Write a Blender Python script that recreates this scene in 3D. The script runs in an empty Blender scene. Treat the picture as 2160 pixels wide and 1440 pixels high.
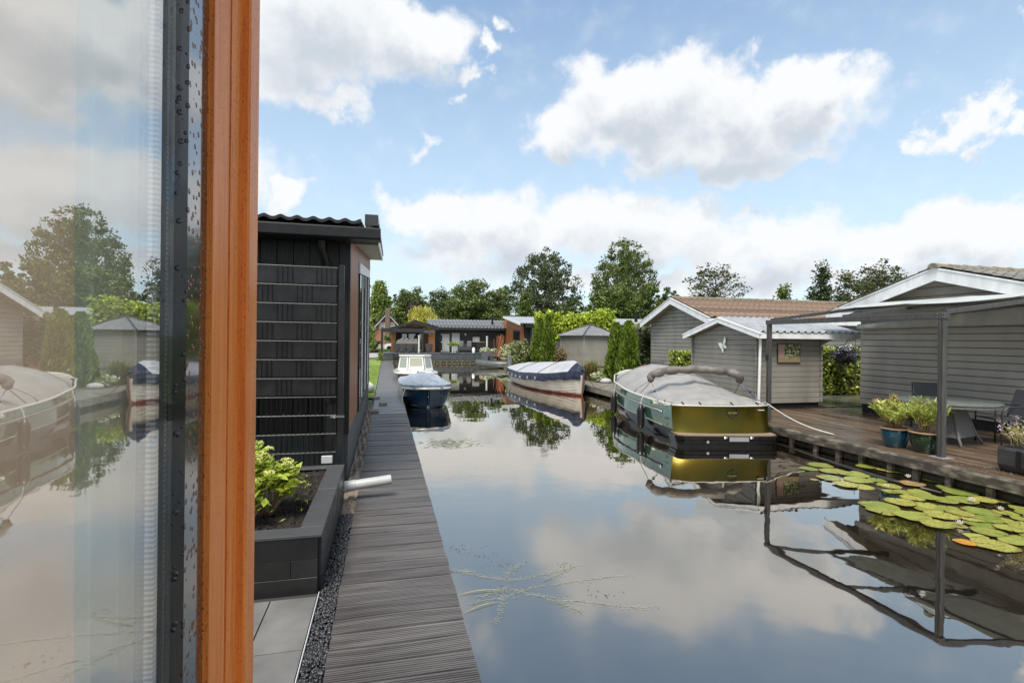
import bpy, math, random
import numpy as np
from mathutils import Vector, Matrix
PI = math.pi
rnd = random.Random(7)
nr = np.random.default_rng(11)
scn = bpy.context.scene
COL = scn.collection
rad = math.radians

# ---------------------------------------------------------------- camera
YAW, ROLL, EYE = rad(13.84), rad(0.6), 2.0
r0 = Vector((math.cos(YAW), -math.sin(YAW), 0)); fw = Vector((math.sin(YAW), math.cos(YAW), 0)); zz = Vector((0, 0, 1))
rt = r0 * math.cos(ROLL) + zz * math.sin(ROLL)
up = zz * math.cos(ROLL) - r0 * math.sin(ROLL)
cd = bpy.data.cameras.new('camera'); cam = bpy.data.objects.new('camera', cd); COL.objects.link(cam)
cd.sensor_width = 36; cd.lens = 18; cd.shift_y = -5.2 / 2160; cd.clip_start = .02; cd.clip_end = 2000
m = Matrix((rt, up, -fw)).transposed().to_4x4(); m.translation = (0, 0, EYE); cam.matrix_world = m
scn.camera = cam
# survey helpers: a measured sight line from the camera's standpoint, met with a real plane of the place
def ray(u, v): return fw + rt * ((u - 1080) / 1080) + up * ((714.8 - v) / 1080)
def on_z(u, v, z): d = ray(u, v); t = (z - EYE) / d.z; return Vector((d.x * t, d.y * t, z))
def on_x(u, v, x): d = ray(u, v); t = x / d.x; return Vector((x, d.y * t, EYE + d.z * t))
def on_y(u, v, y): d = ray(u, v); t = y / d.y; return Vector((d.x * t, y, EYE + d.z * t))
def on_d(u, v, D): d = ray(u, v); return Vector((d.x * D, d.y * D, EYE + d.z * D))

# ---------------------------------------------------------------- objects
def tag(o, label=None, cat=None, group=None, kind=None):
    if label: o['label'] = label
    if cat: o['category'] = cat
    if group: o['group'] = group
    if kind: o['kind'] = kind
    return o
def thing(name, label, cat, loc=(0, 0, 0), rz=0, group=None):
    o = bpy.data.objects.new(name, None); COL.objects.link(o)
    o.empty_display_size = .2; o.location = loc; o.rotation_euler = (0, 0, rz)
    return tag(o, label, cat, group)
def wloc(p):
    v = Vector((0, 0, 0))
    while p is not None: v = v + p.location; p = p.parent
    return v
def link_mesh(name, me, parent=None, loc=None):
    o = bpy.data.objects.new(name, me); COL.objects.link(o)
    if parent is not None: o.parent = parent
    if loc is not None: o.location = loc
    return o
def kids(o): return [c for c in bpy.data.objects if c.parent == o]
def copy_tree(o, parent=None, loc=None, rz=None, label=None, scale=None):
    c = o.copy(); COL.objects.link(c)
    if parent is not None: c.parent = parent
    if loc is not None: c.location = loc
    if rz is not None: c.rotation_euler = (0, 0, rz)
    if scale is not None: c.scale = (scale,) * 3
    if label: c['label'] = label
    for ch in kids(o): copy_tree(ch, c)
    return c

class MB:
    """collects polygons for one mesh object"""
    def __init__(s): s.v = []; s.f = []; s.mi = []; s.cm = 0
    def add(s, vs, fs):
        b = len(s.v); s.v.extend([tuple(p) for p in vs])
        for f in fs: s.f.append(tuple(b + i for i in f)); s.mi.append(s.cm)
        return s
    def mat(s, i): s.cm = i; return s
    def quad(s, a, b, c, d): return s.add([a, b, c, d], [(0, 1, 2, 3)])
    def poly(s, pts): return s.add(pts, [tuple(range(len(pts)))])
    def box(s, x0, x1, y0, y1, z0, z1):
        return s.add([(x, y, z) for z in (z0, z1) for y in (y0, y1) for x in (x0, x1)],
                     [(0, 2, 3, 1), (4, 5, 7, 6), (0, 1, 5, 4), (2, 6, 7, 3), (0, 4, 6, 2), (1, 3, 7, 5)])
    def bbox(s, x0, x1, y0, y1, z0, z1, b=.006):
        """box with chamfered edges"""
        vs = []; idx = {}
        X = (x0, x1); Y = (y0, y1); Z = (z0, z1)
        for i in (0, 1):
            for j in (0, 1):
                for k in (0, 1):
                    sx = b if i == 0 else -b; sy = b if j == 0 else -b; sz = b if k == 0 else -b
                    idx[i, j, k, 0] = len(vs); vs.append((X[i], Y[j] + sy, Z[k] + sz))
                    idx[i, j, k, 1] = len(vs); vs.append((X[i] + sx, Y[j], Z[k] + sz))
                    idx[i, j, k, 2] = len(vs); vs.append((X[i] + sx, Y[j] + sy, Z[k]))
        g = lambda i, j, k, a: idx[i, j, k, a]
        fs = []
        for i in (0, 1): q = [g(i, 0, 0, 0), g(i, 1, 0, 0), g(i, 1, 1, 0), g(i, 0, 1, 0)]; fs.append(q if i else q[::-1])
        for j in (0, 1): q = [g(0, j, 0, 1), g(0, j, 1, 1), g(1, j, 1, 1), g(1, j, 0, 1)]; fs.append(q if j else q[::-1])
        for k in (0, 1): q = [g(0, 0, k, 2), g(1, 0, k, 2), g(1, 1, k, 2), g(0, 1, k, 2)]; fs.append(q if k else q[::-1])
        for i in (0, 1):
            for j in (0, 1): fs.append([g(i, j, 0, 0), g(i, j, 0, 1), g(i, j, 1, 1), g(i, j, 1, 0)])
            for k in (0, 1): fs.append([g(i, 0, k, 0), g(i, 0, k, 2), g(i, 1, k, 2), g(i, 1, k, 0)])
        for j in (0, 1):
            for k in (0, 1): fs.append([g(0, j, k, 1), g(0, j, k, 2), g(1, j, k, 2), g(1, j, k, 1)])
        for i in (0, 1):
            for j in (0, 1):
                for k in (0, 1): fs.append([g(i, j, k, 0), g(i, j, k, 1), g(i, j, k, 2)])
        return s.add(vs, fs)
    def bar(s, p, q, w, h, upv=(0, 0, 1)):
        p, q = Vector(p), Vector(q); d = (q - p).normalized(); u = Vector(upv)
        if abs(d.dot(u)) > .98: u = Vector((0, 1, 0))
        a = d.cross(u).normalized() * w / 2; b = a.cross(d).normalized() * h / 2
        vs = [c + sa * a + sb * b for c in (p, q) for sa, sb in ((-1, -1), (1, -1), (1, 1), (-1, 1))]
        return s.add(vs, [(3, 2, 1, 0), (4, 5, 6, 7), (0, 1, 5, 4), (1, 2, 6, 5), (2, 3, 7, 6), (3, 0, 4, 7)])
    def tube(s, pts, r, n=8, caps=True):
        pts = [Vector(p) for p in pts]; rs = r if isinstance(r, (list, tuple)) else [r] * len(pts)
        rings = []; ref = None
        for i, p in enumerate(pts):
            d = (pts[min(i + 1, len(pts) - 1)] - pts[max(i - 1, 0)])
            d = d.normalized() if d.length > 1e-9 else Vector((0, 0, 1))
            if ref is None:
                ref = Vector((0, 0, 1)) if abs(d.z) < .9 else Vector((1, 0, 0))
            a = d.cross(ref)
            a = a.normalized() if a.length > 1e-6 else d.orthogonal().normalized()
            b = a.cross(d).normalized(); ref = b
            rings.append([p + (a * math.cos(2 * PI * k / n) + b * math.sin(2 * PI * k / n)) * rs[i] for k in range(n)])
        vs = [v for ring in rings for v in ring]; fs = []
        for i in range(len(pts) - 1):
            for k in range(n):
                k2 = (k + 1) % n; fs.append((i * n + k, i * n + k2, (i + 1) * n + k2, (i + 1) * n + k))
        if caps: fs.append(tuple(range(n))[::-1]); fs.append(tuple((len(pts) - 1) * n + k for k in range(n)))
        return s.add(vs, fs)
    def lathe(s, prof, c=(0, 0, 0), n=28):
        """prof: (r, z) list"""
        vs = [(c[0] + r * math.cos(2 * PI * k / n), c[1] + r * math.sin(2 * PI * k / n), c[2] + z) for r, z in prof for k in range(n)]
        fs = [(i * n + k, i * n + (k + 1) % n, (i + 1) * n + (k + 1) % n, (i + 1) * n + k) for i in range(len(prof) - 1) for k in range(n)]
        return s.add(vs, fs)
    def prism(s, poly, off):
        """polygon (3d points) extruded by a vector"""
        n = len(poly); off = Vector(off); P = [Vector(p) for p in poly]
        return s.add(P + [p + off for p in P], [tuple(range(n))[::-1], tuple(range(n, 2 * n))] + [(i, (i + 1) % n, n + (i + 1) % n, n + i) for i in range(n)])
    def grid(s, fn, nu, nv):
        vs = [fn(i / nu, j / nv) for j in range(nv + 1) for i in range(nu + 1)]; w = nu + 1
        return s.add(vs, [(j * w + i, j * w + i + 1, (j + 1) * w + i + 1, (j + 1) * w + i) for j in range(nv) for i in range(nu)])
    def ball(s, c, r, n=10, sq=(1, 1, 1)):
        prof = [(math.sin(PI * i / n), -math.cos(PI * i / n)) for i in range(n + 1)]
        c = Vector(c); vs = []; k2 = n
        for a, z in prof:
            for k in range(k2): vs.append((c.x + r * sq[0] * a * math.cos(2 * PI * k / k2), c.y + r * sq[1] * a * math.sin(2 * PI * k / k2), c.z + r * sq[2] * z))
        return s.add(vs, [(i * k2 + k, i * k2 + (k + 1) % k2, (i + 1) * k2 + (k + 1) % k2, (i + 1) * k2 + k) for i in range(n) for k in range(k2)])
    def build(s, name, mats, parent=None, world=True, smooth=False, loc=None):
        off = wloc(parent) if (parent is not None and world) else Vector((0, 0, 0))
        if parent is None and loc is not None: off = Vector(loc)
        me = bpy.data.meshes.new(name)
        me.from_pydata([(x - off.x, y - off.y, z - off.z) for x, y, z in s.v], [], s.f)
        if not isinstance(mats, (list, tuple)): mats = [mats]
        for mm in mats: me.materials.append(mm)
        if len(mats) > 1: me.polygons.foreach_set('material_index', s.mi)
        if smooth is True: me.polygons.foreach_set('use_smooth', [True] * len(s.f))
        me.update()
        if smooth == 'auto':
            me.polygons.foreach_set('use_smooth', [True] * len(s.f))
            me.set_sharp_from_angle(angle=rad(35))
        return link_mesh(name, me, parent, Vector(loc) if (parent is None and loc is not None) else None)

def np_mesh(name, V, F, mat, parent=None, smooth=False, world=True):
    """V (n,3), F (m,4) arrays"""
    if parent is not None and world: V = V - np.array(wloc(parent))
    me = bpy.data.meshes.new(name)
    me.vertices.add(len(V)); me.vertices.foreach_set('co', np.asarray(V, np.float32).ravel())
    k = F.shape[1]
    me.loops.add(F.size); me.loops.foreach_set('vertex_index', F.astype(np.int32).ravel())
    me.polygons.add(len(F)); me.polygons.foreach_set('loop_start', np.arange(0, F.size, k, dtype=np.int32))
    me.polygons.foreach_set('loop_total', np.full(len(F), k, np.int32))
    me.update(calc_edges=True)
    if smooth: me.polygons.foreach_set('use_smooth', [True] * len(F))
    me.materials.append(mat); me.validate()
    return link_mesh(name, me, parent)

def leaf_arrays(C, size, aspect=.5, up_bias=.5, dirs=None, jitter=.35, fold=.0):
    """one pointed leaf (rhombus) per centre"""
    n = len(C)
    L = size * (1 + jitter * nr.uniform(-1, 1, n))
    if dirs is None:
        d = nr.normal(size=(n, 3)); d[:, 2] *= .6
    else: d = dirs + nr.normal(size=(n, 3)) * .35
    if up_bias >= 1: d[:, 2] = 0
    d /= np.linalg.norm(d, axis=1, keepdims=True)
    nm = nr.normal(size=(n, 3)) * (1 - up_bias); nm[:, 2] += up_bias
    w = np.cross(d, nm); w /= (np.linalg.norm(w, axis=1, keepdims=True) + 1e-9)
    a = d * (L / 2)[:, None]; b = w * (L * aspect / 2)[:, None]
    V = np.stack([C - a, C + b - a * .1, C + a, C - b - a * .1], 1).reshape(-1, 3)
    F = np.arange(n * 4).reshape(n, 4)
    return V, F
def cat_arrays(lst):
    V = []; Fs = []; o = 0
    for v, f in lst: V.append(v); Fs.append(f + o); o += len(v)
    return np.concatenate(V), np.concatenate(Fs)

# ---------------------------------------------------------------- materials
MATS = {}
def nodes_of(name):
    mt = bpy.data.materials.new(name); mt.use_nodes = True
    nt = mt.node_tree; nt.nodes.clear(); MATS[name] = mt
    return mt, nt
def N(nt, typ, **kw):
    n = nt.nodes.new(typ)
    for k, v in kw.items():
        if k.startswith('i_'):
            key = k[2:]; key = int(key) if key.isdigit() else key.replace('_', ' ')
            n.inputs[key].default_value = v
        else: setattr(n, k, v)
    return n
def L(nt, a, b): nt.links.new(a, b)
def c4(c): return (c[0], c[1], c[2], 1)
def M(name, c, c2=None, sc=4., rough=.6, bump=0., bsc=60., stretch=(1, 1, 1), metal=0., coat=0., spec=.5,
      island=0., transl=0., r2=None, dist=.004, contrast=(.35, .65), alpha=1., detail=5., bstretch=None, droplets=0, ddist=.0016, glossy_tint=None, world=False):
    mt, nt = nodes_of(name)
    out = N(nt, 'ShaderNodeOutputMaterial'); p = N(nt, 'ShaderNodeBsdfPrincipled')
    p.inputs['Roughness'].default_value = rough; p.inputs['Metallic'].default_value = metal
    p.inputs['Coat Weight'].default_value = coat; p.inputs['Coat Roughness'].default_value = .05
    p.inputs['Specular IOR Level'].default_value = spec
    p.inputs['Alpha'].default_value = alpha
    tc = N(nt, 'ShaderNodeTexCoord'); mp = N(nt, 'ShaderNodeMapping'); mp.inputs['Scale'].default_value = stretch
    if world:
        ge = N(nt, 'ShaderNodeNewGeometry'); L(nt, ge.outputs['Position'], mp.inputs['Vector'])
    else: L(nt, tc.outputs['Object'], mp.inputs['Vector'])
    col = None
    if c2 is not None:
        nz = N(nt, 'ShaderNodeTexNoise'); nz.inputs['Scale'].default_value = sc; nz.inputs['Detail'].default_value = detail
        L(nt, mp.outputs[0], nz.inputs['Vector'])
        mr = N(nt, 'ShaderNodeMapRange'); mr.inputs[1].default_value = contrast[0]; mr.inputs[2].default_value = contrast[1]
        L(nt, nz.outputs[0], mr.inputs[0])
        mx = N(nt, 'ShaderNodeMix', data_type='RGBA'); mx.inputs[6].default_value = c4(c); mx.inputs[7].default_value = c4(c2)
        L(nt, mr.outputs[0], mx.inputs[0]); col = mx.outputs[2]
        if r2 is not None:
            m2 = N(nt, 'ShaderNodeMapRange'); m2.inputs[3].default_value = rough; m2.inputs[4].default_value = r2
            L(nt, mr.outputs[0], m2.inputs[0]); L(nt, m2.outputs[0], p.inputs['Roughness'])
    if island > 0:
        ge = N(nt, 'ShaderNodeNewGeometry'); mr = N(nt, 'ShaderNodeMapRange')
        mr.inputs[3].default_value = 1 - island; mr.inputs[4].default_value = 1 + island
        L(nt, ge.outputs['Random Per Island'], mr.inputs[0])
        mx = N(nt, 'ShaderNodeMix', data_type='RGBA', blend_type='MULTIPLY'); mx.inputs[0].default_value = 1
        if col is None: mx.inputs[6].default_value = c4(c)
        else: L(nt, col, mx.inputs[6])
        L(nt, mr.outputs[0], mx.inputs[7]); col = mx.outputs[2]
    if col is None: p.inputs['Base Color'].default_value = c4(c)
    else: L(nt, col, p.inputs['Base Color'])
    last = None
    if bump > 0:
        mp2 = N(nt, 'ShaderNodeMapping'); mp2.inputs['Scale'].default_value = bstretch or stretch
        L(nt, tc.outputs['Object'], mp2.inputs['Vector'])
        nb = N(nt, 'ShaderNodeTexNoise'); nb.inputs['Scale'].default_value = bsc; nb.inputs['Detail'].default_value = 4
        L(nt, mp2.outputs[0], nb.inputs['Vector'])
        bp = N(nt, 'ShaderNodeBump'); bp.inputs['Strength'].default_value = bump; bp.inputs['Distance'].default_value = dist
        L(nt, nb.outputs[0], bp.inputs['Height']); last = bp
    if droplets:
        vo = N(nt, 'ShaderNodeTexVoronoi'); vo.inputs['Scale'].default_value = droplets; L(nt, tc.outputs['Object'], vo.inputs['Vector'])
        sp = N(nt, 'ShaderNodeSeparateColor'); L(nt, vo.outputs['Color'], sp.inputs[0])
        ra = N(nt, 'ShaderNodeMapRange'); ra.inputs[3].default_value = .04; ra.inputs[4].default_value = .42; L(nt, sp.outputs[0], ra.inputs[0])
        dv = N(nt, 'ShaderNodeMath', operation='DIVIDE'); L(nt, vo.outputs['Distance'], dv.inputs[0]); L(nt, ra.outputs[0], dv.inputs[1])
        pw = N(nt, 'ShaderNodeMath', operation='POWER'); L(nt, dv.outputs[0], pw.inputs[0]); pw.inputs[1].default_value = 2
        s1 = N(nt, 'ShaderNodeMath', operation='SUBTRACT', use_clamp=True); s1.inputs[0].default_value = 1; L(nt, pw.outputs[0], s1.inputs[1])
        sq = N(nt, 'ShaderNodeMath', operation='POWER'); L(nt, s1.outputs[0], sq.inputs[0]); sq.inputs[1].default_value = .6
        b2 = N(nt, 'ShaderNodeBump'); b2.inputs['Strength'].default_value = 1; b2.inputs['Distance'].default_value = ddist
        L(nt, sq.outputs[0], b2.inputs['Height'])
        if last: L(nt, last.outputs[0], b2.inputs['Normal'])
        last = b2
    if last:
        L(nt, last.outputs[0], p.inputs['Normal'])
        if droplets: L(nt, last.outputs[0], p.inputs['Coat Normal'])
    sh = p.outputs[0]
    if transl > 0:
        tr = N(nt, 'ShaderNodeBsdfTranslucent'); mxs = N(nt, 'ShaderNodeMixShader'); mxs.inputs[0].default_value = transl
        if col is None: tr.inputs[0].default_value = c4(c)
        else: L(nt, col, tr.inputs[0])
        L(nt, sh, mxs.inputs[1]); L(nt, tr.outputs[0], mxs.inputs[2]); sh = mxs.outputs[0]
    L(nt, sh, out.inputs[0])
    return mt

def glass_mat(name, refl=.5, tint=(.9, .93, .92), base=None):
    mt, nt = nodes_of(name)
    out = N(nt, 'ShaderNodeOutputMaterial'); g = N(nt, 'ShaderNodeBsdfGlossy'); g.inputs['Roughness'].default_value = .004
    g.inputs['Color'].default_value = (.95, .96, .97, 1)
    t = N(nt, 'ShaderNodeBsdfTransparent') if base is None else N(nt, 'ShaderNodeBsdfDiffuse')
    t.inputs[0].default_value = c4(tint if base is None else base)
    ge = N(nt, 'ShaderNodeNewGeometry'); dt = N(nt, 'ShaderNodeVectorMath', operation='DOT_PRODUCT'); L(nt, ge.outputs['Incoming'], dt.inputs[0]); L(nt, ge.outputs['Normal'], dt.inputs[1])
    cs = mth(nt, 'SUBTRACT', 1., mth(nt, 'ABSOLUTE', dt.outputs['Value'])); pw5 = mth(nt, 'POWER', cs, 4.)
    fac = mth(nt, 'MULTIPLY_ADD', pw5, 1 - refl, refl, clamp=True)
    mx = N(nt, 'ShaderNodeMixShader'); L(nt, fac, mx.inputs[0]); L(nt, t.outputs[0], mx.inputs[1]); L(nt, g.outputs[0], mx.inputs[2])
    L(nt, mx.outputs[0], out.inputs[0])
    return mt

# ---------------------------------------------------------------- world and light
TOSUN = Vector((-.26, -.42, .87)).normalized()
el = math.asin(TOSUN.z); saz = math.atan2(TOSUN.x, TOSUN.y)
world = bpy.data.worlds.new('World'); scn.world = world; world.use_nodes = True
wt = world.node_tree; wt.nodes.clear()
def mth(nt, op, a, b=None, c=None, clamp=False):
    n = N(nt, 'ShaderNodeMath', operation=op, use_clamp=clamp)
    for i, x in enumerate((a, b, c)):
        if x is None: continue
        if isinstance(x, (int, float)): n.inputs[i].default_value = x
        else: L(nt, x, n.inputs[i])
    return n.outputs[0]
def azel(u, v):
    d = ray(u, v).normalized(); return math.atan2(d.x, d.y), math.asin(d.z)
# cumulus masses of this sky: centre, half width, half height, weight (survey pixels turned into azimuth and elevation)
CLOUDS = [(690, 60, 300, 150, 1.15), (560, 160, 150, 90, .8), (860, 60, 150, 100, 1.), (690, 205, 110, 45, .7), (1025, 105, 60, 42, .85), (1075, 38, 30, 26, .5),
          (1500, 280, 420, 95, 1.15), (1360, 205, 200, 100, 1.15), (1210, 275, 140, 65, 1.), (1545, 215, 160, 90, .9), (1720, 190, 200, 125, 1.15), (1790, 130, 120, 70, .9), (1660, 120, 80, 50, .7), (1560, 345, 220, 40, .8),
          (900, 445, 140, 65, 1.), (1080, 480, 190, 95, 1.1), (1330, 475, 240, 100, 1.1), (1600, 505, 250, 85, 1.0), (1870, 490, 210, 75, 1.0), (2090, 490, 220, 90, 1.1), (1550, 590, 760, 48, .75), (1000, 560, 260, 60, .42),
          (2020, 265, 75, 45, .85), (2085, 295, 60, 35, .8), (2130, 60, 85, 75, 1.), (905, 315, 38, 30, .45), (590, 430, 85, 45, .9), (300, 330, 400, 120, .9), (980, 178, 30, 22, .45)]
g = bpy.data.node_groups.new('cloud_density', 'ShaderNodeTree')
g.interface.new_socket('Vector', in_out='INPUT', socket_type='NodeSocketVector')
g.interface.new_socket('Density', in_out='OUTPUT', socket_type='NodeSocketFloat')
gi = g.nodes.new('NodeGroupInput'); go = g.nodes.new('NodeGroupOutput')
sx = N(g, 'ShaderNodeSeparateXYZ'); L(g, gi.outputs[0], sx.inputs[0])
AZ = mth(g, 'ARCTAN2', sx.outputs[0], sx.outputs[1]); EL = mth(g, 'ARCSINE', sx.outputs[2])
# edges broken up by warping the angles
nzw = N(g, 'ShaderNodeTexNoise'); nzw.inputs['Scale'].default_value = 9; nzw.inputs['Detail'].default_value = 9; nzw.inputs['Roughness'].default_value = .58
L(g, gi.outputs[0], nzw.inputs['Vector'])
sc_ = N(g, 'ShaderNodeSeparateColor'); L(g, nzw.outputs['Color'], sc_.inputs[0])
AZ = mth(g, 'ADD', AZ, mth(g, 'MULTIPLY', mth(g, 'SUBTRACT', sc_.outputs[0], .5), .30))
EL = mth(g, 'ADD', EL, mth(g, 'MULTIPLY', mth(g, 'SUBTRACT', sc_.outputs[1], .5), .20))
dens = None
for (u, v, ru, rv, w) in CLOUDS:
    a0, e0 = azel(u, v); ra = abs(azel(u + ru, v)[0] - azel(u - ru, v)[0]) / 2; re = abs(azel(u, v - rv)[1] - azel(u, v + rv)[1]) / 2
    da = mth(g, 'DIVIDE', mth(g, 'SUBTRACT', AZ, a0), ra); de = mth(g, 'DIVIDE', mth(g, 'SUBTRACT', EL, e0), re)
    r2_ = mth(g, 'MULTIPLY_ADD', da, da, mth(g, 'MULTIPLY', de, de))
    b = mth(g, 'MULTIPLY', mth(g, 'SUBTRACT', .98, mth(g, 'SQRT', r2_)), w)
    dens = b if dens is None else mth(g, 'SMOOTH_MAX', dens, b, .12)
# clouds in the rest of the sky
n3 = N(g, 'ShaderNodeTexNoise'); n3.inputs['Scale'].default_value = 2.6; n3.inputs['Detail'].default_value = 8
mpg = N(g, 'ShaderNodeMapping'); mpg.inputs['Scale'].default_value = (1, 1, 2.2); L(g, gi.outputs[0], mpg.inputs[0]); L(g, mpg.outputs[0], n3.inputs['Vector'])
dv_ = N(g, 'ShaderNodeVectorMath', operation='DOT_PRODUCT'); L(g, gi.outputs[0], dv_.inputs[0]); dv_.inputs[1].default_value = ray(1080, 400).normalized()
far_ = N(g, 'ShaderNodeMapRange'); far_.inputs[1].default_value = .70; far_.inputs[2].default_value = .5; L(g, dv_.outputs['Value'], far_.inputs[0])
rest = mth(g, 'MULTIPLY', mth(g, 'MULTIPLY', mth(g, 'SUBTRACT', n3.outputs[0], .44), 5.), far_.outputs[0])
dens = mth(g, 'MAXIMUM', dens, rest)
nz2 = N(g, 'ShaderNodeTexNoise'); nz2.inputs['Scale'].default_value = 24; nz2.inputs['Detail'].default_value = 6; L(g, gi.outputs[0], nz2.inputs['Vector'])
dens = mth(g, 'ADD', dens, mth(g, 'MULTIPLY', mth(g, 'SUBTRACT', nz2.outputs[0], .5), .42))
L(g, dens, go.inputs[0])
tcw = N(wt, 'ShaderNodeTexCoord')
def grp(vec):
    n = N(wt, 'ShaderNodeGroup'); n.node_tree = g; L(wt, vec, n.inputs[0]); return n.outputs[0]
D0 = grp(tcw.outputs['Generated'])
ad = N(wt, 'ShaderNodeVectorMath', operation='ADD'); ad.inputs[1].default_value = (TOSUN.x * .03, TOSUN.y * .02, .062); L(wt, tcw.outputs['Generated'], ad.inputs[0])
nmz = N(wt, 'ShaderNodeVectorMath', operation='NORMALIZE'); L(wt, ad.outputs[0], nmz.inputs[0])
D1 = grp(nmz.outputs[0])
cov = N(wt, 'ShaderNodeMapRange', interpolation_type='SMOOTHSTEP'); cov.inputs[1].default_value = -.04; cov.inputs[2].default_value = .46; L(wt, D0, cov.inputs[0])
thick = mth(wt, 'ADD', mth(wt, 'MULTIPLY', D1, .9), mth(wt, 'MULTIPLY', D0, .1))
shd = N(wt, 'ShaderNodeMapRange', interpolation_type='SMOOTHSTEP'); shd.inputs[1].default_value = .1; shd.inputs[2].default_value = 1.0; L(wt, thick, shd.inputs[0])
ccol = N(wt, 'ShaderNodeMix', data_type='RGBA'); L(wt, shd.outputs[0], ccol.inputs[0])
CW, CG = (7.6, 7.75, 7.9), (4.9, 5.4, 5.95)
ccol.inputs[6].default_value = c4(CW); ccol.inputs[7].default_value = c4(CG)
sky = N(wt, 'ShaderNodeTexSky', sky_type='NISHITA'); sky.sun_disc = False; sky.sun_elevation = el; sky.sun_rotation = saz
sky.air_density = 1.0; sky.dust_density = 1.2; sky.ozone_density = 1.4; sky.altitude = 0
skm = N(wt, 'ShaderNodeMix', data_type='RGBA', blend_type='MULTIPLY'); skm.inputs[0].default_value = 1; L(wt, sky.outputs[0], skm.inputs[6]); skm.inputs[7].default_value = (1.62, 1.84, 1.80, 1)
# thin high veil, thicker low down
sz = N(wt, 'ShaderNodeSeparateXYZ'); L(wt, tcw.outputs['Generated'], sz.inputs[0])
veil = N(wt, 'ShaderNodeMapRange'); veil.inputs[1].default_value = 0; veil.inputs[2].default_value = .55; veil.inputs[3].default_value = .85; veil.inputs[4].default_value = .17; L(wt, sz.outputs[2], veil.inputs[0])
vm = N(wt, 'ShaderNodeMix', data_type='RGBA'); L(wt, veil.outputs[0], vm.inputs[0]); L(wt, skm.outputs[2], vm.inputs[6]); vm.inputs[7].default_value = (6.1, 7.0, 7.7, 1)
mixc = N(wt, 'ShaderNodeMix', data_type='RGBA'); L(wt, cov.outputs[0], mixc.inputs[0]); L(wt, vm.outputs[2], mixc.inputs[6]); L(wt, ccol.outputs[2], mixc.inputs[7])
bg = N(wt, 'ShaderNodeBackground'); bg.inputs[1].default_value = .1; L(wt, mixc.outputs[2], bg.inputs[0])
wo = N(wt, 'ShaderNodeOutputWorld'); L(wt, bg.outputs[0], wo.inputs[0])
sl = bpy.data.lights.new('sun', 'SUN'); sl.energy = 4.0; sl.angle = rad(25); sl.color = (1, .95, .87)
so = bpy.data.objects.new('sun', sl); COL.objects.link(so); so.rotation_euler = TOSUN.to_track_quat('Z', 'Y').to_euler(); so.location = (0, 0, 30)
scn.view_settings.view_transform = 'Standard'; scn.view_settings.look = 'None'; scn.view_settings.exposure = .35; scn.view_settings.gamma = 1
scn.cycles.max_bounces = 8; scn.cycles.transparent_max_bounces = 12; scn.cycles.sample_clamp_indirect = 6
try: scn.cycles.use_denoising = True
except Exception: pass
try:
    world.cycles.sampling_method = 'MANUAL'; world.cycles.sample_map_resolution = 256
except Exception: pass
# ================================================================ materials
m_ground = M('grassy_earth', (.055, .075, .025), (.10, .12, .04), sc=2.5, rough=.9, bump=.5, bsc=30)
m_black_wood = M('black_stained_wood', (.008, .008, .009), (.018, .018, .019), sc=3, rough=.55, bump=.35, bsc=30, stretch=(20, 20, 1.5), dist=.003, spec=.35, r2=.4)
m_black_pvc = M('black_pvc', (.012, .012, .013), (.02, .02, .021), sc=6, rough=.38, spec=.4, bump=.1, bsc=8, dist=.002)
m_black_gloss = M('black_gloss_paint', (.014, .014, .015), rough=.14, spec=.6, droplets=130, coat=1.)
m_black_rubber = M('black_rubber', (.008, .008, .008), rough=.5, spec=.3)
m_orange = M('orange_stained_wood', (.78, .25, .045), (.64, .175, .028), sc=5, rough=.42, bump=.45, bsc=26, stretch=(26, 26, 1.3), dist=.0016, spec=.3, droplets=260, ddist=.0009, coat=.12)
m_orange_far = M('orange_cladding', (.36, .145, .05), (.28, .10, .03), sc=6, rough=.5, island=.12)
m_brown_wood = M('red_brown_panel_wood', (.20, .075, .035), (.11, .042, .024), sc=3, rough=.4, bump=.25, bsc=12, stretch=(5, 5, .5), spec=.5, r2=.25)
m_anthracite = M('anthracite_board', (.045, .050, .055), (.032, .036, .040), sc=5, rough=.5, bump=.1, bsc=30)
m_found = M('grey_foundation', (.095, .098, .10), (.065, .068, .07), sc=4, rough=.7, bump=.3, bsc=25, dist=.003)
m_white = M('white_trim', (.76, .77, .78), (.52, .53, .51), sc=5, rough=.35, spec=.4, contrast=(.45, .85), stretch=(1, 1, .4), detail=9)
m_soffit = M('cream_soffit', (.48, .45, .38), (.36, .37, .29), sc=2, rough=.55)
m_tile_dark = M('anthracite_roof_tile', (.040, .042, .046), (.026, .027, .03), sc=4, rough=.35, spec=.5, bump=.15, bsc=40)
m_dark_glass = glass_mat('dark_window_glass', .22, base=(.012, .014, .015))
m_stone = M('black_basalt', (.022, .022, .023), (.035, .035, .036), sc=6, rough=.5, bump=.25, bsc=80, dist=.002, r2=.36)
m_stone_top = M('basalt_coping', (.055, .056, .058), (.045, .046, .047), sc=9, rough=.55, bump=.2, bsc=140, dist=.001)
m_soil = M('wet_potting_soil', (.012, .009, .007), (.028, .02, .015), sc=28, rough=.9, bump=1, bsc=45, dist=.02)
m_tile = M('grey_terrace_tile', (.115, .113, .108), (.20, .197, .19), sc=3.2, rough=.42, spec=.5, bump=.12, bsc=60, dist=.001, detail=9, r2=.3)
m_grout = M('dark_joint', (.03, .03, .03), rough=.9)
m_gravel = M('black_gravel', (.012, .012, .014), (.055, .055, .058), sc=40, rough=.35, island=.5, spec=.6)
m_sand = M('wet_sand', (.24, .19, .14), (.15, .115, .08), sc=9, rough=.85, bump=.7, bsc=70, dist=.006)
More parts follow.
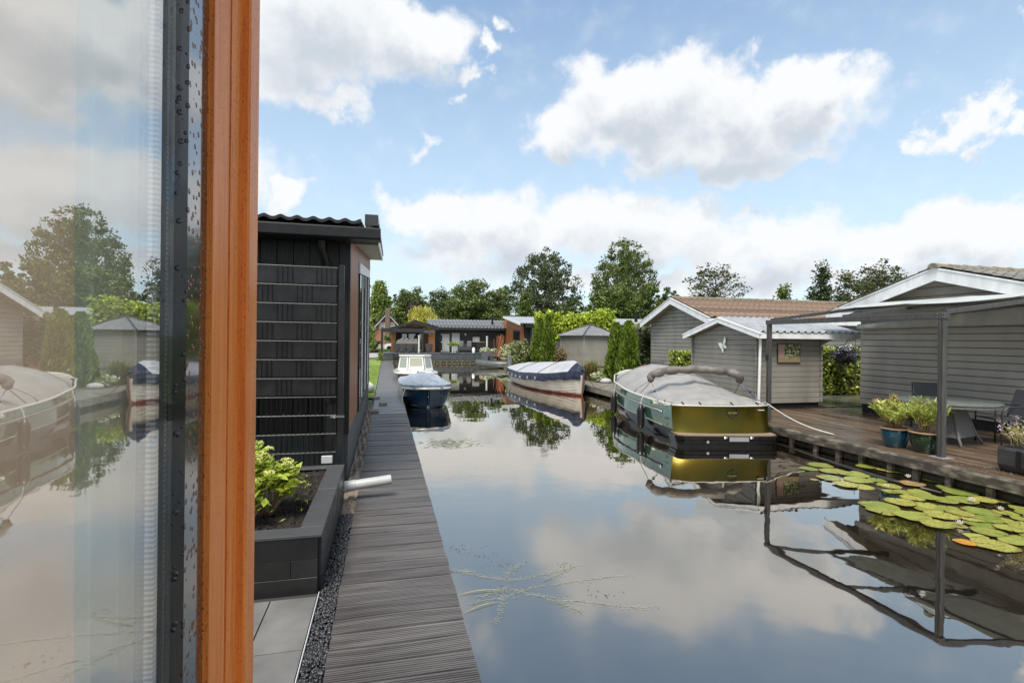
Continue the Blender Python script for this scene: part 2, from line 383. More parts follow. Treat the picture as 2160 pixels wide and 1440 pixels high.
m_deckboard = M('weathered_jetty_wood', (.130, .119, .114), (.072, .065, .062), sc=2.0, rough=.42, spec=.5, bump=.3, bsc=22, stretch=(1, 12, 6), dist=.002, island=.15, r2=.28, detail=7)
m_pvc = M('grey_pvc_pipe', (.42, .42, .41), (.35, .35, .34), sc=5, rough=.35)
m_steel = M('galvanised_steel', (.42, .43, .44), rough=.32, metal=.9)
m_brick = M('pale_brick', (.46, .37, .31), (.36, .28, .23), sc=20, rough=.8, bump=.3, bsc=60)
m_lawn = M('lawn_green', (.13, .20, .025), (.20, .27, .04), sc=1.6, rough=.8, bump=1, bsc=60, dist=.03, detail=9)
m_leaf_bright = M('lime_leaf', (.46, .52, .06), (.28, .39, .05), sc=6, rough=.4, transl=.42, island=.4)
m_flower_pale = M('pale_yellow_floret', (.66, .66, .24), (.56, .60, .18), sc=12, rough=.6, transl=.3, island=.2)
m_stem_tan = M('tan_stem', (.25, .17, .09), (.17, .11, .06), sc=12, rough=.7)

# water: dark peat-brown canal with a faint ripple
def water_mat():
    mt, nt = nodes_of('canal_water')
    out = N(nt, 'ShaderNodeOutputMaterial')
    d = N(nt, 'ShaderNodeBsdfDiffuse'); d.inputs[0].default_value = (.009, .007, .005, 1)
    gl = N(nt, 'ShaderNodeBsdfGlossy'); gl.inputs['Roughness'].default_value = .016; gl.inputs['Color'].default_value = (.99, .93, .845, 1)
    ge = N(nt, 'ShaderNodeNewGeometry'); mp = N(nt, 'ShaderNodeMapping'); L(nt, ge.outputs['Position'], mp.inputs[0])
    n1 = N(nt, 'ShaderNodeTexNoise'); n1.inputs['Scale'].default_value = 1.5; n1.inputs['Detail'].default_value = 2; L(nt, mp.outputs[0], n1.inputs['Vector'])
    n2 = N(nt, 'ShaderNodeTexNoise'); n2.inputs['Scale'].default_value = 9; n2.inputs['Detail'].default_value = 2; L(nt, mp.outputs[0], n2.inputs['Vector'])
    # ripples come in patches
    n3 = N(nt, 'ShaderNodeTexNoise'); n3.inputs['Scale'].default_value = .45; L(nt, mp.outputs[0], n3.inputs['Vector'])
    pr = N(nt, 'ShaderNodeMapRange'); pr.inputs[1].default_value = .5; pr.inputs[2].default_value = .7; L(nt, n3.outputs[0], pr.inputs[0])
    sm = mth(nt, 'MULTIPLY_ADD', mth(nt, 'MULTIPLY', n2.outputs[0], pr.outputs[0]), .10, n1.outputs[0])
    # roughness mask put over the open near reach to blur mirrored sky to grey
    sp = N(nt, 'ShaderNodeSeparateXYZ'); L(nt, ge.outputs['Position'], sp.inputs[0])
    wob = mth(nt, 'MULTIPLY', mth(nt, 'SUBTRACT', n3.outputs[0], .5), 2.4)
    rx = N(nt, 'ShaderNodeMapRange', interpolation_type='SMOOTHSTEP'); rx.inputs[1].default_value = 4.0; rx.inputs[2].default_value = 2.0; L(nt, mth(nt, 'ADD', sp.outputs[0], wob), rx.inputs[0])
    ry = N(nt, 'ShaderNodeMapRange', interpolation_type='SMOOTHSTEP'); ry.inputs[1].default_value = 12.; ry.inputs[2].default_value = 6.; L(nt, mth(nt, 'ADD', sp.outputs[1], wob), ry.inputs[0])
    L(nt, mth(nt, 'MULTIPLY_ADD', mth(nt, 'MULTIPLY', rx.outputs[0], ry.outputs[0]), 0.085, .014), gl.inputs['Roughness'])
    bp = N(nt, 'ShaderNodeBump'); bp.inputs['Strength'].default_value = .05; bp.inputs['Distance'].default_value = .05; L(nt, sm, bp.inputs['Height'])
    L(nt, bp.outputs[0], gl.inputs['Normal'])
    fr = N(nt, 'ShaderNodeFresnel'); fr.inputs[0].default_value = 2.05; L(nt, bp.outputs[0], fr.inputs['Normal'])
    mr = N(nt, 'ShaderNodeMapRange'); mr.inputs[1].default_value = 0; mr.inputs[2].default_value = .62; mr.inputs[3].default_value = .20; mr.inputs[4].default_value = .97
    L(nt, fr.outputs[0], mr.inputs[0])
    mx = N(nt, 'ShaderNodeMixShader'); L(nt, mr.outputs[0], mx.inputs[0]); L(nt, d.outputs[0], mx.inputs[1]); L(nt, gl.outputs[0], mx.inputs[2])
    L(nt, mx.outputs[0], out.inputs[0]); return mt
m_water = water_mat()

# ================================================================ setting
# one sheet of land reaching the horizon, with the canal basin cut out of it
BX0, BX1, BY0, BY1 = -.30, 7.75, -14., 40.6
gz = .24
gb = MB()
E_ = 900
xs = [-E_, BX0, BX1, E_]; ys = [-E_, BY0, BY1, E_]
for i in range(3):
    for j in range(3):
        if i == 1 and j == 1: continue
        gb.quad((xs[i], ys[j], gz), (xs[i + 1], ys[j], gz), (xs[i + 1], ys[j + 1], gz), (xs[i], ys[j + 1], gz))
for a, b in (((BX0, BY0), (BX0, BY1)), ((BX0, BY1), (BX1, BY1)), ((BX1, BY1), (BX1, BY0)), ((BX1, BY0), (BX0, BY0))):
    gb.quad((a[0], a[1], -.6), (b[0], b[1], -.6), (b[0], b[1], gz), (a[0], a[1], gz))
tag(gb.build('ground', m_ground), kind='structure')
wb = MB().quad((BX0 + .002, BY0 + .002, 0), (BX1 - .002, BY0 + .002, 0), (BX1 - .002, BY1 - .002, 0), (BX0 + .002, BY1 - .002, 0))
tag(wb.build('water', m_water), kind='structure')
# lawn beyond the black house
lw = MB().grid(lambda a, b: (-9 + a * 8.69, 15.0 + b * 25.5, .285 + .012 * math.sin(a * 40) * math.cos(b * 60)), 60, 120)
tag(lw.build('lawn', m_lawn), kind='structure')
n = 9000
P = np.stack([nr.uniform(-3.6, -.33, n), nr.uniform(15.1, 32, n), np.full(n, .31)], 1)
V, F = leaf_arrays(P, .075, .16, .1, dirs=np.tile(np.array([[0, 0, 1.]]), (n, 1)))
tag(np_mesh('lawn_grass', V, F, M('grass_blade', (.15, .24, .03), (.26, .33, .06), sc=1.5, rough=.6, transl=.3, island=.3)), kind='stuff')
# far road strip and pavement
tag(MB().quad((-30, 47, gz + .006), (9, 47, gz + .006), (9, 61, gz + .006), (-30, 61, gz + .006)).build('pavement', M('pale_concrete_paving', (.36, .35, .34), (.30, .29, .28), sc=3, rough=.6)), kind='structure')

# ================================================================ near house with the orange frame
V0 = 715
Yof = lambda u, X: on_x(u, V0, X).y
XO, XB = -.180, -.186
y_gl_end = None
hs = thing('waterside_house', 'near house corner at left, large window in black sash and wet orange frame', 'house', (-.2, -1, .3))
Yr = Yof(393, XB); d_ = ray(365, V0); XG = d_.x / d_.y * Yr           # reveal depth gives the glass plane
y_bk1 = Yof(433, XB); y_o1 = Yof(479, XO); y_g1 = Yof(485, XO); y_o2 = Yof(505, XO); d_ = ray(523, V0); XS = d_.x / d_.y * y_o2; y_e = Yof(542, XS)
y_sp0, y_sp1 = Yof(341, XG), Yof(364, XG)
ZB, ZT = .55, 2.72
MB().box(XG - .03, XB, Yr, y_bk1, ZB, ZT).build('window_sash', m_black_gloss, hs)
MB().box(XG - .03, XB, -1.62, -1.50, ZB, ZT).build('window_sash', m_black_gloss, hs)
MB().box(XG - .03, XB, -1.50, Yr, ZB - .1, ZB).build('window_sash', m_black_gloss, hs)
MB().box(XG - .03, XB, -1.50, Yr, ZT, ZT + .1).build('window_sash', m_black_gloss, hs)
fr = MB()
fr.box(XG - .05, XO, y_bk1 + .0005, y_o1, .3, 3.0)
fr.box(XG - .05, XO - .012, y_o1, y_g1, .3, 3.0)
fr.box(XG - .05, XO - .001, y_g1, y_o2, .3, 3.0)
fr.bbox(XG - .05, XS, y_o2, y_e, .3, 3.0, .0025)
fr.build('corner_post', m_orange, hs)
MB().box(XG - .0295, XO, -1.75, y_bk1, ZT + .101, 3.0).build('frame_head', m_orange, hs)
MB().box(XG - .0295, XO, -1.75, y_bk1, .3, ZB - .101).build('frame_sill', m_orange, hs)
MB().box(XG - .0295, XO, -6, -1.75, .3, 3.0).build('outer_wall', m_orange_far, hs)
m_refl = glass_mat('coated_window_glass', .33)
MB().box(XG - .0035, XG, -1.50, Yr - .0004, ZB + .001, ZT - .001).build('glass_pane', m_refl, hs)
# the perforated aluminium spacer bar of the double glazing
def spacer_mat():
    mt, nt = nodes_of('spacer_bar'); out = N(nt, 'ShaderNodeOutputMaterial'); p = N(nt, 'ShaderNodeBsdfPrincipled')
    p.inputs['Roughness'].default_value = .35
    ge = N(nt, 'ShaderNodeNewGeometry'); s = N(nt, 'ShaderNodeSeparateXYZ'); L(nt, ge.outputs['Position'], s.inputs[0])
    w = mth(nt, 'FRACT', mth(nt, 'MULTIPLY', s.outputs[2], 210.)); yy = mth(nt, 'MULTIPLY', mth(nt, 'SUBTRACT', s.outputs[1], (y_sp0 + y_sp1) / 2), 2 / (y_sp1 - y_sp0))
    on = mth(nt, 'MULTIPLY', mth(nt, 'LESS_THAN', w, .45), mth(nt, 'GREATER_THAN', mth(nt, 'ABSOLUTE', yy), .55))
    mx = N(nt, 'ShaderNodeMix', data_type='RGBA'); L(nt, on, mx.inputs[0]); mx.inputs[6].default_value = (.20, .20, .205, 1); mx.inputs[7].default_value = (.5, .5, .5, 1)
    L(nt, mx.outputs[2], p.inputs['Base Color']); L(nt, p.outputs[0], out.inputs[0]); return mt
MB().box(XG - .012, XG - .0045, y_sp0, y_sp1, ZB + .002, ZT - .002).build('spacer_bar', spacer_mat(), hs)
MB().box(XG - .0125, XG - .0038, y_sp1 + .0004, Yr + .004, ZB + .002, ZT - .002).build('gasket', m_black_rubber, hs)
wl = MB()
wl.box(-5, XG - .06, y_e - .12, y_e - .004, .3, 3.0); wl.box(-5, XG - .06, -6, -5.9, .3, 3.0); wl.box(-5.1, -5, -6, y_e - .004, .3, .9); wl.box(-5.1, -5, -6, y_e - .004, 2.75, 3.0)  # unseen far wall left open at mid height to let daylight in
wl.build('room_wall', M('brown_room_wall', (.56, .43, .34), (.50, .38, .30), sc=2, rough=.8), hs)
MB().box(-5.1, XG - .06, -6, y_e - .004, .22, .3).build('room_floor', M('oak_floor', (.30, .20, .12), (.22, .14, .08), sc=3, rough=.4), hs)
rf = MB(); rf.box(-.50, .02, -6.2, y_e - .02, 3.001, 3.2); rf.box(-5.3, -4.0, -6.2, y_e - .02, 3.001, 3.2); rf.box(-3.999, -.501, .62, y_e - .02, 3.001, 3.2); rf.box(-3.999, -.501, -6.2, -3.4, 3.001, 3.2)
rf.build('roof', m_anthracite, hs)   # unseen roof opening, made up to light the room behind the pane
# curtains hanging inside the pane
def curtain(name, label, y0, y1, x, mat, folds, amp):
    c = MB().grid(lambda a, b: (x + amp * math.sin(a * folds * 2 * PI) + .003 * math.sin(b * 7 + a * 5), y0 + (y1 - y0) * a + .03 * (.7 - b) * (1 - a), .34 + 2.4 * b), 90, 14)
    tag(c.build(name, mat, None, loc=(x, (y0 + y1) / 2, .34), smooth=True), label, 'curtain')
m_curt = M('sheer_curtain', (.62, .66, .62), (.55, .6, .56), sc=6, rough=.9, transl=.5)
curtain('curtain', 'pale sheer curtain hanging behind the window pane at the left edge', on_x(165, V0, -.245).y, on_x(318, V0, -.245).y, -.245, m_curt, 3.2, .006)

# ================================================================ terrace, gravel, sand
tz = .285
tb = MB(); gj = .004
yl = [-1.2 + .6 * k for k in range(9)]
for i, (xa, xb) in enumerate([(-.71, -.424), (-1.31, -.71), (-1.91, -1.31), (-2.51, -1.91), (-3.11, -2.51)]):
    for j in range(8):
        y0, y1 = yl[j], min(yl[j + 1], 3.655)
        if y1 - y0 > .02 and not (xb < -.1 and y1 < y_e + .1): tb.bbox(xa + gj, xb - gj, y0 + gj, y1 - gj, tz - .03, tz, .0008)
tag(tb.build('terrace_tiles', M('terrace_porcelain', (.10, .097, .092), (.185, .180, .170), sc=2.6, rough=.55, spec=.3, bump=.15, bsc=40, dist=.001, detail=9, r2=.42, island=.07)), kind='structure')
tag(MB().quad((-3.2, .5, tz - .012), (-.415, .5, tz - .012), (-.415, 3.66, tz - .012), (-3.2, 3.66, tz - .012)).build('terrace_bed', m_grout), kind='structure')
tag(MB().box(-.4215, -.4165, .5, 3.655, .2, tz + .003).build('kerb_edging', M('pale_edge_strip', (.5, .5, .5), rough=.4)), kind='structure')
# gravel
def stones(n, x0, x1, y0, y1, z, s0, s1):
    base = np.array([(-1, -1, -.7), (1, -1, -.7), (1, 1, -.7), (-1, 1, -.7), (-.6, -.6, .7), (.7, -.5, .8), (.6, .7, .6), (-.7, .6, .75)])
    fq = np.array([(3, 2, 1, 0), (4, 5, 6, 7), (0, 1, 5, 4), (1, 2, 6, 5), (2, 3, 7, 6), (3, 0, 4, 7)])
    out = []
    for k in range(n):
        a, b, c = nr.uniform(0, 6.28, 3); s = nr.uniform(s0, s1)
        R = np.array(Matrix.Rotation(a, 3, 'X') @ Matrix.Rotation(b, 3, 'Y') @ Matrix.Rotation(c, 3, 'Z'))
        p = (base * nr.uniform(.6, 1.15, (8, 3)) * s * np.array([1, .8, .7])) @ R.T + np.array([nr.uniform(x0, x1), nr.uniform(y0, y1), z + nr.uniform(-.006, .012)])
        out.append((p, fq))
    return cat_arrays(out)
V, F = stones(3600, -.41, -.297, .8, 5.25, .262, .008, .0165)
tag(np_mesh('gravel', V, F, m_gravel), kind='stuff')
tag(MB().quad((-.413, .5, .25), (-.292, .5, .25), (-.292, 5.3, .25), (-.413, 5.3, .25)).build('gravel_bed', m_soil), kind='structure')
sd = MB().grid(lambda a, b: (-.43 + a * .145, 5.25 + b * 8.6, .262 + .02 * math.sin(b * 50 + a * 3) * math.sin(a * 9) + .008 * rnd.random()), 8, 240)
tag(sd.build('sand_strip', m_sand, smooth=True), kind='structure')
V, F = stones(110, -.40, -.31, 5.3, 9.5, .275, .004, .009)
tag(np_mesh('sand_grit', V, F, m_gravel), kind='stuff')

# ================================================================ boardwalk
bw = MB(); JX0, JX1 = -.29, .485; pitch = .156; y = -2.0; k = 0
while y < 39.6:
    w = pitch - rnd.uniform(.014, .023); x0 = JX0 + rnd.uniform(-.006, .006); x1 = JX1 + rnd.uniform(-.0035, .0035)
    dz = rnd.uniform(-.004, .004); sk = rnd.uniform(-.004, .004); tilt = rnd.uniform(-.004, .004)
    prof = []
    if y < 12:
        nrd = 8
        prof.append((0, -.022))
        for r in range(nrd):
            a = w * (r + .0) / nrd; b = w * (r + .55) / nrd
            prof += [(a + .001, 0), (b, 0), (b + .0012, -.012), (w * (r + 1) / nrd - .0006, -.012)]
        prof[-2:] = [(w, 0)]; prof.append((w, -.022))
    else: prof = [(0, -.02), (.004, 0), (w - .004, 0), (w, -.02)]
    n_ = len(prof); vs = []; seg = 4 if y < 12 else 1
    cup = rnd.uniform(-.006, .008) if rnd.random() < .35 else 0
    for i in range(seg + 1):
        t = i / seg
        for (py, pz) in prof: vs.append((x0 + (x1 - x0) * t, y + py + sk * (t - .5) + cup * .6 * math.sin(PI * t) , .27 + pz + dz + tilt * (t - .5) + cup * math.sin(PI * t)))
    fs = [(i * n_ + j, i * n_ + j + 1, (i + 1) * n_ + j + 1, (i + 1) * n_ + j) for i in range(seg) for j in range(n_ - 1)]
    fs.append(tuple(range(n_))[::-1]); fs.append(tuple(seg * n_ + j for j in range(n_)))
    bw.add(vs, fs); y += pitch; k += 1
bwr = thing('boardwalk', 'long narrow boardwalk of grey grooved planks running along the left bank', 'boardwalk', (.1, 18, .27))
bw.build('planks', m_deckboard, bwr)
jb = MB(); jb.box(JX0 + .03, JX0 + .10, -2, 39.6, .12, .2479); jb.box(JX1 - .11, JX1 - .04, -2, 39.6, .12, .2479)
for q in range(28): jb.box(JX1 - .19, JX1 - .111, -1.5 + q * 1.5, -1.42 + q * 1.5, -.5, .2)
jb.build('joists', M('dark_wet_timber', (.035, .028, .022), (.06, .05, .04), sc=6, rough=.6, bump=.3), bwr)
# three loose bricks on the boards
for (u, v, a, lab) in ((773, 852, .2, 'loose pale paver lying in the middle of the boardwalk'), (792, 864, .1, ''), (788, 838, -.15, '')):
    pass
def paver(u, v, a, lab):
    p = on_z(u, v, .274); b = MB().bbox(-.10, .10, -.05, .05, 0, .06, .008)
    o = b.build('loose_paver', m_brick, None, loc=(0, 0, 0)); o.location = p; o.rotation_euler = (0, 0, a); tag(o, lab, 'paver', 'loose pavers left on the boardwalk')
paver(808, 853, .15, 'loose brick paver lying nearest the middle of the boardwalk')
paver(790, 869, -.1, 'loose brick paver on the boardwalk edge, nearest the camera of three')
paver(793, 840, .3, 'loose brick paver farthest off, by the corner of the green lawn')

# ================================================================ black house
BH = thing('black_house', 'black timber house behind the slatted fence, white trimmed window on its brown side', 'house', (-3, 10, .25))
HX, HY, HYE = -.43, 6.5, 14.3
soff = lambda y: 3.20 + .115 * (y - 6.5)
w_ = MB()
x = -5.8
while x < HX - .13:
    x2 = min(x + .182, HX - .125)
    w_.box(x + .006, x2 - .006, HY + .0, HY + .03, .86, 3.25); x = x2
w_.box(-5.8, HX - .02, HY + .03, HY + .09, .86, 3.25)
w_.mat(1)
for zq in (2.70, 1.09):
    x = -5.71
    while x < HX - .2: w_.box(x - .006, x + .006, HY - .003, HY + .001, zq - .006, zq + .006); x += .182
w_.build('front_wall', [m_black_wood, m_steel], BH)
MB().box(HX - .12, HX + .004, HY - .022, HY + .10, .83, 3.24).build('corner_board', m_black_wood, BH)
f_ = MB(); x = -5.8
while x < HX - .05:
    f_.box(x + .003, x + .057, HY + .01, HY + .035, .2, .84); x += .06
f_.box(-5.8, HX - .03, HY + .035, HY + .08, .2, .86)
f_.build('plinth', m_anthracite, BH)
pl = MB()
for q in range(7): pl.box(HX - .09, HX - .012, HY + .101 + q * 1.1, HY + .101 + q * 1.1 + 1.094, .18, .845 - .0)
pl.build('foundation', m_found, BH)
# brown side wall of vertical boards, split round the window
WY0, WY1 = 8.56, 13.35
wb0 = lambda y: .86 - .012 * (y - 8.56); wb1 = lambda y: 3.02 + .10 * (y - 8.56)
sw = MB(); y = HY + .10
def vb(y0, y1, z0a, z0b, z1a, z1b): sw.prism([(HX - .03, y0 + .004, z0a), (HX - .03, y1 - .004, z0b), (HX - .03, y1 - .004, z1b), (HX - .03, y0 + .004, z1a)], (.03, 0, 0))
while y < HYE - .01:
    y2 = min(y + .21, HYE)
    for lim in (WY0, WY1):
        if y < lim - .001 < y2: y2 = lim
    if WY0 - .001 <= y < WY1 - .001:
        vb(y, y2, .846, .846, wb0(y), wb0(y2)); vb(y, y2, wb1(y), wb1(y2), soff(y), soff(y2))
    else: vb(y, y2, .846, .846, soff(y), soff(y2))
    y = y2
sw.box(HX - .10, HX - .031, HY + .101, HYE, .846, 3.1)
sw.build('side_wall', M('brown_panel_boards', (.34, .125, .045), (.17, .062, .03), sc=2.2, rough=.5, bump=.25, bsc=12, stretch=(5, 5, .5), island=.25, r2=.38), BH)
win = MB(); win.prism([(HX - .004, WY0 - .06, wb1(WY0)), (HX - .004, WY1 + .05, wb1(WY1)), (HX - .004, WY1 + .05, wb1(WY1) + .17), (HX - .004, WY0 - .06, wb1(WY0) + .17)], (.03, 0, 0))
wo_ = win.build('window', m_white, BH)
fr2 = MB()
npan = 3; ph = (WY1 - WY0) / npan
for q in range(npan + 1):
    yy = WY0 + q * ph; fr2.prism([(HX - .03, yy - .045, wb0(yy)), (HX - .03, yy + .045, wb0(yy)), (HX - .03, yy + .045, wb1(yy)), (HX - .03, yy - .045, wb1(yy))], (.055, 0, 0))
fr2.prism([(HX - .03, WY0, wb0(WY0) - .05), (HX - .03, WY1, wb0(WY1) - .05), (HX - .03, WY1, wb0(WY1) + .03), (HX - .03, WY0, wb0(WY0) + .03)], (.05, 0, 0))
fr2.build('frame', m_black_pvc, wo_)
for q in range(npan):
    a, b = WY0 + q * ph + .045, WY0 + (q + 1) * ph - .045
    ws = MB(); ws.prism([(HX - .028, a, wb0(a) + .03), (HX - .028, b, wb0(b) + .03), (HX - .028, b, wb1(b)), (HX - .028, a, wb1(a))], (.012, 0, 0))
    for yy in (a, b - .04): ws.prism([(HX - .0158, yy, wb0(yy) + .03), (HX - .0158, yy + .04, wb0(yy) + .03), (HX - .0158, yy + .04, wb1(yy)), (HX - .0158, yy, wb1(yy))], (.024, 0, 0))
    ws.build('sash', m_white, wo_)
    a += .041; b -= .041
    gp = MB().prism([(HX - .0158, a, wb0(a) + .03), (HX - .0158, b, wb0(b) + .03), (HX - .0158, b, wb1(b)), (HX - .0158, a, wb1(a))], (.012, 0, 0))
    gp.build('pane', m_dark_glass, wo_)
# gutter, downpipe, tiles, verge
GY = 6.15
def gut(a, n=10): pass
gm = MB(); gx1 = -.07
prof = [(6.30, 3.25), (6.08, 3.255), (6.065, 3.24), (6.075, 3.14), (6.10, 3.125), (6.30, 3.125)]
gm.prism([(gx1, a, b) for a, b in prof], (-5.8, 0, 0)); gm.build('gutter', m_black_pvc, BH)
MB().box(-5.9, -.10, 6.301, 6.49, 3.13, 3.235).build('eaves_board', m_black_wood, BH)
dp = MB(); dpx = on_y(678, 600, 6.32).x
dp.tube([(dpx, 6.28, 3.12), (dpx, 6.30, 3.02), (dpx + .04, 6.44, 2.86), (dpx + .05, 6.44, 2.6), (dpx + .05, 6.44, .9), (dpx + .05, 6.44, .42)], .042, 12)
dp.build('downpipe', m_black_pvc, BH, smooth='auto')
def tiled_roof(o, uv, vv, nx, ny, tw, th, amp, step, nrm, per=8):
    """roof plane of pantiles: wave along uv, stepped courses along vv"""
    o, uv, vv, nrm = Vector(o), Vector(uv).normalized(), Vector(vv).normalized(), Vector(nrm).normalized()
    b = MB(); nu = nx * per
    for r in range(ny):
        rows = []
        for (t, h) in ((0, step), (1.04, 0.004)):
            rows.append([o + uv * (i / per * tw) + vv * ((r + t) * th) + nrm * (h + amp * (math.cos(2 * PI * i / per) * .5 + .5) ** 1.3) for i in range(nu + 1)])
        low = [p - nrm * (step + .01) for p in rows[0]]
        vs = low + rows[0] + rows[1]; w = nu + 1
        b.add(vs, [(i, i + 1, w + i + 1, w + i) for i in range(nu)] + [(w + i, w + i + 1, 2 * w + i + 1, 2 * w + i) for i in range(nu)])
    return b
sv = Vector((0, 1, .125)).normalized()
tiled_roof((-5.9, 6.10, 3.30), (1, 0, 0), sv, 33, 22, .17, .37, .028, .025, (0, -.125, 1)).build('roof_tiles', m_tile_dark, BH, smooth='auto')
vg = MB(); vg.prism([(-.25, 6.16, 3.30), (-.25, 14.4, 4.26), (-.25, 14.4, 4.37), (-.25, 6.16, 3.425)], (.15, 0, 0)); vg.build('verge_tiles', m_tile_dark, BH)
sf = MB(); sf.prism([(HX - .05, 6.50, soff(6.5) - .005), (HX - .05, 14.4, soff(14.4) - .005), (-.125, 14.4, soff(14.4) - .005), (-.125, 6.50, soff(6.5) - .005)], (0, 0, .03)); sf.build('soffit', m_soffit, BH)
fa = MB(); fa.prism([(-.125, 6.30, soff(6.3) - .02), (-.125, 14.42, soff(14.42) - .02), (-.125, 14.42, soff(14.42) + .11), (-.125, 6.30, soff(6.3) + .11)], (.02, 0, 0)); fa.build('fascia', m_white, BH)
fa = MB(); fa.prism([(-.128, 6.30, soff(6.3) + .111), (-.128, 14.44, soff(14.44) + .111), (-.128, 14.44, soff(14.44) + .17), (-.128, 6.30, soff(6.3) + .17)], (.04, 0, 0)); fa.build('verge_trim', m_black_pvc, BH)
MB().prism([(-5.8, 14.25, .2), (HX - .02, 14.25, .2), (HX - .02, 14.25, 4.05), (-5.8, 14.25, 4.05)], (0, .1, 0)).build('rear_wall', m_black_wood, BH)
MB().box(-5.9, -5.81, 6.5, 14.3, .2, 4.0).build('end_wall', m_black_wood, BH)

# ================================================================ slatted privacy fence
FY = 6.0
FE = thing('privacy_fence', 'black mesh fence woven with wide plastic strips in front of the black house', 'fence', (-1.6, FY, .27))
zt = on_y(640, 560, FY).z; stepz = .2045
MB().bbox(-.515, -.455, FY - .02, FY + .04, .27, zt + .02, .004).build('post', m_black_pvc, FE)
MB().box(-2.6, -2.54, FY - .02, FY + .04, .27, zt + .02).build('post', m_black_pvc, FE)
for r in range(7):
    z1 = zt - r * stepz - .008; z0 = z1 - .188; b = MB()
    nseg = 84; xs_ = [-3.4 + (2.86) * i / nseg for i in range(nseg + 1)]
    yy = [FY + .004 + .004 * math.sin(i * 1.9 + r * 1.3) for i in range(nseg + 1)]
    vs = [(x, y, z) for z in (z0, z1) for x, y in zip(xs_, yy)]; w = nseg + 1
    b.add(vs, [(i, i + 1, w + i + 1, w + i) for i in range(nseg)])
    b.build('plastic_strip', m_black_pvc, FE, smooth=True)
wr = MB(); xw = -.60
grpn = 0
while xw > -3.4:
    for r in range(7):
        z1 = zt - r * stepz; front = ((grpn + 4 * (r % 2)) // 4) % 2 == 0
        if front: wr.box(xw - .0035, xw + .0035, FY - .012, FY - .005, z1 - stepz + .004, z1)
    wr.box(xw - .0035, xw + .0035, FY + .012, FY + .018, .35, zt - 7 * stepz)
    xw -= .05; grpn += 1
wr.build('upright_wires', M('black_wire', (.006, .006, .006), rough=.4), FE)
ro = MB()
for r in range(12):
    z = zt - r * stepz
    if z < .4: break
    ro.tube([(-3.4, FY - .017, z), (-.53, FY - .017, z - .012)], .0032, 6); ro.tube([(-3.4, FY + .022, z), (-.53, FY + .022, z - .012)], .0032, 6)
ro.build('cross_rods', M('wet_black_rod', (.035, .035, .035), rough=.35, spec=.5), FE)
for z in (zt - 1.66,):
    cl = MB(); cl.box(-.59, -.44, FY - .03, FY - .021, z - .012, z + .012); cl.ball((-.545, FY - .036, z - .01), .014, 8)
    cl.build('clamp', m_steel, FE)
MB().tube([(-.60, FY + .12, .27), (-.60, FY + .12, 1.25)], .055, 14).build('support_tube', m_black_pvc, FE, smooth='auto')
pb = on_y(690, 966, 5.75); o = MB().bbox(pb.x - .055, pb.x + .055, 5.72, 5.75, pb.z - .05, pb.z + .03, .004).build('socket_box', M('white_plastic', (.42, .43, .43), rough=.4), None, loc=(pb.x, 5.735, pb.z))
tag(o, 'small white plastic box low on the black fence behind the raised bed', 'box')

# ================================================================ raised bed
PB = thing('raised_planter', 'raised black stone bed with wide coping beside the boardwalk', 'planter', (-1.3, 4.6, .27))
px0, px1, py0, py1, pzt = -2.6, -.412, 3.66, 5.62, .672
cp = MB()
cp.bbox(px0, px1 + .004, py0 - .004, py0 + .16, pzt - .018, pzt, .001)
for a, b in ((py0 + .161, 4.75), (4.753, py1)): cp.bbox(px1 - .155, px1 + .004, a, b, pzt - .018, pzt, .003)
cp.bbox(px0, px1 - .157, py1 - .12, py1, pzt - .018, pzt, .003)
cp.build('coping', m_stone_top, PB)
wbk = MB(); rows_ = [(.27, .385, 1.2, .004), (.388, .505, .34, 0), (.508, pzt - .019, .9, .002)]
for (z0, z1, ln, o_) in rows_:
    x = px1 - .02
    first = True
    while x > px0:
        x2 = max(px0, x - (ln * (.5 if first and ln < 1 else 1))); first = False
        wbk.bbox(x2 + .0015, x - .0015, py0 + .003 - o_, py0 + .05, z0, z1, .0007); x = x2
    y = py0 + .052
    while y < py1:
        y2 = min(py1, y + ln); wbk.bbox(px1 - .05, px1 - .0025 + o_, y + .001, y2 - .001, z0, z1, .0007); y = y2
wbk.box(px0, px1 - .06, py1 - .06, py1 - .003, .27, pzt - .02)
wbk.build('stone_wall', M('basalt_tile', (.009, .009, .009), (.020, .020, .021), sc=5, rough=.5, bump=.3, bsc=70, dist=.002, island=.35, r2=.3), PB)
so_ = MB().grid(lambda a, b: (px0 + .1 + a * (px1 - .15 - px0 - .1), py0 + .15 + b * (py1 - .11 - py0 - .15), .60 + .045 * math.sin(a * 5) * math.sin(b * 4) + .012 * rnd.gauss(0, 1)), 120, 110)
so_.build('soil', m_soil, PB)
# grey drain pipe laid across to the boardwalk
DP = thing('drain_pipe', 'short grey plastic drain pipe sticking out behind the raised bed over the boardwalk', 'pipe', (-.1, 5.7, .4))
a_, b_ = on_y(728, 1018, 5.05), on_y(818, 1008, 5.12)
a_, b_ = Vector((-.405, 5.70, .415)), Vector((.07, 5.745, .455))
dp = MB(); dp.tube([a_, b_], .052, 24, caps=False); dp.tube([b_, a_], .046, 24, caps=False)
for k in range(24):
    pass
dp.build('tube', m_pvc, DP, smooth=True)
d_ = (b_ - a_).normalized(); MB().tube([a_ - d_ * .005, a_ + d_ * .10, a_ + d_ * .105], [.057, .057, .052], 24).build('collar', m_pvc, DP, smooth='auto')

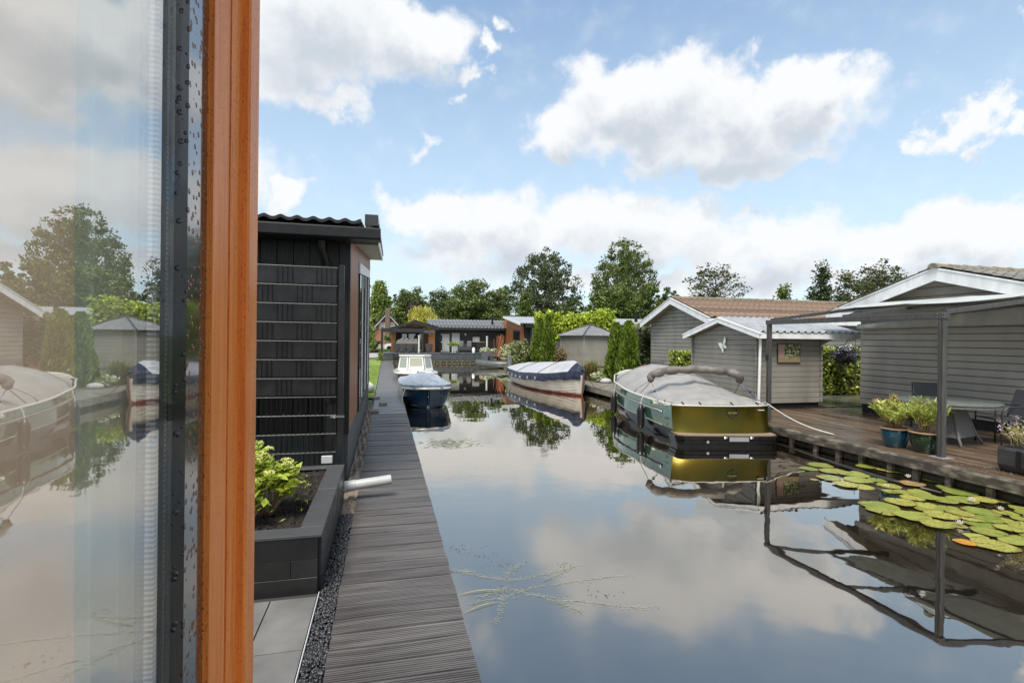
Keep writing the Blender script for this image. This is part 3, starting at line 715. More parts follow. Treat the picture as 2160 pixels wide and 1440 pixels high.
# ================================================================ hydrangeas in the bed
def hydrangea(lab, cx, cy, R, H, nst, nfl, seed):
    global nr
    r_ = random.Random(seed); T = thing('hydrangea', lab, 'shrub', (cx, cy, .6))
    st = MB(); tips = []
    for k in range(nst):
        a = r_.uniform(0, 2 * PI); q = R * math.sqrt(r_.random()); h = H * (1 - .45 * (q / R) ** 2) * r_.uniform(.75, 1.05)
        tip = Vector((cx + q * math.cos(a), cy + q * math.sin(a), .6 + h)); base = Vector((cx + q * .25 * math.cos(a), cy + q * .25 * math.sin(a), .58))
        mid = base.lerp(tip, .5) + Vector((r_.uniform(-.03, .03), r_.uniform(-.03, .03), .02))
        st.tube([base, mid, tip], [.006, .005, .003], 5); tips.append((tip, (tip - mid).normalized(), base, mid))
    st.build('stems', m_stem_tan, T)
    C = []; D = []
    for tip, d, base, mid in tips:
        for j in range(15):
            t = r_.random() ** .6; p = mid.lerp(tip, t); a = r_.uniform(0, 2 * PI)
            out = Vector((math.cos(a), math.sin(a), r_.uniform(-.1, .5))).normalized()
            C.append(p + out * r_.uniform(.03, .06)); D.append(out)
    C = np.array(C); D = np.array(D); V, F = leaf_arrays(C, .085, .52, .75, dirs=D)
    np_mesh('leaves', V, F, m_leaf_bright, T)
    for tip, d, *_ in sorted(tips, key=lambda t: -t[0].z)[:nfl]:
        C = []
        for j in range(60):
            v = Vector((r_.gauss(0, 1), r_.gauss(0, 1), r_.gauss(0, 1))).normalized(); C.append(tip + Vector((0, 0, .012)) + Vector((v.x * .035, v.y * .035, abs(v.z) * .028)))
        V, F = leaf_arrays(np.array(C), .018, .9, .6); np_mesh('flower_head', V, F, m_flower_pale, T)
hydrangea('large lime green shrub with pale yellow flower heads in the raised bed', -.93, 4.45, .26, .48, 38, 20, 3)
hydrangea('smaller green shrub half hidden behind the orange post in the raised bed', -1.22, 5.05, .2, .46, 18, 3, 4)
hydrangea('low lime green shrub at the front left of the raised bed, beside the orange post', -1.02, 4.15, .15, .38, 16, 8, 5)
# seedlings on the soil
C = []
for k in range(26):
    x, y = rnd.uniform(-.95, -.62), rnd.uniform(3.9, 5.4)
    for j in range(5): C.append((x + rnd.gauss(0, .012), y + rnd.gauss(0, .012), .655 + rnd.random() * .012))
V, F = leaf_arrays(np.array(C), .04, .25, .5); tag(np_mesh('seedlings', V, F, m_leaf_bright), kind='stuff')
# white thing on the lawn
p = on_z(786, 818, .29); o = MB().ball((0, 0, .17), .2, 14, (1.1, .8, .85)); o.ball((.12, .1, .09), .13, 10, (1, 1, .8))
ob = o.build('garden_sack', M('white_sack', (.68, .68, .66), (.55, .56, .55), sc=9, rough=.6, bump=.6, bsc=9, dist=.03), None, smooth=True, loc=(0, 0, 0)); ob.location = (-.56, 16.6, .28)
tag(ob, 'crumpled white sack lying on the green lawn past the black house', 'sack')
# ================================================================ right bank
m_clap = M('taupe_clapboard', (.335, .318, .283), (.255, .24, .208), sc=2.2, stretch=(1, 1, .35), detail=8, contrast=(.4, .75), rough=.55, bump=.35, bsc=40, bstretch=(1, 1, 6), dist=.0015, island=.05)
m_log = M('taupe_log_boards', (.265, .248, .218), (.195, .18, .155), sc=2.6, stretch=(1, 1, .4), detail=8, contrast=(.4, .75), rough=.5, bump=.35, bsc=36, bstretch=(1, 1, 8), dist=.0018, island=.06, r2=.4)
m_log2 = M('grey_pavilion_boards', (.27, .25, .22), (.22, .205, .18), sc=1.6, rough=.55, bump=.2, bsc=36, island=.05)
m_dark_base = M('black_plinth', (.012, .012, .012), rough=.6)
m_moss_tile = M('mossy_brown_tile', (.20, .125, .085), (.12, .09, .065), sc=14, rough=.85, bump=.8, bsc=30, dist=.01, island=.45)
m_grey_tile = M('lichen_grey_tile', (.12, .115, .11), (.20, .19, .165), sc=14, rough=.8, bump=.6, bsc=50, dist=.006, island=.15)
m_ridge = M('mossy_ridge', (.14, .12, .085), (.24, .215, .16), sc=14, rough=.9, bump=.9, bsc=40, dist=.012, island=.25)
m_corr = M('pale_corrugated_sheet', (.36, .37, .385), (.27, .28, .29), sc=3, rough=.32, spec=.5)
m_corr_grey = M('grey_corrugated_sheet', (.20, .20, .20), (.15, .15, .15), sc=3, rough=.45)
m_wetdeck = M('wet_brown_decking', (.080, .048, .028), (.130, .092, .060), sc=1.2, rough=.16, spec=.5, bump=.3, bsc=20, stretch=(6, .8, 1), dist=.002, island=.3, r2=.42, detail=8)
m_oldbeam = M('mossy_weathered_beam', (.045, .036, .026), (.21, .19, .15), sc=5, rough=.75, bump=.8, bsc=24, stretch=(1, 1, 2.5), dist=.008, contrast=(.46, .74), detail=9)
m_darkpile = M('black_wet_sheeting', (.012, .010, .008), (.035, .03, .022), sc=7, rough=.45, bump=.5, bsc=20)
m_perg = M('grey_aluminium', (.055, .055, .055), (.085, .083, .08), sc=6, rough=.42, metal=.2, bump=.15, bsc=30, stretch=(4, 4, .6))
m_sail = M('white_sailcloth', (.58, .61, .60), (.50, .53, .52), sc=4, rough=.7, transl=.3)
m_dull_sail = M('dull_grey_sailcloth', (.44, .44, .41), (.36, .36, .33), sc=5, rough=.7, transl=.15, stretch=(1, 1, .3))

def clap(b, o, u, nrm, z0, z1, step, span, proud=.016, lip=.005):
    """lapped boards on a vertical wall: o origin, u along the wall, span(z)->(a,b) clips gables"""
    o, u, nrm = Vector(o), Vector(u).normalized(), Vector(nrm).normalized(); z = z0
    while z < z1 - 1e-4:
        zt_ = min(z + step, z1); a0, b0 = span(z); a1, b1 = span(zt_)
        if b0 - a0 > .02:
            if b1 - a1 < .01: mid = (a1 + b1) / 2; a1 = mid - .005; b1 = mid + .005
            P = lambda a, zz_, off: Vector((o.x, o.y, 0)) + u * a + nrm * off + Vector((0, 0, zz_))
            b.add([P(a0, z, lip), P(b0, z, lip), P(b0, z, proud), P(a0, z, proud), P(b1, zt_, lip), P(a1, zt_, lip)], [(0, 1, 2, 3), (3, 2, 4, 5)])
        z = zt_
def groove_boards(b, o, u, nrm, z0, z1, step, span, g=.006, th=.02):
    """flush boards with a V groove between them"""
    o, u, nrm = Vector(o), Vector(u).normalized(), Vector(nrm).normalized(); z = z0
    while z < z1 - 1e-4:
        zt_ = min(z + step, z1); a0, b0 = span(z + g); a1, b1 = span(zt_ - g)
        if b0 - a0 > .03:
            if b1 - a1 < .01: mid = (a1 + b1) / 2; a1 = mid - .005; b1 = mid + .005
            P = lambda a, zz_, off: Vector((o.x, o.y, 0)) + u * a + nrm * off + Vector((0, 0, zz_))
            b.add([P(a0, z, 0), P(b0, z, 0), P(b0, z + g, th), P(a0, z + g, th), P(b1, zt_ - g, th), P(a1, zt_ - g, th), P(b1, zt_, 0), P(a1, zt_, 0)],
                  [(0, 1, 2, 3), (3, 2, 4, 5), (5, 4, 6, 7)])
        z = zt_
def corrugated(o, u, v, nu, pitch, lv, nrm, amp=.018, trap=True):
    o, u, v, nrm = Vector(o), Vector(u).normalized(), Vector(v).normalized(), Vector(nrm).normalized(); b = MB()
    pr = [(0, 0), (.12, 1), (.38, 1), (.5, 0)] if trap else [(i / 8, .5 + .5 * math.sin(2 * PI * i / 8)) for i in range(8)]
    pts = [(i + t) * pitch for i in range(nu) for t, h in pr]; hs_ = [h * amp for i in range(nu) for t, h in pr]
    lo = [o + u * p + nrm * h for p, h in zip(pts, hs_)]; hi = [q + v * lv for q in lo]; w = len(lo)
    lo2 = [q - nrm * .012 for q in lo]; hi2 = [q - nrm * .012 for q in hi]
    b.add(lo + hi + lo2 + hi2, [(i, i + 1, w + i + 1, w + i) for i in range(w - 1)] + [(2 * w + i + 1, 2 * w + i, 3 * w + i, 3 * w + i + 1) for i in range(w - 1)] + [(i + 1, i, 2 * w + i, 2 * w + i + 1) for i in range(w - 1)])
    return b
def gable_barge(b, x, yl, zl, ya, za, yr, zr, h, th=.03):
    """bargeboards of a gable that faces -X"""
    for (y0, z0, y1, z1) in ((yl, zl, ya, za), (yr, zr, ya, za)):
        b.prism([(x, y0, z0), (x, y1, z1), (x, y1, z1 - h), (x, y0, z0 - h)], (th, 0, 0))

# ---------------------------------------------------------------- decking and bank edge
DK = thing('wet_deck', 'wet brown timber deck along the right bank with a mossy edge beam', 'deck', (9.5, 7, .1))
db = MB(); x = 7.66; dy0, dy1 = -3., 10.95
while x < 11.35:
    x2 = x + .118; y = dy0 + rnd.uniform(-1.5, 0)
    while y < dy1:
        ye = min(y + rnd.uniform(2.2, 3.6), dy1 + .0)
        z = .30 + rnd.uniform(-.0015, .0015)
        if ye > dy0: db.add([(x, max(y, dy0), z), (x2 - .006, max(y, dy0), z), (x2 - .006, ye - .003, z), (x, ye - .003, z), (x2 - .006, max(y, dy0), z - .02), (x2 - .006, ye - .003, z - .02), (x, max(y, dy0), z - .02), (x, ye - .003, z - .02)], [(0, 1, 2, 3), (1, 4, 5, 2), (6, 0, 3, 7)])
        y = ye
    x = x2
db.build('planks', m_wetdeck, DK)
eb = MB(); ne = 90
vs = []
for i in range(ne + 1):
    y = -3 + 34 * i / ne; j = .012 * math.sin(i * 1.7) + rnd.uniform(-.006, .006); xo = 7.56 - max(0, (y - 11)) * .019
    vs += [(xo + j, y, .16 + rnd.uniform(-.006, .006)), (xo + j * .5, y, .285 + j * .4), (xo + .025, y, .305 + j * .5), (xo + .10, y, .306 + j * .5)]
eb.add(vs, [(4 * i + k, 4 * i + 4 + k, 4 * i + 5 + k, 4 * i + 1 + k) for i in range(ne) for k in range(3)])
eb.build('edge_beam', m_oldbeam, DK)
sb = MB(); sb.prism([(7.72, -3, -.5), (7.72, 11, -.5), (7.34, 31, -.5), (7.34, 31, .2), (7.72, 11, .2), (7.72, -3, .2)], (.03, 0, 0))
for z in (.02, .10): sb.box(7.69, 7.719, -3, 11, z, z + .07)
sb.build('sheeting', m_darkpile, DK)
for i, y in enumerate((-1.6, -.9, -.2, .6, 1.3, 2.0, 2.7, 3.35, 4.0, 4.45, 4.96, 5.46, 5.91, 6.31, 6.81, 7.25, 7.73, 8.3, 8.9, 9.6, 10.3, 11.2, 12.6, 14.2, 15.8, 17.4, 19.0, 20.8)):
    xo = 7.60 - max(0, (y - 11)) * .019
    p = MB().bbox(xo, xo + .07 + .02 * rnd.random(), y - .035, y + .035 + .012 * rnd.random(), -.5, .158, .006); p.build('pile', m_oldbeam, DK)
hb = MB().tube([(7.52, 8.5, -.03), (7.32, 7.3, -.022), (7.18, 6.2, -.016), (7.28, 5.3, -.03)], .04, 10)
tag(hb.build('sunken_log', m_darkpile, None, smooth=True, loc=(7.3, 7, 0)), 'dark sunken log lying in the water among the lily pads', 'log')
# stone patio behind the deck and north of the sheds
pt = MB()
for i in range(10):
    for j in range(8): pt.bbox(11.45 + i * .6, 12.04 + i * .6, 9.5 + j * .6, 10.09 + j * .6, .24, .30, .004)
tag(pt.build('patio', M('wet_patio_slab', (.09, .095, .07), (.14, .14, .10), sc=3, rough=.12, r2=.3, island=.15)), kind='structure')
tag(MB().box(9.24, 16.5, 11.0, 11.06, .24, .315).build('patio_kerb', m_dark_base), kind='structure')
tag(MB().grid(lambda a, b: (7.45 + a * 4.0, 14.6 + b * 17, .275 + .025 * math.sin(a * 21) * math.sin(b * 33)), 30, 60).build('planting_bed', M('bark_bed', (.05, .036, .024), (.10, .075, .05), sc=14, rough=.9, bump=.8, bsc=40, dist=.02)), kind='structure')
# concrete landing by the grey boat
tag(MB().bbox(7.28, 8.6, 15.6, 21.6, .10, .31, .01).build('landing_stage', M('mossy_landing', (.12, .105, .085), (.20, .18, .15), sc=5, rough=.7, bump=.4), None, loc=(7.9, 18.5, .1)), 'low mossy landing stage on the right bank behind the grey covered boat', 'landing stage')

# ---------------------------------------------------------------- house at far right
H1 = thing('canal_house', 'taupe clapboard house at the far right with white bargeboards and mossy ridge', 'house', (13, 8.2, .3))
hx, ya, za, yl, zl, yr_, zr_ = 11.4, 8.2, 3.55, 10.88, 2.74, 5.52, 2.74
gs = lambda z: (10.2, 6.2)
def span1(z):
    if z < 2.62: return (6.15, 10.2)
    t = (za - .157 - z) / ((za - zl) / (yl - ya)); return (max(6.15, 8.2 - t), min(10.2, 8.2 + t))
b = MB(); groove_boards(b, (hx, 0, 0), (0, 1, 0), (-1, 0, 0), .50, 2.63, .142, span1, .013, .032); groove_boards(b, (hx, 0, 0), (0, 1, 0), (-1, 0, 0), 2.63, 3.39, .19, span1, .013, .032)
groove_boards(b, (hx, 10.2, 0), (1, 0, 0), (0, 1, 0), .50, 2.74, .142, lambda z: (0, 9), .013, .032)
b.box(hx + .006, hx + .1, 6.15, 10.195, .5, 2.7)
b.build('clapboard_wall', m_clap, H1)
MB().box(hx - .012, hx + .006, 10.165, 10.222, .5, 2.72).build('corner_strip', m_log, H1)
MB().box(hx + .02, hx + .1, 6.15, 10.19, .2, .498).build('plinth', m_dark_base, H1)
MB().box(hx + .1, 21, 6.0, 6.15, .2, 2.74).build('far_wall', m_clap, H1)
b = MB(); gable_barge(b, 11.0, yl, zl, ya, za, yr_, zr_, .25); b.build('bargeboard', m_white, H1)
b = MB(); gable_barge(b, 10.985, yl + .02, zl + .012, ya, za + .018, yr_ - .02, zr_ + .012, .028, .10); b.build('verge_strip', m_white, H1)
b = MB()
for y0, z0 in ((yl, zl), (yr_, zr_)): b.prism([(11.031, y0, z0 - .13), (11.031, ya, za - .13), (11.031, ya, za - .155), (11.031, y0, z0 - .155)], (.40, 0, 0))
b.build('soffit', m_soffit, H1)
for sgn, y0 in ((1, yl), (-1, yr_)):
    vv = Vector((0, ya - y0, za - zl)); ln = vv.length
    tiled_roof((11.02, y0, zl + .005) if sgn > 0 else (11.02, y0, zl + .005), (1, 0, 0), vv, 33, 8, .30, ln / 8, .045, .02, (0, (za - zl) * sgn, (ya - yr_)), per=6).build('roof_tiles', m_grey_tile, H1, smooth='auto')
for i in range(22):
    x = 10.95 + i * .42
    b = MB(); n_ = 9
    for (xa, xb, ra, rb) in ((x, x + .44, .105, .092),):
        vs = [(xx, ya + r * math.cos(PI * k / (n_ - 1)), za + .005 + r * math.sin(PI * k / (n_ - 1))) for xx, r in ((xa, ra), (xb, rb)) for k in range(n_)]
        b.add(vs, [(k, k + 1, n_ + k + 1, n_ + k) for k in range(n_ - 1)] + [tuple(range(n_))])
    b.build('ridge_tile', m_ridge, H1, smooth='auto')
# ---------------------------------------------------------------- pergola
PG = thing('pergola', 'dark grey metal pergola frame over the wet deck at right', 'pergola', (8.05, 7.6, .3))
PX, PYN, PYF = 8.05, 5.87, 9.42
for y in (PYN, PYF):
    b = MB(); b.bbox(PX - .04, PX + .04, y - .042, y + .042, .312, 2.44, .006); b.box(PX - .052, PX - .0455, y - .012, y + .012, .32, 2.36); b.build('post', m_perg, PG)
MB().box(PX - .11, PX + .11, PYN - .11, PYN + .11, .303, .3115).build('foot_plate', M('bare_metal_plate', (.30, .30, .31), rough=.5, metal=.3), PG)
MB().bbox(PX - .05, PX + .05, PYN - .06, PYF + .06, 2.37, 2.465, .006).build('front_beam', m_perg, PG)
rz_ = lambda x: 2.47 + (x - 8.05) * .127
for y in (PYN, 7.62, PYF): MB().bar((PX + .05, y, rz_(PX)), (11.36, y, rz_(11.36)), .05, .065).build('rafter', m_perg, PG)
for x_ in (9.65,): MB().bar((x_, PYN + .03, rz_(x_)), (x_, PYF - .03, rz_(x_)), .04, .04).build('cross_bar', m_perg, PG)
bt = MB()
for zz_ in (2.39, 2.44):
    for y_ in (PYN - .04, PYN + .04): bt.ball((PX - .055, y_, zz_), .007, 6)
bt.build('bolts', m_steel, PG)
MB().box(PX - .07, PX - .0455, PYF - .03, PYF + .03, 1.60, 1.72).build('clamp', m_black_pvc, PG)
def sail(name, lab, y0, y1, x0, x1, sag):
    b = MB().grid(lambda a, c: (x0 + a * (x1 - x0), y0 + c * (y1 - y0), rz_(x0 + a * (x1 - x0)) + .085 - sag * math.sin(PI * c) + .02 * math.sin(a * 19) * math.sin(PI * c)), 30, 14)
    o = b.build(name, m_sail, None, smooth=True, loc=((x0 + x1) / 2, (y0 + y1) / 2, rz_(x0))); tag(o, lab, 'canopy', 'sailcloth canopies on the pergola')
    s = o.modifiers.new('t', 'SOLIDIFY'); s.thickness = .006
sail('shade_canopy', 'white shade canopy gathered on the pergola, nearest the camera', PYN + .04, 7.58, 9.5, 11.3, .03)
sail('shade_canopy', 'white shade canopy on the pergola nearest the small shed', 7.66, PYF - .04, 9.7, 11.2, .02)
def vz(a): return 2.415 + .10 * a ** 1.6, 2.33 + .06 * a
b = MB().grid(lambda a, c: (11.26 - .03 * math.sin(c * PI) - .02 * math.sin(a * 30) * c, 10.18 - 4.2 * a, (2.43 + .33 * a) * (1 - c) + (2.335 + .03 * a) * c), 60, 8)
o = b.build('rolled_awning', m_dull_sail, None, smooth=True, loc=(11.26, 8.1, 2.4)); o.modifiers.new('t', 'SOLIDIFY').thickness = .02
tag(o, 'long dull white awning cloth hanging along the top of the clapboard wall', 'awning')

# ---------------------------------------------------------------- shed
SH = thing('garden_shed', 'small taupe log shed with white fascia and ribbed pale roof', 'shed', (10.5, 12.6, .3))
sx0, sx1, sy0, sy1 = 9.23, on_y(1729, 760, 11.17).x, 11.17, 14.0; sya, sza, sze = 12.5, 2.60, 2.24
def span_s(z):
    t = min(1, max(0, (sza - .1 - z) / (sza - .1 - 2.12))); return (sya + (sy0 - sya) * t, sya + (sy1 - sya) * t)
b = MB(); groove_boards(b, (sx0, 0, 0), (0, 1, 0), (-1, 0, 0), .42, 2.50, .135, span_s, .007, .018); b.box(sx0 + .001, sx0 + .05, sy0 + .02, sy1, .42, 2.12); b.build('front_wall', m_log, SH)
b = MB(); groove_boards(b, (0, sy0, 0), (1, 0, 0), (0, -1, 0), .42, 2.13, .135, lambda z: (sx0 + .02, sx1), .007, .018); b.build('side_wall', m_log, SH)
MB().box(sx0 + .03, sx1, sy0 + .03, sy1, .3, .415).build('plinth', m_dark_base, SH)
MB().box(sx0 + .05, sx1, sy1 - .04, sy1, .42, 2.12).build('rear_wall', m_log, SH); MB().box(sx1 - .04, sx1, sy0 + .02, sy1 - .041, .42, 2.12).build('end_wall', m_log, SH)
for cx, cy in ((sx0, sy0), (sx0, sy1), (sx1, sy0)):
    b = MB()
    for k in range(13):
        z = .425 + k * .135
        if z > 2.05: break
        b.bbox(cx - .09, cx - .0185, cy - .022, cy + .022, z, z + .12, .008); b.bbox(cx - .022, cx + .022, cy - .09, cy - .0185, z + .01, z + .128, .008) if cy < 12 else b.bbox(cx - .022, cx + .022, cy + .0185, cy + .09, z + .01, z + .128, .008)
    b.build('log_corner', m_log, SH)
b = MB(); gable_barge(b, 8.98, 14.22, 2.19, sya, sza + .05, 10.86, 2.21, .135); b.build('bargeboard', m_white, SH)
b = MB(); gable_barge(b, 8.97, 14.24, 2.205, sya, sza + .066, 10.84, 2.225, .035, .08); b.build('verge_strip', m_white, SH)
MB().box(9.0, 12.2, 10.86, 10.90, 2.08, 2.235).build('fascia', m_white, SH)
b = MB(); b.prism([(9.01, 10.9, 2.13), (9.01, sya, 2.55), (9.01, sya, 2.52), (9.01, 10.9, 2.10)], (3.1, 0, 0)); b.prism([(9.01, 14.2, 2.12), (9.01, sya, 2.55), (9.01, sya, 2.52), (9.01, 14.2, 2.09)], (3.1, 0, 0)); b.build('roof_boards', m_log, SH)
vv = Vector((0, sya - 10.84, sza + .06 - 2.24)); corrugated((9.03, 10.84, 2.24), (1, 0, 0), vv, 15, .21, vv.length, (0, -vv.z, vv.y), .04).build('ribbed_roof', m_corr, SH)
vv = Vector((0, sya - 14.2, sza + .06 - 2.22)); corrugated((9.03, 14.2, 2.22), (1, 0, 0), vv, 15, .21, vv.length, (0, vv.z, -vv.y), .04).build('ribbed_roof', m_corr, SH)
MB().tube([(9.14, 11.0, 2.09), (9.12, 11.02, .34)], .035, 12).build('downpipe', m_white, SH, smooth='auto')
MB().prism([(sx1 + .01, 11.17, 1.90), (sx1 + .42, 11.17, 2.07), (sx1 + .01, 11.17, 2.07)], (0, .06, 0)).build('eaves_bracket', m_log, SH)
# butterfly on the shed
c = Vector((9.195, 12.52, 1.90)); BF = thing('butterfly_ornament', 'white butterfly ornament mounted on the taupe shed front', 'ornament', c)
m_bf = M('pale_green_enamel', (.74, .78, .68), (.80, .82, .75), sc=20, rough=.4)
def wing(pts, tilt):
    b = MB(); P = [(c.x - .012 - abs(p[0]) * tilt, c.y - p[0] * 1.45, c.z + p[1] * 1.1) for p in pts]; b.prism(P, (-.004, 0, 0)); b.build('wing', m_bf, BF)
wing([(0, -.02), (.0, .07), (.02, .15), (.055, .21), (.07, .20), (.075, .16), (.085, .15), (.08, .11), (.09, .09), (.075, .05), (.05, .03), (.02, -.01)], .12)
wing([(.0, -.03), (.03, .0), (.07, .0), (.095, -.02), (.10, -.05), (.125, -.075), (.10, -.085), (.06, -.09), (.02, -.07)], .12)
wing([(-.01, .0), (-.03, .04), (-.07, .055), (-.12, .05), (-.14, .03), (-.12, .0), (-.09, -.06), (-.06, -.10), (-.03, -.13), (-.02, -.10)], .1)
wing([(-.01, -.05), (-.035, -.10), (-.04, -.15), (-.02, -.19), (.0, -.21), (.01, -.17), (.015, -.1)], .1)
MB().tube([(c.x - .018, c.y + .01, c.z + .03), (c.x - .02, c.y, c.z - .06), (c.x - .016, c.y - .008, c.z - .12)], [.008, .010, .005], 8).build('body', m_log, BF, smooth=True)
# picture: a garden street scene printed on a panel, with lettering-free generic content
def picture_mat():
    mt, nt = nodes_of('printed_scene'); out = N(nt, 'ShaderNodeOutputMaterial'); p = N(nt, 'ShaderNodeBsdfPrincipled'); p.inputs['Roughness'].default_value = .25
    tc = N(nt, 'ShaderNodeTexCoord'); s = N(nt, 'ShaderNodeSeparateXYZ'); L(nt, tc.outputs['Generated'], s.inputs[0])
    nz = N(nt, 'ShaderNodeTexNoise'); nz.inputs['Scale'].default_value = 9; nz.inputs['Detail'].default_value = 8; mp = N(nt, 'ShaderNodeMapping'); mp.inputs['Scale'].default_value = (1.2, 1, 1)
    L(nt, tc.outputs['Generated'], mp.inputs[0]); L(nt, mp.outputs[0], nz.inputs['Vector'])
    r = N(nt, 'ShaderNodeValToRGB'); e = r.color_ramp.elements; e[0].position = .36; e[0].color = (.02, .035, .012, 1); e[1].position = .62; e[1].color = (.50, .52, .38, 1)
    for q, cc in ((.46, (.09, .12, .04, 1)), (.54, (.25, .26, .14, 1))): el_ = e.new(q); el_.color = cc
    L(nt, nz.outputs[0], r.inputs[0])
    # warm house wall at the left, ochre path at the bottom
    w = mth(nt, 'ADD', s.outputs[0], mth(nt, 'MULTIPLY', mth(nt, 'SUBTRACT', nz.outputs[0], .5), .25))
    m1 = N(nt, 'ShaderNodeMix', data_type='RGBA'); L(nt, mth(nt, 'LESS_THAN', w, .27), m1.inputs[0]); L(nt, r.outputs[0], m1.inputs[6]); m1.inputs[7].default_value = (.42, .26, .22, 1)
    h = mth(nt, 'ADD', s.outputs[2], mth(nt, 'MULTIPLY', mth(nt, 'SUBTRACT', nz.outputs[0], .5), .5))
    m2 = N(nt, 'ShaderNodeMix', data_type='RGBA'); L(nt, mth(nt, 'LESS_THAN', h, .25), m2.inputs[0]); L(nt, m1.outputs[2], m2.inputs[6]); m2.inputs[7].default_value = (.30, .22, .13, 1)
    L(nt, m2.outputs[2], p.inputs['Base Color']); L(nt, p.outputs[0], out.inputs[0]); return mt
PC = thing('garden_picture', 'framed colour picture of a leafy lane on the shed side wall', 'picture', (10.1, 11.14, 1.46))
MB().box(9.76, 10.46, 11.115, 11.1495, 1.46, 1.95).build('frame', M('dark_picture_edge', (.05, .04, .035), rough=.4), PC)
MB().box(9.775, 10.445, 11.1105, 11.1145, 1.475, 1.935).build('print', picture_mat(), PC)

# ---------------------------------------------------------------- second clapboard house
H2 = thing('brown_roofed_house', 'taupe clapboard house with mossy brown roof and white bargeboards behind the shed', 'house', (15, 18.4, .3))
hx, ya, za, yl, zl, yr_, zr_ = 11.4, 18.35, 3.70, 20.82, 2.80, 15.86, 2.84
def span2(z):
    if z < 2.5: return (16.2, 20.5)
    t = (za - .157 - z) / ((za - zl) / (yl - ya)); return (max(16.2, 18.35 - t), min(20.5, 18.35 + t))
b = MB(); groove_boards(b, (hx, 0, 0), (0, 1, 0), (-1, 0, 0), .40, 2.5, .15, span2, .013, .032); groove_boards(b, (hx, 0, 0), (0, 1, 0), (-1, 0, 0), 2.5, 3.54, .15, span2, .013, .032)
groove_boards(b, (hx, 16.2, 0), (1, 0, 0), (0, -1, 0), .40, 2.8, .15, lambda z: (0, 13), .013, .032); b.box(hx + .01, hx + .1, 16.21, 20.5, .4, 2.6); b.box(hx + .01, 24.4, 20.4, 20.5, .4, 2.7)
b.build('clapboard_wall', m_clap, H2)
MB().box(hx - .012, hx + .006, 20.46, 20.52, .4, 2.7).build('corner_strip', m_log, H2)
b = MB(); gable_barge(b, 11.0, yl, zl, ya, za, yr_, zr_, .24); b.build('bargeboard', m_white, H2)
b = MB(); gable_barge(b, 10.985, yl + .02, zl + .012, ya, za + .018, yr_ - .02, zr_ + .012, .03, .10); b.build('verge_strip', m_white, H2)
b = MB()
for y0, z0 in ((yl, zl), (yr_, zr_)): b.prism([(11.031, y0, z0 - .13), (11.031, ya, za - .13), (11.031, ya, za - .155), (11.031, y0, z0 - .155)], (.40, 0, 0))
b.build('soffit', m_soffit, H2)
MB().box(11.0, 24.6, 15.80, 15.855, 2.64, 2.80).build('gutter', m_white, H2)
for y0, z0, sg in ((yr_, zr_, -1), (yl, zl, 1)):
    vv = Vector((0, ya - y0, za - z0)); tiled_roof((11.03, y0, z0 + .01), (1, 0, 0), vv, 54, 9, .25, vv.length / 9, .035, .022, (0, (za - z0) * sg, 2.5), per=5).build('roof_tiles', m_moss_tile, H2)
b = MB()
for i in range(34):
    x = 11.02 + i * .4; n_ = 7
    vs = [(xx, ya + r * math.cos(PI * k / (n_ - 1)), za + r * .8 * math.sin(PI * k / (n_ - 1))) for xx, r in ((x, .12), (x + .41, .105)) for k in range(n_)]; b.add(vs, [(k, k + 1, n_ + k + 1, n_ + k) for k in range(n_ - 1)])
b.build('ridge_tiles', m_ridge, H2)

# ---------------------------------------------------------------- hedges, basket, chair
def hedge(name, lab, x0, x1, y0, y1, z0, z1, n, mat, size=.1, core=None, cat='hedge', asp=.5):
    T = thing(name, lab, cat, ((x0 + x1) / 2, (y0 + y1) / 2, z0))
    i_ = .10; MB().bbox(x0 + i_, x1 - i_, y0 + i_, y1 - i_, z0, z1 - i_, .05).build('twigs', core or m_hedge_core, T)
    fac = [((x1 - x0) * (z1 - z0), 0), ((x1 - x0) * (z1 - z0), 1), ((y1 - y0) * (z1 - z0), 2), ((y1 - y0) * (z1 - z0), 3), ((x1 - x0) * (y1 - y0), 4)]
    tot = sum(f[0] for f in fac); Cs = []; Ds = []
    for ar, k in fac:
        q = int(n * ar / tot); X = nr.uniform(x0, x1, q); Y = nr.uniform(y0, y1, q); Z = nr.uniform(z0 + .04, z1, q); dp_ = np.abs(nr.normal(0, .05, q)) - .02
        if k == 0: Y = y0 + dp_; dr = (0, -1, .1)
        elif k == 1: Y = y1 - dp_; dr = (0, 1, .1)
        elif k == 2: X = x0 + dp_; dr = (-1, 0, .1)
        elif k == 3: X = x1 - dp_; dr = (1, 0, .1)
        else: Z = z1 - dp_; dr = (0, 0, 1)
        Cs.append(np.stack([X, Y, Z], 1)); Ds.append(np.tile(np.array([dr], float), (q, 1)))
    C = np.concatenate(Cs); D = np.concatenate(Ds) * .7 + nr.normal(size=C.shape) * .6 + np.array([0, 0, .2])
    V, F = leaf_arrays(C, size, asp, .3, dirs=D); np_mesh('leaves', V, F, mat, T); return T
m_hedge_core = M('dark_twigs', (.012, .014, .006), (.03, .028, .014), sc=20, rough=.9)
m_laurel = M('laurel_leaf', (.19, .27, .028), (.42, .44, .07), sc=3.5, rough=.28, spec=.5, transl=.2, island=.55)
hedge('laurel_hedge', 'glossy yellow green laurel hedge in the gap between shed and right house', 12.4, 16.4, 13.5, 14.3, .28, 1.83, 5200, m_laurel, .13)
hedge('laurel_hedge', 'clipped square of laurel hedge left of the shed front', 10.1, 11.2, 15.9, 16.9, .28, 1.62, 3000, m_laurel, .10)
HBk = thing('hanging_basket', 'hanging basket of dark purple flowers beside the right house corner', 'basket', (13.9, 13.0, 1.3))
b = MB().ball((13.9, 13.0, 1.50), .2, 10, (1, 1, .7)); b.build('bowl', m_hedge_core, HBk, smooth=True)
b = MB()
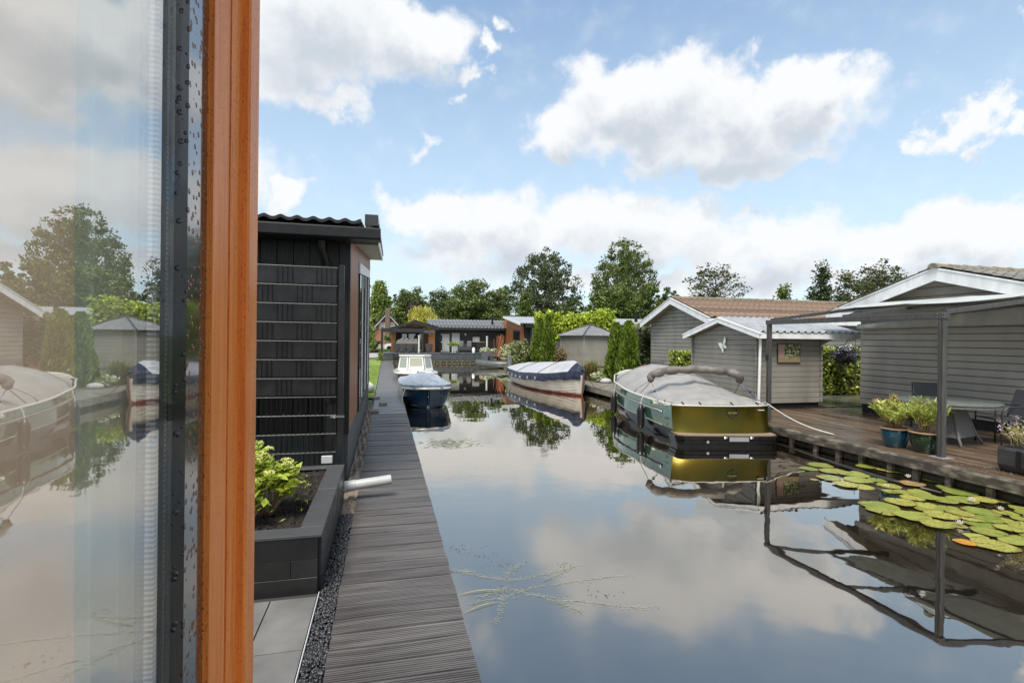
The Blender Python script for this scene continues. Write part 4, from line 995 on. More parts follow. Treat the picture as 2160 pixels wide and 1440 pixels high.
for k in range(3): b.tube([(13.9 + .18 * math.cos(k * 2.1), 13.0 + .18 * math.sin(k * 2.1), 1.55), (13.95, 13.0, 2.0)], .006, 4)
b.tube([(13.95, 13.0, 2.0), (13.95, 13.0, 2.06), (14.0, 13, 2.1), (14.06, 13, 2.07), (14.4, 13.1, 2.09)], .014, 6); b.build('hanger', m_black_rubber, HBk)
C = nr.normal(size=(900, 3)) * np.array([.19, .19, .15]) + np.array([13.9, 13.0, 1.58]); V, F = leaf_arrays(C, .075, .7, .4)
np_mesh('purple_flowers', V, F, M('purple_petal', (.035, .025, .085), (.015, .03, .012), sc=18, rough=.6, island=.5), HBk)
C = nr.normal(size=(260, 3)) * np.array([.14, .14, .08]) + np.array([13.97, 13.0, 1.80]); V, F = leaf_arrays(C, .06, .6, .4); np_mesh('white_flowers', V, F, M('white_petal', (.5, .5, .48), (.3, .33, .28), sc=10, rough=.6), HBk)
wb_ = MB().tube([(12.15, 11.05, 2.03), (12.15, 11.05, 1.60)], .007, 5); wb_.tube([(12.15, 11.05, 1.60), (12.14, 11.05, .95)], .018, 6)
tag(wb_.build('wind_chime', m_steel, None, loc=(12.15, 11.05, 1.6)), 'slim wind chime hanging under the shed eaves before the hedge', 'wind chime')

# ---------------------------------------------------------------- furniture on the deck
m_wicker = M('grey_wicker', (.11, .105, .10), (.19, .185, .175), sc=60, rough=.6, bump=.8, bsc=90, stretch=(1, 1, .5), dist=.004)
m_glass_top = M('frosted_glass_top', (.16, .178, .172), (.125, .14, .135), sc=9, rough=.10, spec=.7)
m_textil = M('charcoal_textilene', (.045, .046, .05), (.035, .036, .039), sc=60, rough=.55)
m_frame_metal = M('dark_metal_tube', (.06, .06, .062), rough=.3, metal=.5)
TB = thing('round_table', 'round glass topped wicker table on the wet deck', 'table', (9.45, 6.85, .3))
MB().lathe([(0, 0), (.74, 0), (.76, .008), (.76, .026), (.745, .032), (0, .032)], (9.45, 6.85, .985), 56).build('tabletop', m_glass_top, TB, smooth='auto')
MB().lathe([(.70, -.05), (.745, -.04), (.745, -.002), (.0, -.002)], (9.45, 6.85, .985), 56).build('rim', m_wicker, TB, smooth='auto')
b = MB(); Rm = Matrix.Rotation(.25, 3, 'Z')
top = [Rm @ Vector((sx_ * .20, sy_ * .20, .62)) for sx_, sy_ in ((-1, -1), (1, -1), (1, 1), (-1, 1))]; bot = [Rm @ Vector((sx_ * .33, sy_ * .33, .13)) for sx_, sy_ in ((-1, -1), (1, -1), (1, 1), (-1, 1))]
cc = Vector((9.45, 6.85, .3)); b.add([cc + p for p in bot + top], [(0, 1, 5, 4), (1, 2, 6, 5), (2, 3, 7, 6), (3, 0, 4, 7), (4, 5, 6, 7), (3, 2, 1, 0)]); b.build('pedestal', m_wicker, TB)
for p, q in zip(bot, top):
    MB().tube([cc + q * 1.35 + Vector((0, 0, -.17)), cc + q, cc + p, cc + Vector((p.x * 1.18, p.y * 1.18, .0))], .022, 8).build('leg', m_wicker, TB, smooth=True)
def chair(lab, loc, rz, group):
    T = thing('armchair', lab, 'chair', loc, rz, group)   # faces +y
    MB().bbox(-.24, .24, -.22, .24, .41, .43, .006).build('seat', m_textil, T, world=False)
    b = MB().grid(lambda a, c: (-.23 + .46 * a, -.24 - .14 * c - .02 * math.sin(PI * a), .47 + .42 * c), 8, 6); o = b.build('backrest', m_textil, T, world=False); o.modifiers.new('t', 'SOLIDIFY').thickness = .014
    for s in (-1, 1):
        pts = [(s * .27, .25, 0), (s * .27, .25, .50)] + [(s * .27, .25 - .16 * (1 - math.cos(a)), .50 + .15 * math.sin(a)) for a in (.4, .8, 1.2, 1.57)] + [(s * .27, -.10, .655), (s * .265, -.33, .64)]
        MB().tube(pts, .013, 8).build('arm', m_frame_metal, T, world=False, smooth=True)
        MB().tube([(s * .25, -.42, .90), (s * .25, -.26, .44), (s * .26, -.30, .25), (s * .27, -.36, 0)], .013, 8).build('leg', m_frame_metal, T, world=False, smooth=True)
    b = MB(); b.tube([(-.26, .24, .42), (.26, .24, .42)], .011, 6); b.tube([(-.25, -.41, .895), (.25, -.41, .895)], .012, 6); b.build('rail', m_frame_metal, T, world=False)
    return T
fc = lambda dx, dy: math.atan2(-dx, dy)
ch = chair('charcoal garden armchair nearest the right frame edge, nested with another', (10.33, 6.52, .302), fc(-.95, .33), 'charcoal armchairs round the glass table')
copy_tree(ch, None, (10.46, 6.30, .304), fc(-.95, .33), 'charcoal garden armchair behind the first, half hidden by its backrest')
copy_tree(ch, None, (10.35, 7.75, .302), fc(-.72, -.7), 'charcoal garden armchair behind the round table, only its backrest showing')

# ---------------------------------------------------------------- pots with oleanders
m_teal = M('teal_glaze', (.008, .055, .085), (.004, .022, .038), sc=7, rough=.12, spec=.6, coat=.5, contrast=(.4, .7))
m_dkgreen = M('dark_green_glaze', (.005, .018, .010), (.012, .03, .01), sc=7, rough=.14, spec=.6, coat=.5)
m_terra = M('terracotta_rim', (.42, .27, .17), (.33, .20, .12), sc=9, rough=.6)
m_olean = M('oleander_leaf', (.32, .37, .06), (.48, .51, .13), sc=5, rough=.4, transl=.3, island=.4)
m_pink = M('faded_red_floret', (.42, .10, .09), (.50, .22, .18), sc=30, rough=.6, island=.4, transl=.2)
def oleander(lab, plab, x, y, R, H, glaze, ph, nst, red, seed):
    r_ = random.Random(seed)
    T = thing('glazed_pot', plab, 'pot', (x, y, .302), group='glazed pots on the deck edge')
    MB().lathe([(0, 0), (R * .62, 0), (R * .66, .01), (R * .86, H * .45), (R * .93, H * .8), (R * .90, H * .93), (R * .90, H * .94)], (x, y, .302), 36).build('body', glaze, T, smooth='auto')
    MB().lathe([(R * .90, H * .93), (R * 1.0, H * .94), (R * 1.02, H * .985), (R * .98, H), (R * .86, H), (R * .85, H * .9), (0, H * .88)], (x, y, .302), 36).build('rim', m_terra, T, smooth='auto')
    MB().lathe([(R * .84, H * .905), (0, H * .91)], (x, y, .302), 24).build('soil', m_soil, T)
    O = thing('oleander', lab, 'shrub', (x, y, .302 + H * .9), group='oleanders in glazed pots')
    st = MB(); C = []; D = []; tips = []
    for k in range(nst):
        a = r_.uniform(0, 2 * PI); q = math.sqrt(r_.random()) * .25; hh = ph * r_.uniform(.6, 1) * (1 - .8 * q)
        b0 = Vector((x + .3 * q * math.cos(a), y + .3 * q * math.sin(a), .302 + H * .9)); tp = b0 + Vector((q * 1.0 * math.cos(a), q * 1.0 * math.sin(a), hh)); md = b0.lerp(tp, .5) + Vector((0, 0, .04))
        st.tube([b0, md, tp], [.009, .007, .003], 5); tips.append(tp)
        for j in range(36):
            t = .28 + .72 * r_.random() ** .75; p = (b0.lerp(md, t * 2) if t < .5 else md.lerp(tp, t * 2 - 1)); aa = r_.uniform(0, 2 * PI); d = Vector((math.cos(aa), math.sin(aa), r_.uniform(.35, 1.3))).normalized()
            C.append(p + d * .055); D.append(d)
    st.build('stems', m_stem_tan, O); V, F = leaf_arrays(np.array(C), .125, .17, .3, dirs=np.array(D)); np_mesh('leaves', V, F, m_olean, O)
    if red:
        C = []
        for tp in sorted(tips, key=lambda t: -t.z)[:red]:
            for j in range(34): C.append((tp.x + r_.gauss(0, .035), tp.y + r_.gauss(0, .035), tp.z + .02 + r_.gauss(0, .028)))
        V, F = leaf_arrays(np.array(C), .03, .7, .4); np_mesh('flowers', V, F, m_pink, O)
oleander('oleander with faded red flower heads in the teal pot', 'teal glazed pot with a clay rim, farther along the deck edge', 8.13, 6.65, .215, .315, m_teal, .54, 30, 4, 21)
oleander('flowerless oleander with upright yellow green leaves in the dark green pot', 'dark green glazed pot beside the near pergola post', 8.19, 6.2, .23, .325, m_dkgreen, .58, 26, 0, 22)
# trough with lavender-like plants
TR = thing('wooden_trough', 'black wooden trough planter at the right frame edge on the deck', 'planter', (8.15, 4.7, .3))
b = MB(); sec = [(8.0, .40), (8.06, .302), (8.36, .302), (8.42, .40), (8.42, .60), (8.40, .635), (8.02, .635), (8.0, .60)]
b.prism([(x, 5.12, z) for x, z in sec], (0, -1.5, 0)); b.build('boards', M('black_trough_wood', (.022, .022, .023), (.045, .044, .042), sc=5, rough=.45, bump=.3, bsc=20), TR)
b = MB(); b.box(7.985, 8.0, 4.86, 4.90, .40, .61); b.ball((7.997, 4.55, .45), .018, 8); b.build('strap', m_black_rubber, TR)
MB().box(8.04, 8.38, 3.7, 5.08, .6355, .645).build('soil', m_soil, TR)
WF = thing('straggly_flowers', 'straggly mauve flowering plants spilling from the black trough', 'plants', (8.2, 4.8, .64))
st = MB(); C = []; D = []; FC = []
r_ = random.Random(9)
for k in range(110):
    b0 = Vector((r_.uniform(8.06, 8.36), r_.uniform(3.9, 5.06), .64)); a = r_.uniform(0, 2 * PI); tp = b0 + Vector((math.cos(a) * r_.uniform(.05, .22) - .02, math.sin(a) * r_.uniform(.05, .2) + .06, r_.uniform(.12, .34)))
    st.tube([b0, b0.lerp(tp, .5) + Vector((0, 0, .05)), tp], .003, 4, caps=False)
    for j in range(16): p = b0.lerp(tp, r_.uniform(.3, 1)) + Vector((r_.gauss(0, .02), r_.gauss(0, .02), .03)); C.append(p); D.append((r_.gauss(0, 1), r_.gauss(0, 1), .8))
    if r_.random() < .5:
        for j in range(9): FC.append(tp + Vector((r_.gauss(0, .014), r_.gauss(0, .014), .03 + r_.gauss(0, .012))))
st.build('stems', M('straw_stem', (.36, .27, .11), (.28, .2, .08), sc=9, rough=.7), WF)
V, F = leaf_arrays(np.array(C), .045, .3, .3, dirs=np.array(D)); np_mesh('leaves', V, F, M('grey_green_leaf', (.30, .31, .14), (.40, .36, .18), sc=12, rough=.6, transl=.3, island=.4), WF)
V, F = leaf_arrays(np.array(FC), .022, .8, .4); np_mesh('flowers', V, F, M('mauve_floret', (.40, .27, .45), (.5, .38, .55), sc=20, rough=.6, transl=.2), WF)
# fallen petals on the deck
C = np.stack([nr.uniform(7.7, 8.1, 120), nr.uniform(4.9, 5.7, 120), np.full(120, .306)], 1); V, F = leaf_arrays(C, .016, .7, 1.0); tag(np_mesh('fallen_petals', V, F, m_soffit), kind='stuff')

# ---------------------------------------------------------------- water lilies
def pad_mat(name, ca, cb, cbrown, amt):
    mt, nt = nodes_of(name); out = N(nt, 'ShaderNodeOutputMaterial'); p = N(nt, 'ShaderNodeBsdfPrincipled'); p.inputs['Roughness'].default_value = .3
    tc = N(nt, 'ShaderNodeTexCoord'); s = N(nt, 'ShaderNodeSeparateXYZ'); L(nt, tc.outputs['Object'], s.inputs[0]); oi = N(nt, 'ShaderNodeObjectInfo')
    off = N(nt, 'ShaderNodeVectorMath', operation='ADD'); L(nt, tc.outputs['Object'], off.inputs[0]); sc3 = N(nt, 'ShaderNodeVectorMath', operation='SCALE'); sc3.inputs[0].default_value = (31, 17, 9); L(nt, oi.outputs['Random'], sc3.inputs['Scale']); L(nt, sc3.outputs[0], off.inputs[1])
    n1 = N(nt, 'ShaderNodeTexNoise'); n1.inputs['Scale'].default_value = 1.6; n1.inputs['Detail'].default_value = 5; L(nt, off.outputs[0], n1.inputs['Vector'])
    n2 = N(nt, 'ShaderNodeTexNoise'); n2.inputs['Scale'].default_value = 8; n2.inputs['Detail'].default_value = 4; L(nt, off.outputs[0], n2.inputs['Vector'])
    mr = N(nt, 'ShaderNodeMapRange'); mr.inputs[1].default_value = .3; mr.inputs[2].default_value = .95; L(nt, mth(nt, 'ADD', mth(nt, 'MULTIPLY', n1.outputs[0], .75), mth(nt, 'MULTIPLY', oi.outputs['Random'], .62)), mr.inputs[0])
    m1 = N(nt, 'ShaderNodeMix', data_type='RGBA'); L(nt, mr.outputs[0], m1.inputs[0]); m1.inputs[6].default_value = c4(ca); m1.inputs[7].default_value = c4(cb)
    rr = mth(nt, 'SQRT', mth(nt, 'MULTIPLY_ADD', s.outputs[0], s.outputs[0], mth(nt, 'MULTIPLY', s.outputs[1], s.outputs[1])))
    th = N(nt, 'ShaderNodeMapRange'); th.inputs[1].default_value = .63 - amt; th.inputs[2].default_value = .70 - amt; L(nt, mth(nt, 'ADD', n2.outputs[0], mth(nt, 'MULTIPLY', mth(nt, 'POWER', rr, 6), .10)), th.inputs[0])
    m2 = N(nt, 'ShaderNodeMix', data_type='RGBA'); L(nt, th.outputs[0], m2.inputs[0]); L(nt, m1.outputs[2], m2.inputs[6]); m2.inputs[7].default_value = c4(cbrown)
    rim = N(nt, 'ShaderNodeMapRange'); rim.inputs[1].default_value = .90; rim.inputs[2].default_value = .985; rim.inputs[4].default_value = .75; L(nt, rr, rim.inputs[0])
    mrim = N(nt, 'ShaderNodeMix', data_type='RGBA'); L(nt, rim.outputs[0], mrim.inputs[0]); L(nt, m2.outputs[2], mrim.inputs[6]); mrim.inputs[7].default_value = (.20, .15, .035, 1); m2 = mrim
    ang = mth(nt, 'ARCTAN2', s.outputs[1], s.outputs[0]); ve = mth(nt, 'POWER', mth(nt, 'ABSOLUTE', mth(nt, 'COSINE', mth(nt, 'ADD', mth(nt, 'MULTIPLY', ang, 7.), mth(nt, 'MULTIPLY', n1.outputs[0], 2.)))), 26)
    m3 = N(nt, 'ShaderNodeMix', data_type='RGBA', blend_type='MULTIPLY'); L(nt, mth(nt, 'MULTIPLY', ve, .45), m3.inputs[0]); L(nt, m2.outputs[2], m3.inputs[6]); m3.inputs[7].default_value = (.55, .6, .4, 1)
    L(nt, m3.outputs[2], p.inputs['Base Color'])
    bp = N(nt, 'ShaderNodeBump'); bp.inputs['Strength'].default_value = .5; bp.inputs['Distance'].default_value = .01; L(nt, mth(nt, 'ADD', n1.outputs[0], mth(nt, 'MULTIPLY', ve, -.25)), bp.inputs['Height']); L(nt, bp.outputs[0], p.inputs['Normal'])
    L(nt, p.outputs[0], out.inputs[0]); return mt
m_pad = pad_mat('lily_pad_green', (.14, .20, .035), (.34, .34, .075), (.13, .10, .03), .0)
m_pad2 = pad_mat('lily_pad_spotted', (.19, .235, .04), (.38, .35, .085), (.10, .085, .025), .07)
m_pad_or = M('lily_pad_rotting', (.50, .19, .025), (.35, .22, .03), sc=9, rough=.4)
m_pad_br = M('lily_pad_brown', (.28, .14, .08), (.30, .25, .09), sc=9, rough=.3)
m_pad_dk = M('lily_pad_dark_green', (.05, .13, .03), (.03, .08, .02), sc=12, rough=.4, bump=.5, bsc=25, dist=.006)
def pad_mesh(seed, mat, dome=0., tilt=0.):
    r_ = random.Random(seed); n_ = 40; b = MB(); vs = [(.12, 0, .004)]; ph = [r_.uniform(0, 6.28) for _ in range(4)]
    for rr in (.45, .8, 1.0):
        for k in range(n_):
            a = .05 + (2 * PI - .10) * k / (n_ - 1); r = rr * (1 + .06 * math.sin(3 * a + ph[0]) + .035 * math.sin(5 * a + ph[1]) + .015 * math.sin(13 * a))
            if k in (0, n_ - 1): r *= .96
            z = .006 + .012 * rr * math.sin(2 * a + ph[2]) * rr + .03 * dome * (1 - rr) + (.014 * math.sin(5 * a + ph[3]) if rr == 1 else 0) * rr + tilt * rr * math.cos(a)
            vs.append((r * math.cos(a), r * math.sin(a), max(z, .002)))
    fs = [(0, 1 + k, 2 + k) for k in range(n_ - 1)]
    for q in range(2):
        for k in range(n_ - 1): fs.append((1 + q * n_ + k, 1 + (q + 1) * n_ + k, 2 + (q + 1) * n_ + k, 2 + q * n_ + k))
    b.add(vs, fs); me = b.build('lily_pad', mat, None, smooth=True); return me
PADS = [(370,85,220),(270,120,180),(500,145,280),(690,175,230),(450,205,200),(700,225,240),(600,265,230),(730,275,240),(870,220,160),(780,100,190),(900,90,230),(960,135,180),(1080,150,220),(1180,155,150),(980,268,220),(1000,320,170),(1110,330,200),(1240,330,180),
 (1180,255,200,'b'),(1400,230,220),(1620,240,230,'d'),(1530,290,240),(1600,325,280),(1750,310,250),(1900,320,230),(1180,380,200),(1300,370,220),(1080,420,260),(1220,435,220),(900,450,360),(930,492,280),(1300,450,220),(1470,400,260),(1620,400,250),(1800,400,240),(1950,390,240),(2080,400,200),(1330,480,240),(1500,480,230),(1430,530,280),(1180,540,320),(1600,520,230),
 (1740,480,220),(1800,500,270),(2000,510,220),(2120,470,180),(1700,560,240),(1850,570,240),(1400,615,300),(1560,612,200),(1780,600,260),(2000,580,220),(2120,560,150),(1850,680,300),(2030,650,240),(2130,640,200),(2150,740,220),(1740,715,200),(1890,790,370),(2060,758,260),(1640,770,190,'o'),(320,222,75,'b2'),
 (2210,520,240),(2250,620,260),(2280,720,280),(2240,440,220),(2300,560,250)]
pm = {}
for k in range(7): pm[k] = pad_mesh(50 + k, m_pad if k % 2 else m_pad2, .3 * (k % 3), .018 * (k % 4))
pm['o'] = pad_mesh(60, m_pad_or); pm['b'] = pad_mesh(61, m_pad_br); pm['b2'] = pm['b']; pm['d'] = pad_mesh(62, m_pad_dk, 1., .35)
protos = {k: o for k, o in pm.items()}; used = set()
LB = 'yellow green round lily pad floating by the right bank among many alike'
special = {'o': 'rotting orange lily pad floating at the near edge of the patch', 'b': 'brownish lily pad with a curled edge next to the sunken log', 'b2': 'small curled brown lily pad floating apart at the far left of the patch', 'd': 'dark green lily pad tilted up against the bank piles'}
GL = 'lily pads floating along the right bank'
for i, t in enumerate(PADS):
    key = t[3] if len(t) > 3 else i % 7
    p = on_z(1640 + t[0] / 4.154, 960 + t[1] / 4.154, .0); dep = p.x * fw.x + p.y * fw.y; r = t[2] / 4.154 / 1080 * dep / 2 * rnd.uniform(.82, .95)
    p.z = .003 + .0030 * (i % 7)
    src = protos[key]; o = src if id(src) not in used else src.copy()
    if o is src: used.add(id(src))
    else: COL.objects.link(o)
    o.location = p; o.scale = (r, r, r * (1.0 if key != 'd' else 1)); o.rotation_euler = (0, 0, rnd.uniform(0, 6.28) if key != 'd' else -2.4)
    tag(o, special.get(key, LB), 'lily pad', GL)
# lily flowers
m_petal = M('white_lily_petal', (.75, .70, .66), (.70, .62, .55), sc=9, rough=.5, transl=.3)
m_stam = M('yellow_stamen', (.65, .42, .03), rough=.6)
for i, (zx, zy, s, lab) in enumerate(((1145, 195, .06, 'half open pale yellow water lily by the bank piles beyond the log'), (955, 280, .055, 'white water lily on the left pads next to the sunken log'), (1700, 410, .07, 'largest white water lily in the middle of the pads'), (1955, 480, .055, 'white water lily bud farthest right among the pads'), (1597, 605, .058, 'white water lily nearest the camera at the near edge of the pads'))):
    p = on_z(1640 + zx / 4.154, 960 + zy / 4.154, .02); T = thing('water_lily', lab, 'flower', p, 0, 'water lily flowers'); b = MB()
    for ring, (nn, op, ln) in enumerate(((6, .75, 1), (6, .45, .9), (5, .2, .75))):
        for k in range(nn):
            a = 2 * PI * (k + .5 * ring) / nn; d = Vector((math.cos(a) * op, math.sin(a) * op, 1 - op * .6)).normalized(); sd_ = Vector((-math.sin(a), math.cos(a), 0)); base = Vector((0, 0, 0))
            b.add([base, d * s * ln * .55 + sd_ * s * .2, d * s * ln * 1.0 + Vector((0, 0, s * .1)), d * s * ln * .55 - sd_ * s * .2], [(0, 1, 2, 3)])
    b.build('petals', m_petal, T, world=False); MB().ball((0, 0, s * .35), s * .22, 6).build('stamens', m_stam, T, world=False)
# submerged and floating weed near the boardwalk
m_weed = M('pale_pondweed', (.33, .33, .25), (.24, .25, .17), sc=9, rough=.5, alpha=.36)
st = MB(); C = []; D = []
r_ = random.Random(31)
for (zx, zy, a, ln) in ((470, 930, -.15, 1.0), (470, 930, .9, .45), (470, 960, -1.7, .75), (470, 930, 2.3, .5), (700, 940, .5, .4), (740, 960, -.05, 1.0), (800, 1050, -.3, 1.0), (500, 980, -.7, .55), (300, 880, 2.6, .4), (240, 1080, .25, .9), (330, 1030, .2, .3), (720, 1040, -.8, .45)):
    p = on_z(900 + zx / 2.88, 900 + zy / 2.88, .0025); ang = a; pts = []
    nst_ = 14
    for k in range(nst_):
        pts.append(p.copy()); step_ = Vector((math.cos(ang), math.sin(ang), 0)) * ln * .75 / nst_; p = p + step_; ang += r_.gauss(0, .10)
        for j in range(6): C.append(p + Vector((r_.gauss(0, .018), r_.gauss(0, .018), .001))); D.append((r_.gauss(0, 1), r_.gauss(0, 1), 0))
    st.tube(pts, .0022, 4, caps=False)
tag(st.build('pondweed_strands', m_weed), kind='stuff')
V, F = leaf_arrays(np.array(C), .024, .55, 1.0, dirs=np.array(D)); tag(np_mesh('pondweed_leaves', V, F, m_weed), kind='stuff')
C = []
for (u, v, n_, s_) in ((960, 1000, 30, 14), (1000, 990, 26, 20), (935, 1045, 20, 12), (1040, 985, 14, 12), (960, 1155, 26, 18), (1010, 1165, 30, 26), (1060, 1190, 26, 20), (1190, 1190, 16, 10), (1260, 1250, 20, 26), (1080, 1240, 30, 22), (925, 925, 60, 26)):
    for k in range(n_):
        p = on_z(u + r_.gauss(0, s_), v + r_.gauss(0, s_ * .28), .004); C.append(p)
V, F = leaf_arrays(np.array(C), .014, .6, 1.); tag(np_mesh('floating_specks', V, F, M('dark_floating_leaf', (.06, .055, .03), (.14, .12, .05), sc=30, rough=.5, island=.5)), kind='stuff')
C = np.array([on_z(948 + r_.gauss(0, 30), 934 + r_.gauss(0, 5), .003) for k in range(170)]); V, F = leaf_arrays(C, .10, .8, 1.); tag(np_mesh('submerged_pads', V, F, M('pale_submerged_leaf', (.26, .30, .13), (.32, .34, .2), sc=6, rough=.4, alpha=.45)), kind='stuff')
C = np.array([on_z(1062 + r_.gauss(0, 14), 793 + r_.gauss(0, 3), .004) for k in range(240)]); V, F = leaf_arrays(C, .30, .85, 1.); tag(np_mesh('far_lily_patch', V, F, M('pale_far_pad', (.40, .43, .26), (.30, .34, .18), sc=3, rough=.25)), kind='stuff')
rb = MB()
for (zx, zy, dx, dy) in ((195, 1018, .34, -.02), (225, 1130, .30, .08)):
    p = on_z(900 + zx / 2.88, 900 + zy / 2.88, .006); rb.tube([p + Vector((dx * q, dy * q + .035 * math.sin(q * 2.6), .006 * math.sin(q * 3.1))) for q in (0, .2, .4, .6, .8, 1)], [.001, .0022, .003, .0028, .002, .0008], 4)
tag(rb.build('reed_blades', M('yellow_reed', (.38, .30, .08), (.28, .25, .1), sc=12, rough=.5)), kind='stuff')
# ================================================================ boats
def lerp_tab(tab, t):
    for (a, x), (b, y) in zip(tab, tab[1:]):
        if t <= b:
            k = (t - a) / (b - a); k = k * k * (3 - 2 * k) * .5 + k * .5
            return x + (y - x) * k
    return tab[-1][1]
def hull_pts(Ln, bw, gzt, kzt, ns, npt, e1=.55, e2=1.0, rake=.0, strakes=0, close=True, y0=0., tumble=0.):
    rows = []
    for i in range(ns + 1):
        t = i / ns; t = 1 - (1 - t) ** 1.6 if close else t
        b = lerp_tab(bw, t); g = lerp_tab(gzt, t); k = lerp_tab(kzt, t); row = []
        for j in range(-npt, npt + 1):
            s = abs(j) / npt; th = s * PI / 2; xx = b * math.sin(th) ** e1 if s > 0 else 0
            q = (1 - math.cos(th)) ** e2; z = k + (g - k) * q
            if strakes and s > 0: xx += .008 * ((q * strakes) % 1.0 < .5) * min(1, b * 4)
            yy = y0 + t * Ln + rake * (z - k) * t ** 6
            row.append((xx * (1 if j > 0 else -1), yy, z))
        rows.append(row)
    return rows
def hull_mesh(rows, pick):
    b = MB(); w = len(rows[0]); vs = [p for r in rows for p in r]; b.v = list(vs)
    for i in range(len(rows) - 1):
        for j in range(w - 1):
            f = (i * w + j, i * w + j + 1, (i + 1) * w + j + 1, (i + 1) * w + j); z = sum(vs[q][2] for q in f) / 4
            b.f.append(f); b.mi.append(pick(z, i / len(rows)))
    return b
def gunwale(rows, r, dz=0, inset=0, side=None):
    P = []
    left = [r_[0] for r_ in rows]; right = [r_[-1] for r_ in rows]
    return [Vector(p) + Vector((inset, 0, dz)) for p in left] + [Vector(p) + Vector((-inset, 0, dz)) for p in right[::-1]][1:]
m_green = M('green_boat_gelcoat', (.045, .125, .085), (.040, .110, .075), sc=2, rough=.10, spec=.6, coat=.7)
m_gold_refl = M('green_transom_gold_reflection', (.115, .080, .006), (.036, .050, .011), sc=.8, rough=.27, metal=.9, coat=.12)  # gold reflections on the green transom painted into its base colour
m_blackhull = M('black_rubber_hull', (.005, .005, .005), (.010, .010, .010), sc=9, rough=.16, spec=.35)
m_cream = M('cream_gelcoat', (.56, .55, .50), rough=.2, coat=.4)
m_chrome = M('chrome', (.65, .66, .67), rough=.12, metal=1)
m_tarp = M('taupe_tarpaulin', (.30, .285, .265), (.235, .222, .207), sc=2.2, rough=.42, bump=.5, bsc=3.5, dist=.05, bstretch=(1.6, .6, 1), detail=6)
m_tarpdk = M('brown_rolled_canvas', (.105, .092, .08), (.15, .135, .12), sc=6, rough=.6, bump=.8, bsc=7, dist=.04)
m_teak = M('weathered_teak', (.27, .20, .14), (.20, .145, .10), sc=3, rough=.6, bump=.3, bsc=20, stretch=(1, 8, 1))
m_rope = M('white_rope', (.55, .54, .50), (.42, .41, .38), sc=60, rough=.7, bump=.6, bsc=120)
# ---- green tender
GB = thing('green_boat', 'large glossy green open boat with gold reflections painted on its stern under a taupe tarpaulin', 'boat', (6.31, 8.40, 0), -math.atan2(.21, .98))
GL_, y0 = 6.05, .40
bw = [(0, .965), (.2, 1.10), (.45, 1.22), (.65, 1.17), (.8, .96), (.9, .68), (.96, .42), (1, .02)]
gzt = [(0, .735), (.3, .755), (.6, .84), (.85, .98), (1, 1.06)]; kzt = [(0, -.25), (.7, -.25), (.9, -.2), (1, .02)]
rows = hull_pts(GL_, bw, gzt, kzt, 40, 14, .36, 1.15, rake=.22, y0=y0)
hb_ = hull_mesh(rows, lambda z, t: 1 if z < .24 + t * .06 else 0); ho = hb_.build('hull', [m_green, m_blackhull], GB, world=False, smooth=True)
# transom: slightly raked panel
t0 = rows[0]; up_pts = [p for p in t0 if p[2] > .20]
b = MB(); nT = 24
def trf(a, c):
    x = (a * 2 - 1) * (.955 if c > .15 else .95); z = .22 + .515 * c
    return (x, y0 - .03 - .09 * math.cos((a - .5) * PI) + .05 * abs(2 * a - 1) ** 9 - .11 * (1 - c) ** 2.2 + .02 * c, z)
b.grid(trf, nT, 12); b.build('transom', m_gold_refl, GB, world=False, smooth=True)
MB().box(-.93, .93, y0 - .02, y0 + .02, -.2, .22).build('transom_base', m_blackhull, GB, world=False)
b = MB(); b.tube([(trf(a / 12, 1)[0], trf(a / 12, 1)[1], .738) for a in range(13)], .014, 8); b.build('transom_capping', m_cream, GB, world=False, smooth=True)
# swim platform
def plat(z, o): return [(-1.0 - o, y0 + .02, z), (-.985 - o, .10, z), (-.86 - o, -.02 - o, z), (.86 + o, -.02 - o, z), (.985 + o, .10, z), (1.0 + o, y0 + .02, z)]
MB().prism(plat(.205, -.03), (0, 0, .022)).build('swim_platform', m_teak, GB, world=False)
b = MB()
for z, o, h in ((.145, .015, .065), (.075, -.005, .062), (-.05, -.03, .118)): b.prism(plat(z, o), (0, 0, h))
b.build('rubber_bumper', m_blackhull, GB, world=False)
b = MB(); b.bbox(-.02, .36, -.055, -.034, .115, .20, .004); b.build('boarding_step', m_chrome, GB, world=False)
for x in (-.08, .42): MB().ball((x, -.045, .185), .03, 8, (1.6, .6, .8)).build('step_hinge', m_chrome, GB, world=False, smooth=True)
MB().lathe([(0, .012), (.028, .010), (.032, 0)], (0, 0, 0), 16).build('exhaust_cap', m_chrome, GB, world=False).matrix_local = Matrix.Translation((-.42, -.035, .105)) @ Matrix.Rotation(PI / 2, 4, 'X')
MB().lathe([(0, .02), (.026, .016), (.032, 0)], (0, 0, 0), 16).build('filler_cap', m_chrome, GB, world=False).matrix_local = Matrix.Translation((.17, y0 - .105, .47)) @ Matrix.Rotation(PI / 2, 4, 'X')
b = MB(); b.tube([(.04, y0 - .09, .405), (.05, y0 - .125, .40), (.29, y0 - .125, .40), (.30, y0 - .09, .405)], .011, 8); b.build('grab_handle', m_chrome, GB, world=False, smooth=True)
